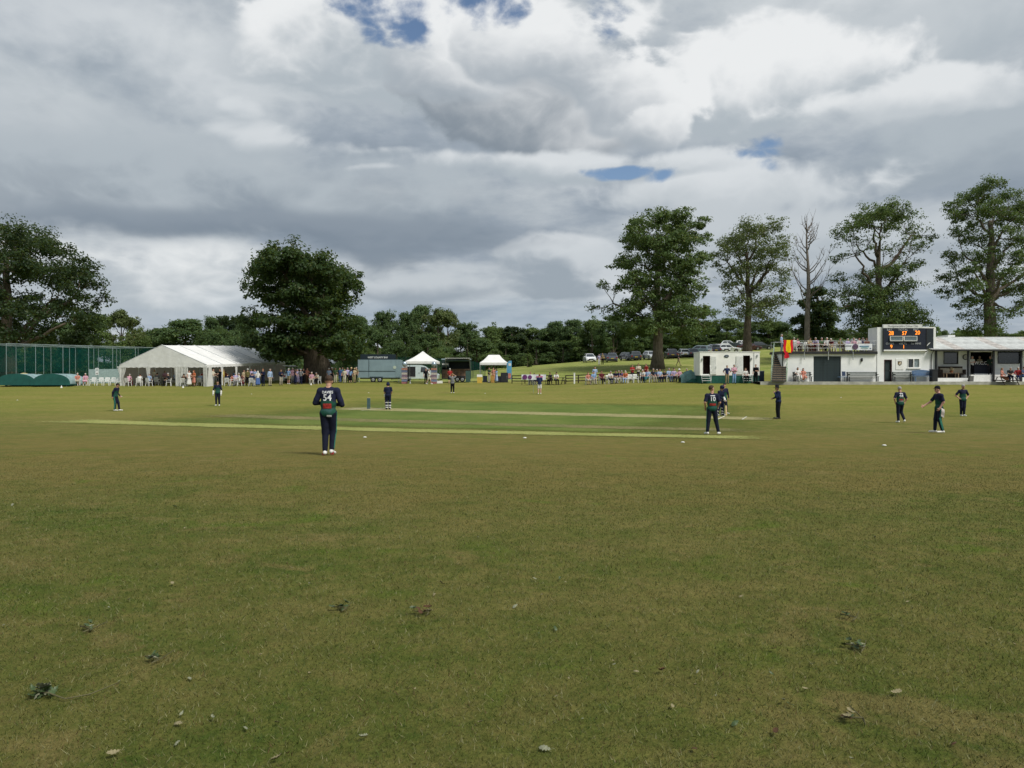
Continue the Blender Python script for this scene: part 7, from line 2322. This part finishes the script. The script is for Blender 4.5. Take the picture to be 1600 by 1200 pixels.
# capped fielder facing the wicket, arm out
o, V, Fq, p = player(1466.5, 677, pose(pelvis=(0, .02, .95), neck=(0, -.0, 1.50), head=(0, -.05, 1.65), look=(0, -1, -.08), elL=(.24, .06, 1.18), wrL=(.20, -.05, .96), elR=(-.25, -.16, 1.18), wrR=(-.22, -.43, 1.03), knL=(.10, -.02, .51), anL=(.13, .09, .09), toL=(.14, -.11, .04), knR=(-.10, -.05, .51), anR=(-.12, -.07, .09), toR=(-.13, -.27, .04)),
    'capped cricketer facing the pitch with one arm stretched out', -PI / 2, hc='black', stripe=M_STRIPE, height=1.82, skin=2)
add_hat(o, 'cap', 'black', (0, -.055 * 1.02, 1.655 * 1.02))
mb = MB(); mb.sheet([[(.24 + .02 * math.sin(5 * v_), -.02 + .12 * u, .98 - .32 * v_ - .06 * u) for v_ in [j / 5 for j in range(6)]] for u in [i / 4 for i in range(5)]])
mb.build('towel', mat('towel_pale', (.55, .50, .48), .9), o)
# hands on hips by the boundary
o, V, Fq, p = player(1504.5, 651, pose(look=(.1, -1, -.25), head=(0, -.04, 1.65), elL=(.37, .07, 1.17), elR=(-.37, .07, 1.17), wrL=(.19, -.02, 1.0), wrR=(-.19, -.02, 1.0), knL=(.06, -.05, .52), anL=(.04, -.05, .10), toL=(.05, -.22, .05), knR=(-.07, .02, .51), anR=(-.04, .10, .10), toR=(-.05, -.05, .04)),
    'grey haired cricketer walking with hands on hips before the veranda', 0, hc='grey', height=1.80)
# fielder at square leg on the far left
o, V, Fq, p = player(181, 642.5, pose(pelvis=(0, .03, .94), neck=(0, -.06, 1.47), head=(0, -.13, 1.61), look=(0, -1, -.2), elL=(.24, .02, 1.14), wrL=(.23, -.14, .95), elR=(-.24, .08, 1.15), wrR=(-.24, .10, .92), knR=(-.10, -.02, .51), anR=(-.12, .02, .09), toR=(-.13, -.16, .04), knL=(.10, -.10, .51), anL=(.12, -.15, .09), toL=(.13, -.34, .04)),
    'cricketer in navy and green leaning forward in front of the empty chairs', PI / 2, hc='black', stripe=M_STRIPE, fore=M_NAVYC, sleeve='long', height=1.80)
add_hat(o, 'cap', 'black', (0, -.13, 1.62))
# wicketkeeper with big pale gloves
o, V, Fq, p = player(340, 634.5, pose(look=(.1, -1, -.2), elL=(.27, .0, 1.17), elR=(-.27, .0, 1.17), wrL=(.27, -.10, .96), wrR=(-.27, -.10, .96)), 'wicketkeeper in navy and green wearing pale gloves before the marquee', 0.1, hc='black', height=1.76, fore=M_NAVYC, sleeve='long', fingers=False)
for s_ in (-1, 1):
    B = Blob(); c = v3(s_ * .27, -.12, .88)
    B.ell(c, (.06, .055, .085), 0)
    for q in (-.045, -.015, .015, .045): B.cone(c + v3(q * .3, q, -.05), c + v3(q * .3, q * 1.2 - .02, -.13), .022, .018, 0)
    B.cone(c + v3(0, -.05, .0), c + v3(0, -.10, -.05), .024, .02, 0); B.cone(c + v3(0, .01, .07), c + v3(0, .02, .14), .06, .066, 0)
    v_, f_, l_ = B.mesh(.012, .012); obj('keeping_glove', mesh_np('glove', v_, f_, [M_SHOE['white']], True), o)
# striker from behind: pads, bat
def pads(o, J, s_=1.0, front=-1):
    for sd_ in ('L', 'R'):
        kn, an = np.array(J['kn' + sd_]), np.array(J['an' + sd_])
        B = Blob()
        off = v3(0, front * .045, 0)
        B.cone(kn + off + v3(0, 0, .14), kn + off, .075, .085, 0); B.cone(kn + off, an + off + v3(0, 0, .02), .085, .075, 0); B.cone(an + off + v3(0, 0, .02), an + off + v3(0, front * .05, -.02), .072, .06, 0)
        v_, f_, l_ = B.mesh(.018, .02); obj('leg_pad', mesh_np('leg_pad', v_ * s_, f_, [M_BATN], True), o)
        for z in (.86, .42, .10):
            c = an + (kn - an) * z
            pd_ = obj('pad_strap', None, o) if False else MB().lathe([(.094, -.03), (.098, -.012), (.098, .012), (.094, .03)], tuple((c + off * .5) * s_), 14).build('pad_strap', M_SHOE['white'], o, smooth=True)
def gloves(o, pts, s_=1.0):
    for c in pts:
        c = np.array(c); B = Blob(); B.ell(c, (.055, .055, .06), 0); B.cone(c + v3(0, .02, .03), c + v3(0, .03, .12), .05, .055, 0)
        for q in (-.03, -.01, .01, .03): B.cone(c + v3(-.03, -.03, q), c + v3(.03, -.055, q), .014, .014, 0)
        v_, f_, l_ = B.mesh(.012, .012); obj('batting_glove', mesh_np('batting_glove', v_ * s_, f_, [M_SHOE['white']], True), o)
M_WILLOW = mat('willow', (.52, .40, .22), .6, .3, var=.15, vscale=12); M_GRIP = mat('bat_grip', (.03, .03, .035), .8, .2, var=.2)
def bat(loc, tip, label, rz=0.0):
    """bat from grip end loc to toe tip, world points"""
    a, b = Vector(loc), Vector(tip)
    th = thing('cricket_bat', label, 'bat', tuple(b))
    v = a - b; L_ = v.length
    q = v.to_track_quat('Z', 'Y')
    th.rotation_mode = 'QUATERNION'; th.rotation_quaternion = q
    mb = MB(); mb.prism([(-.05, 0), (.05, 0), (.054, .03), (.054, L_ * .58), (.02, L_ * .66), (-.02, L_ * .66), (-.054, L_ * .58), (-.054, .03)], -.016, .02); mb.build('blade', M_WILLOW, th)
    MB().tube([(0, 0, L_ * .64), (0, 0, L_)], [.016, .018], 8).build('handle', M_GRIP, th)
JB = pose(pelvis=(0, .03, .93), neck=(.02, -.04, 1.47), head=(.02, -.10, 1.60), look=(.75, -.6, -.1), elL=(.26, -.02, 1.15), elR=(-.24, -.02, 1.15), wrL=(.25, -.14, .93), wrR=(-.17, -.18, 1.02), knL=(.11, -.03, .50), anL=(.10, .03, .09), toL=(.13, -.15, .04), knR=(-.10, -.03, .50), anR=(-.10, .04, .09), toR=(-.14, -.14, .04))
o, V, Fq, p = player(606.5, 640, JB, 'batter in navy seen from behind, waiting with bat and striped pads', PI, hc='black', top=M_BATN, bot=M_BATN, height=1.78, loose=1.12, fingers=False)
pads(o, JB, 1.0, .5); gloves(o, [(.25, -.14, .87)])
add_hat(o, 'helmet', 'navy', (.02, -.10, 1.60))
bat((p.x - .25 - .01, p.y + .14, p.z + .95), (p.x - .17, p.y + .10, p.z + .03), 'bat resting on the turf beside the batter seen from behind')
# stumps, blue sleeved
sp = hit(576, 639.5)
stp = thing('wicket', 'set of blue stumps with bails at the batting end', 'wicket', (sp.x, sp.y, sp.z + .03), math.atan2(pdir.y, pdir.x) + PI / 2 - R(60))
M_STB = mat('stump_blue', (.030, .085, .125), .5, .35, var=.1)
for k in (-1, 0, 1): MB().lathe([(.030, 0), (.032, .5), (.032, .70), (.02, .715)], (k * .075, 0, 0), 10).build('stump', M_STB, stp)
for k in (-.5, .5): MB().tube([(k * .075 - .05, 0, .725), (k * .075 + .05, 0, .725)], .012, 6).build('bail', mat('bail_pale', (.5, .42, .28), .6), stp)
# non-striker and the fielder behind him
JN = pose(pelvis=(0, .05, .92), neck=(0, -.10, 1.44), head=(0, -.17, 1.58), look=(.2, -1, -.1), elL=(.24, -.10, 1.12), wrL=(.10, -.28, .92), elR=(-.24, -.10, 1.12), wrR=(-.02, -.28, .94), knL=(.12, -.10, .50), anL=(.17, -.05, .09), toL=(.22, -.24, .04), knR=(-.12, .0, .50), anR=(-.16, .10, .09), toR=(-.20, -.08, .04))
o, V, Fq, p = player(1124.5, 650, JN, 'non-striking batter in navy bending over a vertical bat', R(42), hc='black', top=M_BATN, bot=M_BATN, fore=M_BATN, sleeve='long', height=1.78, loose=1.1, fingers=False)
pads(o, JN, 1.0, -1); gloves(o, [(.08, -.31, .86), (.0, -.32, .92)])
add_hat(o, 'helmet', 'navy', (0, -.17, 1.58))
M_ = Matrix.Rotation(R(42), 4, 'Z')
h_ = M_ @ Vector((.05, -.36, .93)); t_ = M_ @ Vector((.03, -.42, .03))
bat((p.x + h_.x, p.y + h_.y, p.z + .93), (p.x + t_.x, p.y + t_.y, p.z + .04), 'pale bat stood upright in front of the non-striking batter')
o, V, Fq, p = player(1131.5, 647.5, pose(look=(-.6, -.8, 0), elL=(.27, .0, 1.16), wrL=(.25, -.10, .95), knL=(.10, -.06, .51), anL=(.14, -.05, .09), toL=(.17, -.23, .04)), 'cricketer in dark green standing close behind the non-striking batter', R(20), hc='black', fore=M_NAVYC, sleeve='long', stripe=M_STRIPE, height=1.82)
# umpire
o, V, Fq, p = player(1215.5, 655, pose(pelvis=(0, .03, .95), neck=(0, .0, 1.49), head=(0, -.05, 1.64), look=(0, -1, 0), elL=(.22, -.14, 1.17), wrL=(.10, -.20, 1.40), elR=(-.25, -.02, 1.16), wrR=(-.16, -.22, 1.10), knL=(.09, .0, .51), anL=(.10, .03, .09), knR=(-.09, .0, .51), anR=(-.10, .02, .09), toL=(.10, -.18, .04), toR=(-.11, -.18, .04)),
    'umpire in a navy jacket and black hat with a hand raised to the face', -PI / 2, hc='grey', top=M_UMP, fore=M_UMP, bot=mat('umpire_trouser', (.012, .013, .018), .85, .12, var=.15), sleeve='long', shoe='black', height=1.78, loose=1.14)
add_hat(o, 'topper', 'black', (0, -.055, 1.645))
print_on(o, V, Fq, 'panel', (.0001, .0001), 0, 1.2, M_UMP) if False else None
# far fielder with hands to the head, and the man in white shorts
o, V, Fq, p = player(707, 614.5, pose(elL=(.30, -.05, 1.56), elR=(-.30, -.05, 1.56), wrL=(.10, -.05, 1.70), wrR=(-.10, -.05, 1.70), look=(0, -1, 0)), 'distant fielder in grey and black with both hands on the head', PI, hc='fair', top=cm('grey'), bot=cm('black'), height=1.76, fingers=False, res=.02)
o, V, Fq, p = player(843, 616, pose(elL=(.26, .0, 1.15), wrL=(.14, -.20, 1.08), elR=(-.26, .0, 1.15), wrR=(-.14, -.20, 1.08)), 'person in a blue shirt and white shorts standing on the outfield', PI, hc='red', top=cm('dark blue'), bot=cm('white'), legs='shorts', low=SKIN[2], height=1.74, fingers=False, res=.02)
p = hit(833.5, 614.5); th = thing('thin_pole', 'thin pale pole stuck in the turf beside the man in white shorts', 'pole', tuple(p)); MB().tube([(0, 0, -.05), (0, 0, 1.35)], [.014, .010], 6).build('shaft', M_POLE, th); MB().lathe([(.02, 0), (.02, .05)], (0, 0, 1.33), 8).build('tip', M_WHITE, th)

# ================================================================== spectators
W1 = 'by the pitch covers'
seated(121, 83, 'sit', 'salmon', 'stone', .3, W1, hc='white', legs='skirt', hair='short', shoe='white'); seated(133.5, 83, 'sit', 'pink', 'pink', .35, W1, hc='white', hair='short', legs='skirt', shoe='white')
for px in (144, 155.5, 166, 176, 187): chair(xy(px, 83), 83 + random.uniform(-.15, .2), random.uniform(.05, .4), 'empty white plastic chair in the row beside the marquee', 'empty chairs beside the marquee')
W2 = 'at the open front of the marquee'
def mqp(px, d, *a, **k): return person(px, d, *a, **k)
MF = 'at the marquee front'
seated(201, 81.8, 'sitlean', 'pink', 'maroon', PI - .2, MF, hc='grey'); seated(218, 81.6, 'sitlean', 'white', 'white', PI + .1, MF, hc='brown'); seated(234, 81.8, 'sit', 'pale blue', 'black', PI - .4, MF, hc='grey')
seated(246, 83.5, 'sit', 'grey', 'dark grey', PI, MF, hc='brown'); seated(262, 81.8, 'sit', 'charcoal', 'black', -1.3, MF, hc='grey'); 
mqp(241.5, 85, 'hold', 'cream', 'denim', .2, 'inside the marquee entrance', hair='long', hc='fair'); 
mqp(295.5, 81, 'hold', 'white', 'white', .8, MF, hair='long', hc='brown', legs='dress', sleeve='none'); mqp(303, 81.2, 'hold', 'orange', 'salmon', -.6, MF, hair='long', hc='red', legs='skirt')
seated(287.5, 81.5, 'sit', 'brown', 'maroon', PI, MF, hc='brown')
seated(313, 82.5, 'sit', 'pale blue', 'grey', PI, MF, hc='grey')
MS = 'along the marquee side'
mqp(333, 82.5, 'reach', 'cream', 'grey', PI / 2, MS, hc='brown'); mqp(344, 83.5, 'hold', 'black', 'black', -.8, MS, hc='black', sleeve='long'); mqp(349, 84.5, 'hold', 'yellow', 'khaki', -1.2, MS, hc='fair', hair='long')
seated(356, 82.2, 'sit', 'navy', 'khaki', PI, MS, hc='brown'); seated(362, 83.2, 'sit', 'salmon', 'brown', PI - .5, MS, hc='brown', hair='long'); seated(368, 83.6, 'sit', 'lilac', 'grey', PI + .3, MS, hc='grey'); 
seated(372.5, 82.2, 'sit', 'white', 'grey', -1.2, MS, hc='grey'); seated(378, 82.8, 'sitlean', 'maroon', 'maroon', .3, MS, hair='long', hc='brown', legs='dress', sleeve='none')
mqp(381, 83.8, 'hold', 'beige', 'brown', 1.2, MS, hair='long', hc='brown'); mqp(387, 82.6, 'hold', 'olive', 'black', PI, MS, hat=('cap', 'white')); mqp(392.5, 84.5, 'folded', 'lilac', 'stone', .1, MS, hc='brown'); mqp(398.5, 84.0, 'hold', 'pale blue', 'grey', -.4, MS, hc='black')
mqp(403, 81.2, 'hold', 'white', 'blue', PI + .4, MS, hair='long', hc='white', legs='dress'); mqp(411, 81.8, 'folded', 'navy', 'navy', -.3, MS, hc='red', sleeve='long'); mqp(422, 82.6, 'stand', 'pale blue', 'stone', .9, MS, hc='grey', sleeve='long')
seated(394, 82, 'sit', 'dark blue', 'white', PI, MS, hc='brown')
for k, (px, d, tp, bt, hr) in enumerate(((214, 88, 'grey', 'black', 'grey'), (228, 89, 'purple', 'dark grey', 'brown'), (258, 90, 'pink', 'brown', 'fair'), (272, 88, 'pale blue', 'black', 'grey'), (298, 89, 'green', 'navy', 'brown'), (318, 90, 'red', 'grey', 'white'), (338, 92, 'teal', 'black', 'brown'), (352, 91, 'orange', 'denim', 'fair'), (366, 93, 'light blue', 'navy', 'black'))):
    seated(px, d, 'sit', tp, bt, random.uniform(0, 6), 'deep inside the marquee', hc=hr, hair='long' if k % 3 == 0 else 'short')
for k, (px, d) in enumerate(((222, 86.5), (252, 87), (308, 85.5), (345, 87), (376, 86))):
    X = xy(px, d); th = thing('round_table', 'round table inside the marquee', 'table', (X, d, G(X, d)), 0, 'round tables inside the marquee')
    MB().lathe([(.75, .70), (.76, .73), (.0, .735)], n=20).build('table_top', mat('table_white', (.55, .54, .50), .7), th); MB().lathe([(.05, 0), (.05, .70)], n=10).build('stem', M_GREY, th); MB().lathe([(.3, 0), (.28, .03), (.05, .05)], n=14).build('foot', M_GREY, th)
WO = 'left of the oak'
person(439, 84, 'folded', 'navy', 'stone', .7, WO, hc='brown', sleeve='long', shoe='brown'); person(451, 87, 'hold', 'light blue', 'khaki', 2.6, WO, hc='white', legs='shorts', shoe='white'); person(457.5, 88, 'stand', 'pink', 'grey', .4, WO, hc='white'); 
person(461.5, 86, 'hold', 'navy', 'navy', 2.2, WO, hair='long', hc='brown', legs='dress', sleeve='none'); person(465, 87, 'stand', 'lilac', 'lilac', .2, WO, hair='long', hc='grey', legs='dress'); person(470, 86.5, 'hips', 'grey', 'navy', 2.9, WO, hc='grey'); person(474.5, 88, 'hold', 'charcoal', 'black', -.5, WO, hc='black')
person(480, 89, 'reach', 'salmon', 'brown', 1.0, WO, hc='brown'); 
WT = 'under the oak'
seated(487, 87, 'sit', 'pink', 'stone', .1, WT, hc='white'); seated(496, 87.5, 'sitlean', 'cream', 'black', -.5, WT, hc='grey')
person(514, 90.5, 'hold', 'pale blue', 'white', .1, 'by the oak', hc='white', hat=('cap', 'white')); person(519, 92, 'stand', 'charcoal', 'black', .3, 'right of the oak', hc='black', hat=('brim', 'white'))
WB = 'by the food trailer'
person(524, 91, 'hold', 'green', 'cream', .2, WB, hc='brown'); person(531, 92, 'stand', 'blue', 'blue', -.4, WB, hc='grey'); person(535, 92.5, 'folded', 'teal', 'navy', .5, WB, hc='brown'); person(538.5, 90.5, 'hold', 'cream', 'cream', 0, WB, hair='long', hc='fair'); person(543, 92, 'stand', 'lilac', 'black', .6, WB, hc='grey')
person(547.5, 90.5, 'stand', 'light blue', 'black', 2.9, WB, hc='brown', legs='skirt', hair='long'); person(549, 93, 'stand', 'navy', 'charcoal', -.2, WB, hat=('topper', 'beige')); person(554, 91, 'reach', 'beige', 'khaki', 1.1, WB, hc='fair', hat=('brim', 'beige')); person(557, 93, 'stand', 'khaki', 'dark green', -.6, WB, hc='grey')
person(670, 87, 'walk', 'white', 'cream', PI / 2, 'past the pointed gazebo', hc='grey', legs='shorts', shoe='white'); person(665.5, 88.0, 'stand', 'black', 'black', .2, 'in the pointed gazebo', hc='black')
person(703, 87.5, 'hold', 'red', 'navy', PI + .2, 'at the horse trailer counter', hc='white', legs='shorts', label='person in a bright pink-red top facing the horse trailer counter')
person(764, 90, 'reach', 'dark green', 'stone', 1.2, 'under the flat-topped gazebo', hc='black'); person(771, 92, 'hold', 'salmon', 'salmon', -.3, 'under the flat-topped gazebo', hair='long', hc='fair', legs='dress'); person(775.5, 90, 'reach', 'light blue', 'pale blue', -1.0, 'under the flat-topped gazebo', hair='long', hc='black', legs='dress')
WP = 'by the roundel banner'
seated(829, 83.2, 'sit', 'white', 'grey', 0, WP, hc='fair'); seated(834, 83.4, 'sitlean', 'white', 'navy', .3, WP, hc='brown', hair='long')
seated(868.5, 81.2, 'sitlean', 'white', 'black', .3, 'at the dark picnic table', ch=False, hc='black'); seated(861, 82.6, 'sitlean', 'dark grey', 'black', -.8, 'at the dark picnic table', ch=False, hc='brown')
WS = 'in the boundary row'
S = [(919, 'sit', 'salmon', 'stone', .1, dict(hc='red', hair='long', legs='skirt')), (928, 'sit', 'light blue', 'stone', .2, dict(hc='black')), (940.5, 'sitback', 'maroon', 'black', .3, dict(hc='brown')), (952.5, 'sitlean', 'white', 'navy', .5, dict(hc='grey')),
     (961, 'sitlean', 'navy', 'white', .2, dict(hc='brown')), (966.5, 'sitback', 'navy', 'stone', -.3, dict(hc='grey')), (970.5, 'sitlean', 'purple', 'white', .1, dict(hc='grey')), (977, 'sit', 'orange', 'pale blue', -.4, dict(hc='white', hair='long')), (1004, 'sitlean', 'white', 'navy', -.2, dict(hc='white', shoe='white')), (1011.5, 'sitback', 'pale blue', 'teal', -.5, dict(hc='fair')),
     (1021, 'sit', 'charcoal', 'stone', .2, dict(hc='grey')), (1026.5, 'sit', 'denim', 'dark green', 0, dict(hc='white')), (1031, 'sit', 'pale blue', 'navy', .3, dict(hc='brown')), (1038, 'sitlean', 'dark grey', 'black', -.2, dict(hair='long', hc='black')), (1045.5, 'sit', 'pale blue', 'denim', .4, dict(hc='grey')), (1053, 'sit', 'lilac', 'black', .1, dict(hc='brown')),
     (1061.5, 'sit', 'pink', 'maroon', 0, dict(hair='long', hc='grey', legs='skirt', hat=('brim', 'white'))), (1072.5, 'sitback', 'teal', 'beige', -.5, dict(hc='grey', legs='shorts', shoe='white'))]
for px, ps_, tp, bt, fc, kw in S:
    seated(px, 78.2 + random.uniform(-.25, .35), ps_, tp, bt, fc, WS, **kw)
for px in (993, 985): chair(xy(px, 78.2), 78.2, .1, 'empty white plastic chair in the boundary row below the parked cars', 'empty chairs in the boundary row')
person(929.5, 80.5, 'hold', 'pale blue', 'grey', .2, 'behind the boundary row', hc='black')
person(988, 84.5, 'folded', 'red', 'navy', .1, 'on the bank', hc='brown', legs='shorts'); person(997.5, 84.5, 'folded', 'cream', 'black', -.2, 'on the bank', hc='black'); person(1009.5, 85, 'hold', 'red', 'red', -.9, 'on the bank', hc='black', sleeve='long')
person(936, 123, 'stand', 'lilac', 'white', .3, 'between two parked cars', hc='grey'); person(941.5, 124, 'hold', 'khaki', 'black', -.4, 'between two parked cars', hc='fair')
person(1060, 112, 'walk', 'dark grey', 'khaki', 1.2, 'on the bank', hc='brown')
WC = 'before the cabin'
person(1136, 72.4, 'hips', 'dark blue', 'khaki', 0, WC, hc='grey', label='person in a slate blue shirt with hands on hips in front of the cabin'); person(1147, 72.6, 'folded', 'pink', 'light blue', .1, WC, hc='grey', sleeve='long'); 
o = person(1165, 72.75, 'sit', 'white', 'black', .1, 'on the cabin steps', hc='fair', hair='long', z=cz + .12, label='person in white top sitting on the cabin steps')
person(1181, 72.2, 'hold', 'black', 'black', -.7, WC, hc='grey', hair='short')
for px, tp, bt, ft_c in ((1247.5, 'white', 'white', .1), (1255.5, 'salmon', 'salmon', -.1)):
    person(px, 71.35, 'sitback', tp, bt, ft_c, 'on the wall bench', hair='long', hc='brown' if tp == 'white' else 'black', z=PZ0 + .014, shoe='white', legs='trousers' if tp == 'white' else 'dress')
person(1221, 75.2, 'stand', 'pale blue', 'denim', 1.0, 'at the top of the stairs', hc='grey', z=TER_Z - .02)
WR = 'on the roof terrace'
TP = [(1240.5, 72.8, 'sit', 'white', 'grey', 2.8, dict(hc='grey')), (1246, 74, 'sit', 'pink', 'black', .2, dict(hair='long', hc='brown')), (1263.5, 72.7, 'sitlean', 'beige', 'brown', .4, dict(hc='brown')), (1274.5, 72.7, 'sitlean', 'lilac', 'maroon', -.5, dict(hc='grey')),
      (1284, 74.2, 'sit', 'green', 'black', .1, dict(hc='grey')), (1292, 74, 'sit', 'white', 'dark grey', -.2, dict(hc='white')), (1299.5, 72.7, 'sitlean', 'maroon', 'beige', -.9, dict(hair='long', hc='white')), (1313, 74.2, 'sit', 'olive', 'stone', .3, dict(hc='brown')),
      (1325, 73.6, 'sit', 'lilac', 'black', .3, dict(hair='long', hc='white')), (1334, 73.2, 'sit', 'pink', 'navy', 0, dict(hc='grey')), (1342.5, 73.4, 'sit', 'white', 'black', .2, dict(hc='black')), (1348.5, 74, 'sit', 'purple', 'grey', -.3, dict(hc='grey')), (1354, 73, 'sit', 'salmon', 'white', -.6, dict(hair='long', hc='fair'))]
for px, d, ps_, tp, bt, fc, kw in TP:
    seated(px, d, ps_, tp, bt, fc, WR, z=TER_Z, **kw)
chair(xy(1366, 72.6), 72.6, .5, 'empty white plastic chair on the terrace beside the score box', 'empty chair on the terrace', z=TER_Z)
WV = 'in the veranda bar'
PLZ = PZ0 + lz(585.5, 73)
person(1519, 73.4, 'folded', 'white', 'black', .3, 'in the veranda doorway', hc='grey', z=PLZ); person(1530.5, 74.6, 'hold', 'beige', 'black', .1, WV, hc='grey', z=PLZ); person(1547, 73.6, 'hold', 'dark green', 'charcoal', -.6, 'in the veranda doorway', hc='black', z=PLZ, sleeve='long')
WD = 'before the veranda'
person(1566.5, 70.9, 'sit', 'salmon', 'salmon', .6, WD, hair='long', hc='fair', legs='dress', z=PZ0, sleeve='none'); person(1578, 70.4, 'sitlean', 'dark grey', 'navy', -.3, WD, hc='grey', z=PZ0); person(1591, 70.6, 'sitback', 'red', 'dark blue', -.5, WD, hc='white', z=PZ0, sleeve='long'); person(1600.5, 70.3, 'sit', 'denim', 'blue', .3, WD, hc='brown', z=PZ0)
# people whose place alone separates them share a group with their twins
from collections import Counter
seen = Counter(o.get('label') for o in SC.objects if o.parent is None and o.get('label'))
for o in SC.objects:
    if o.parent is None and o.get('label') and seen[o['label']] > 1 and not o.get('group'):
        o['group'] = 'look-alikes: ' + str(o.get('category'))
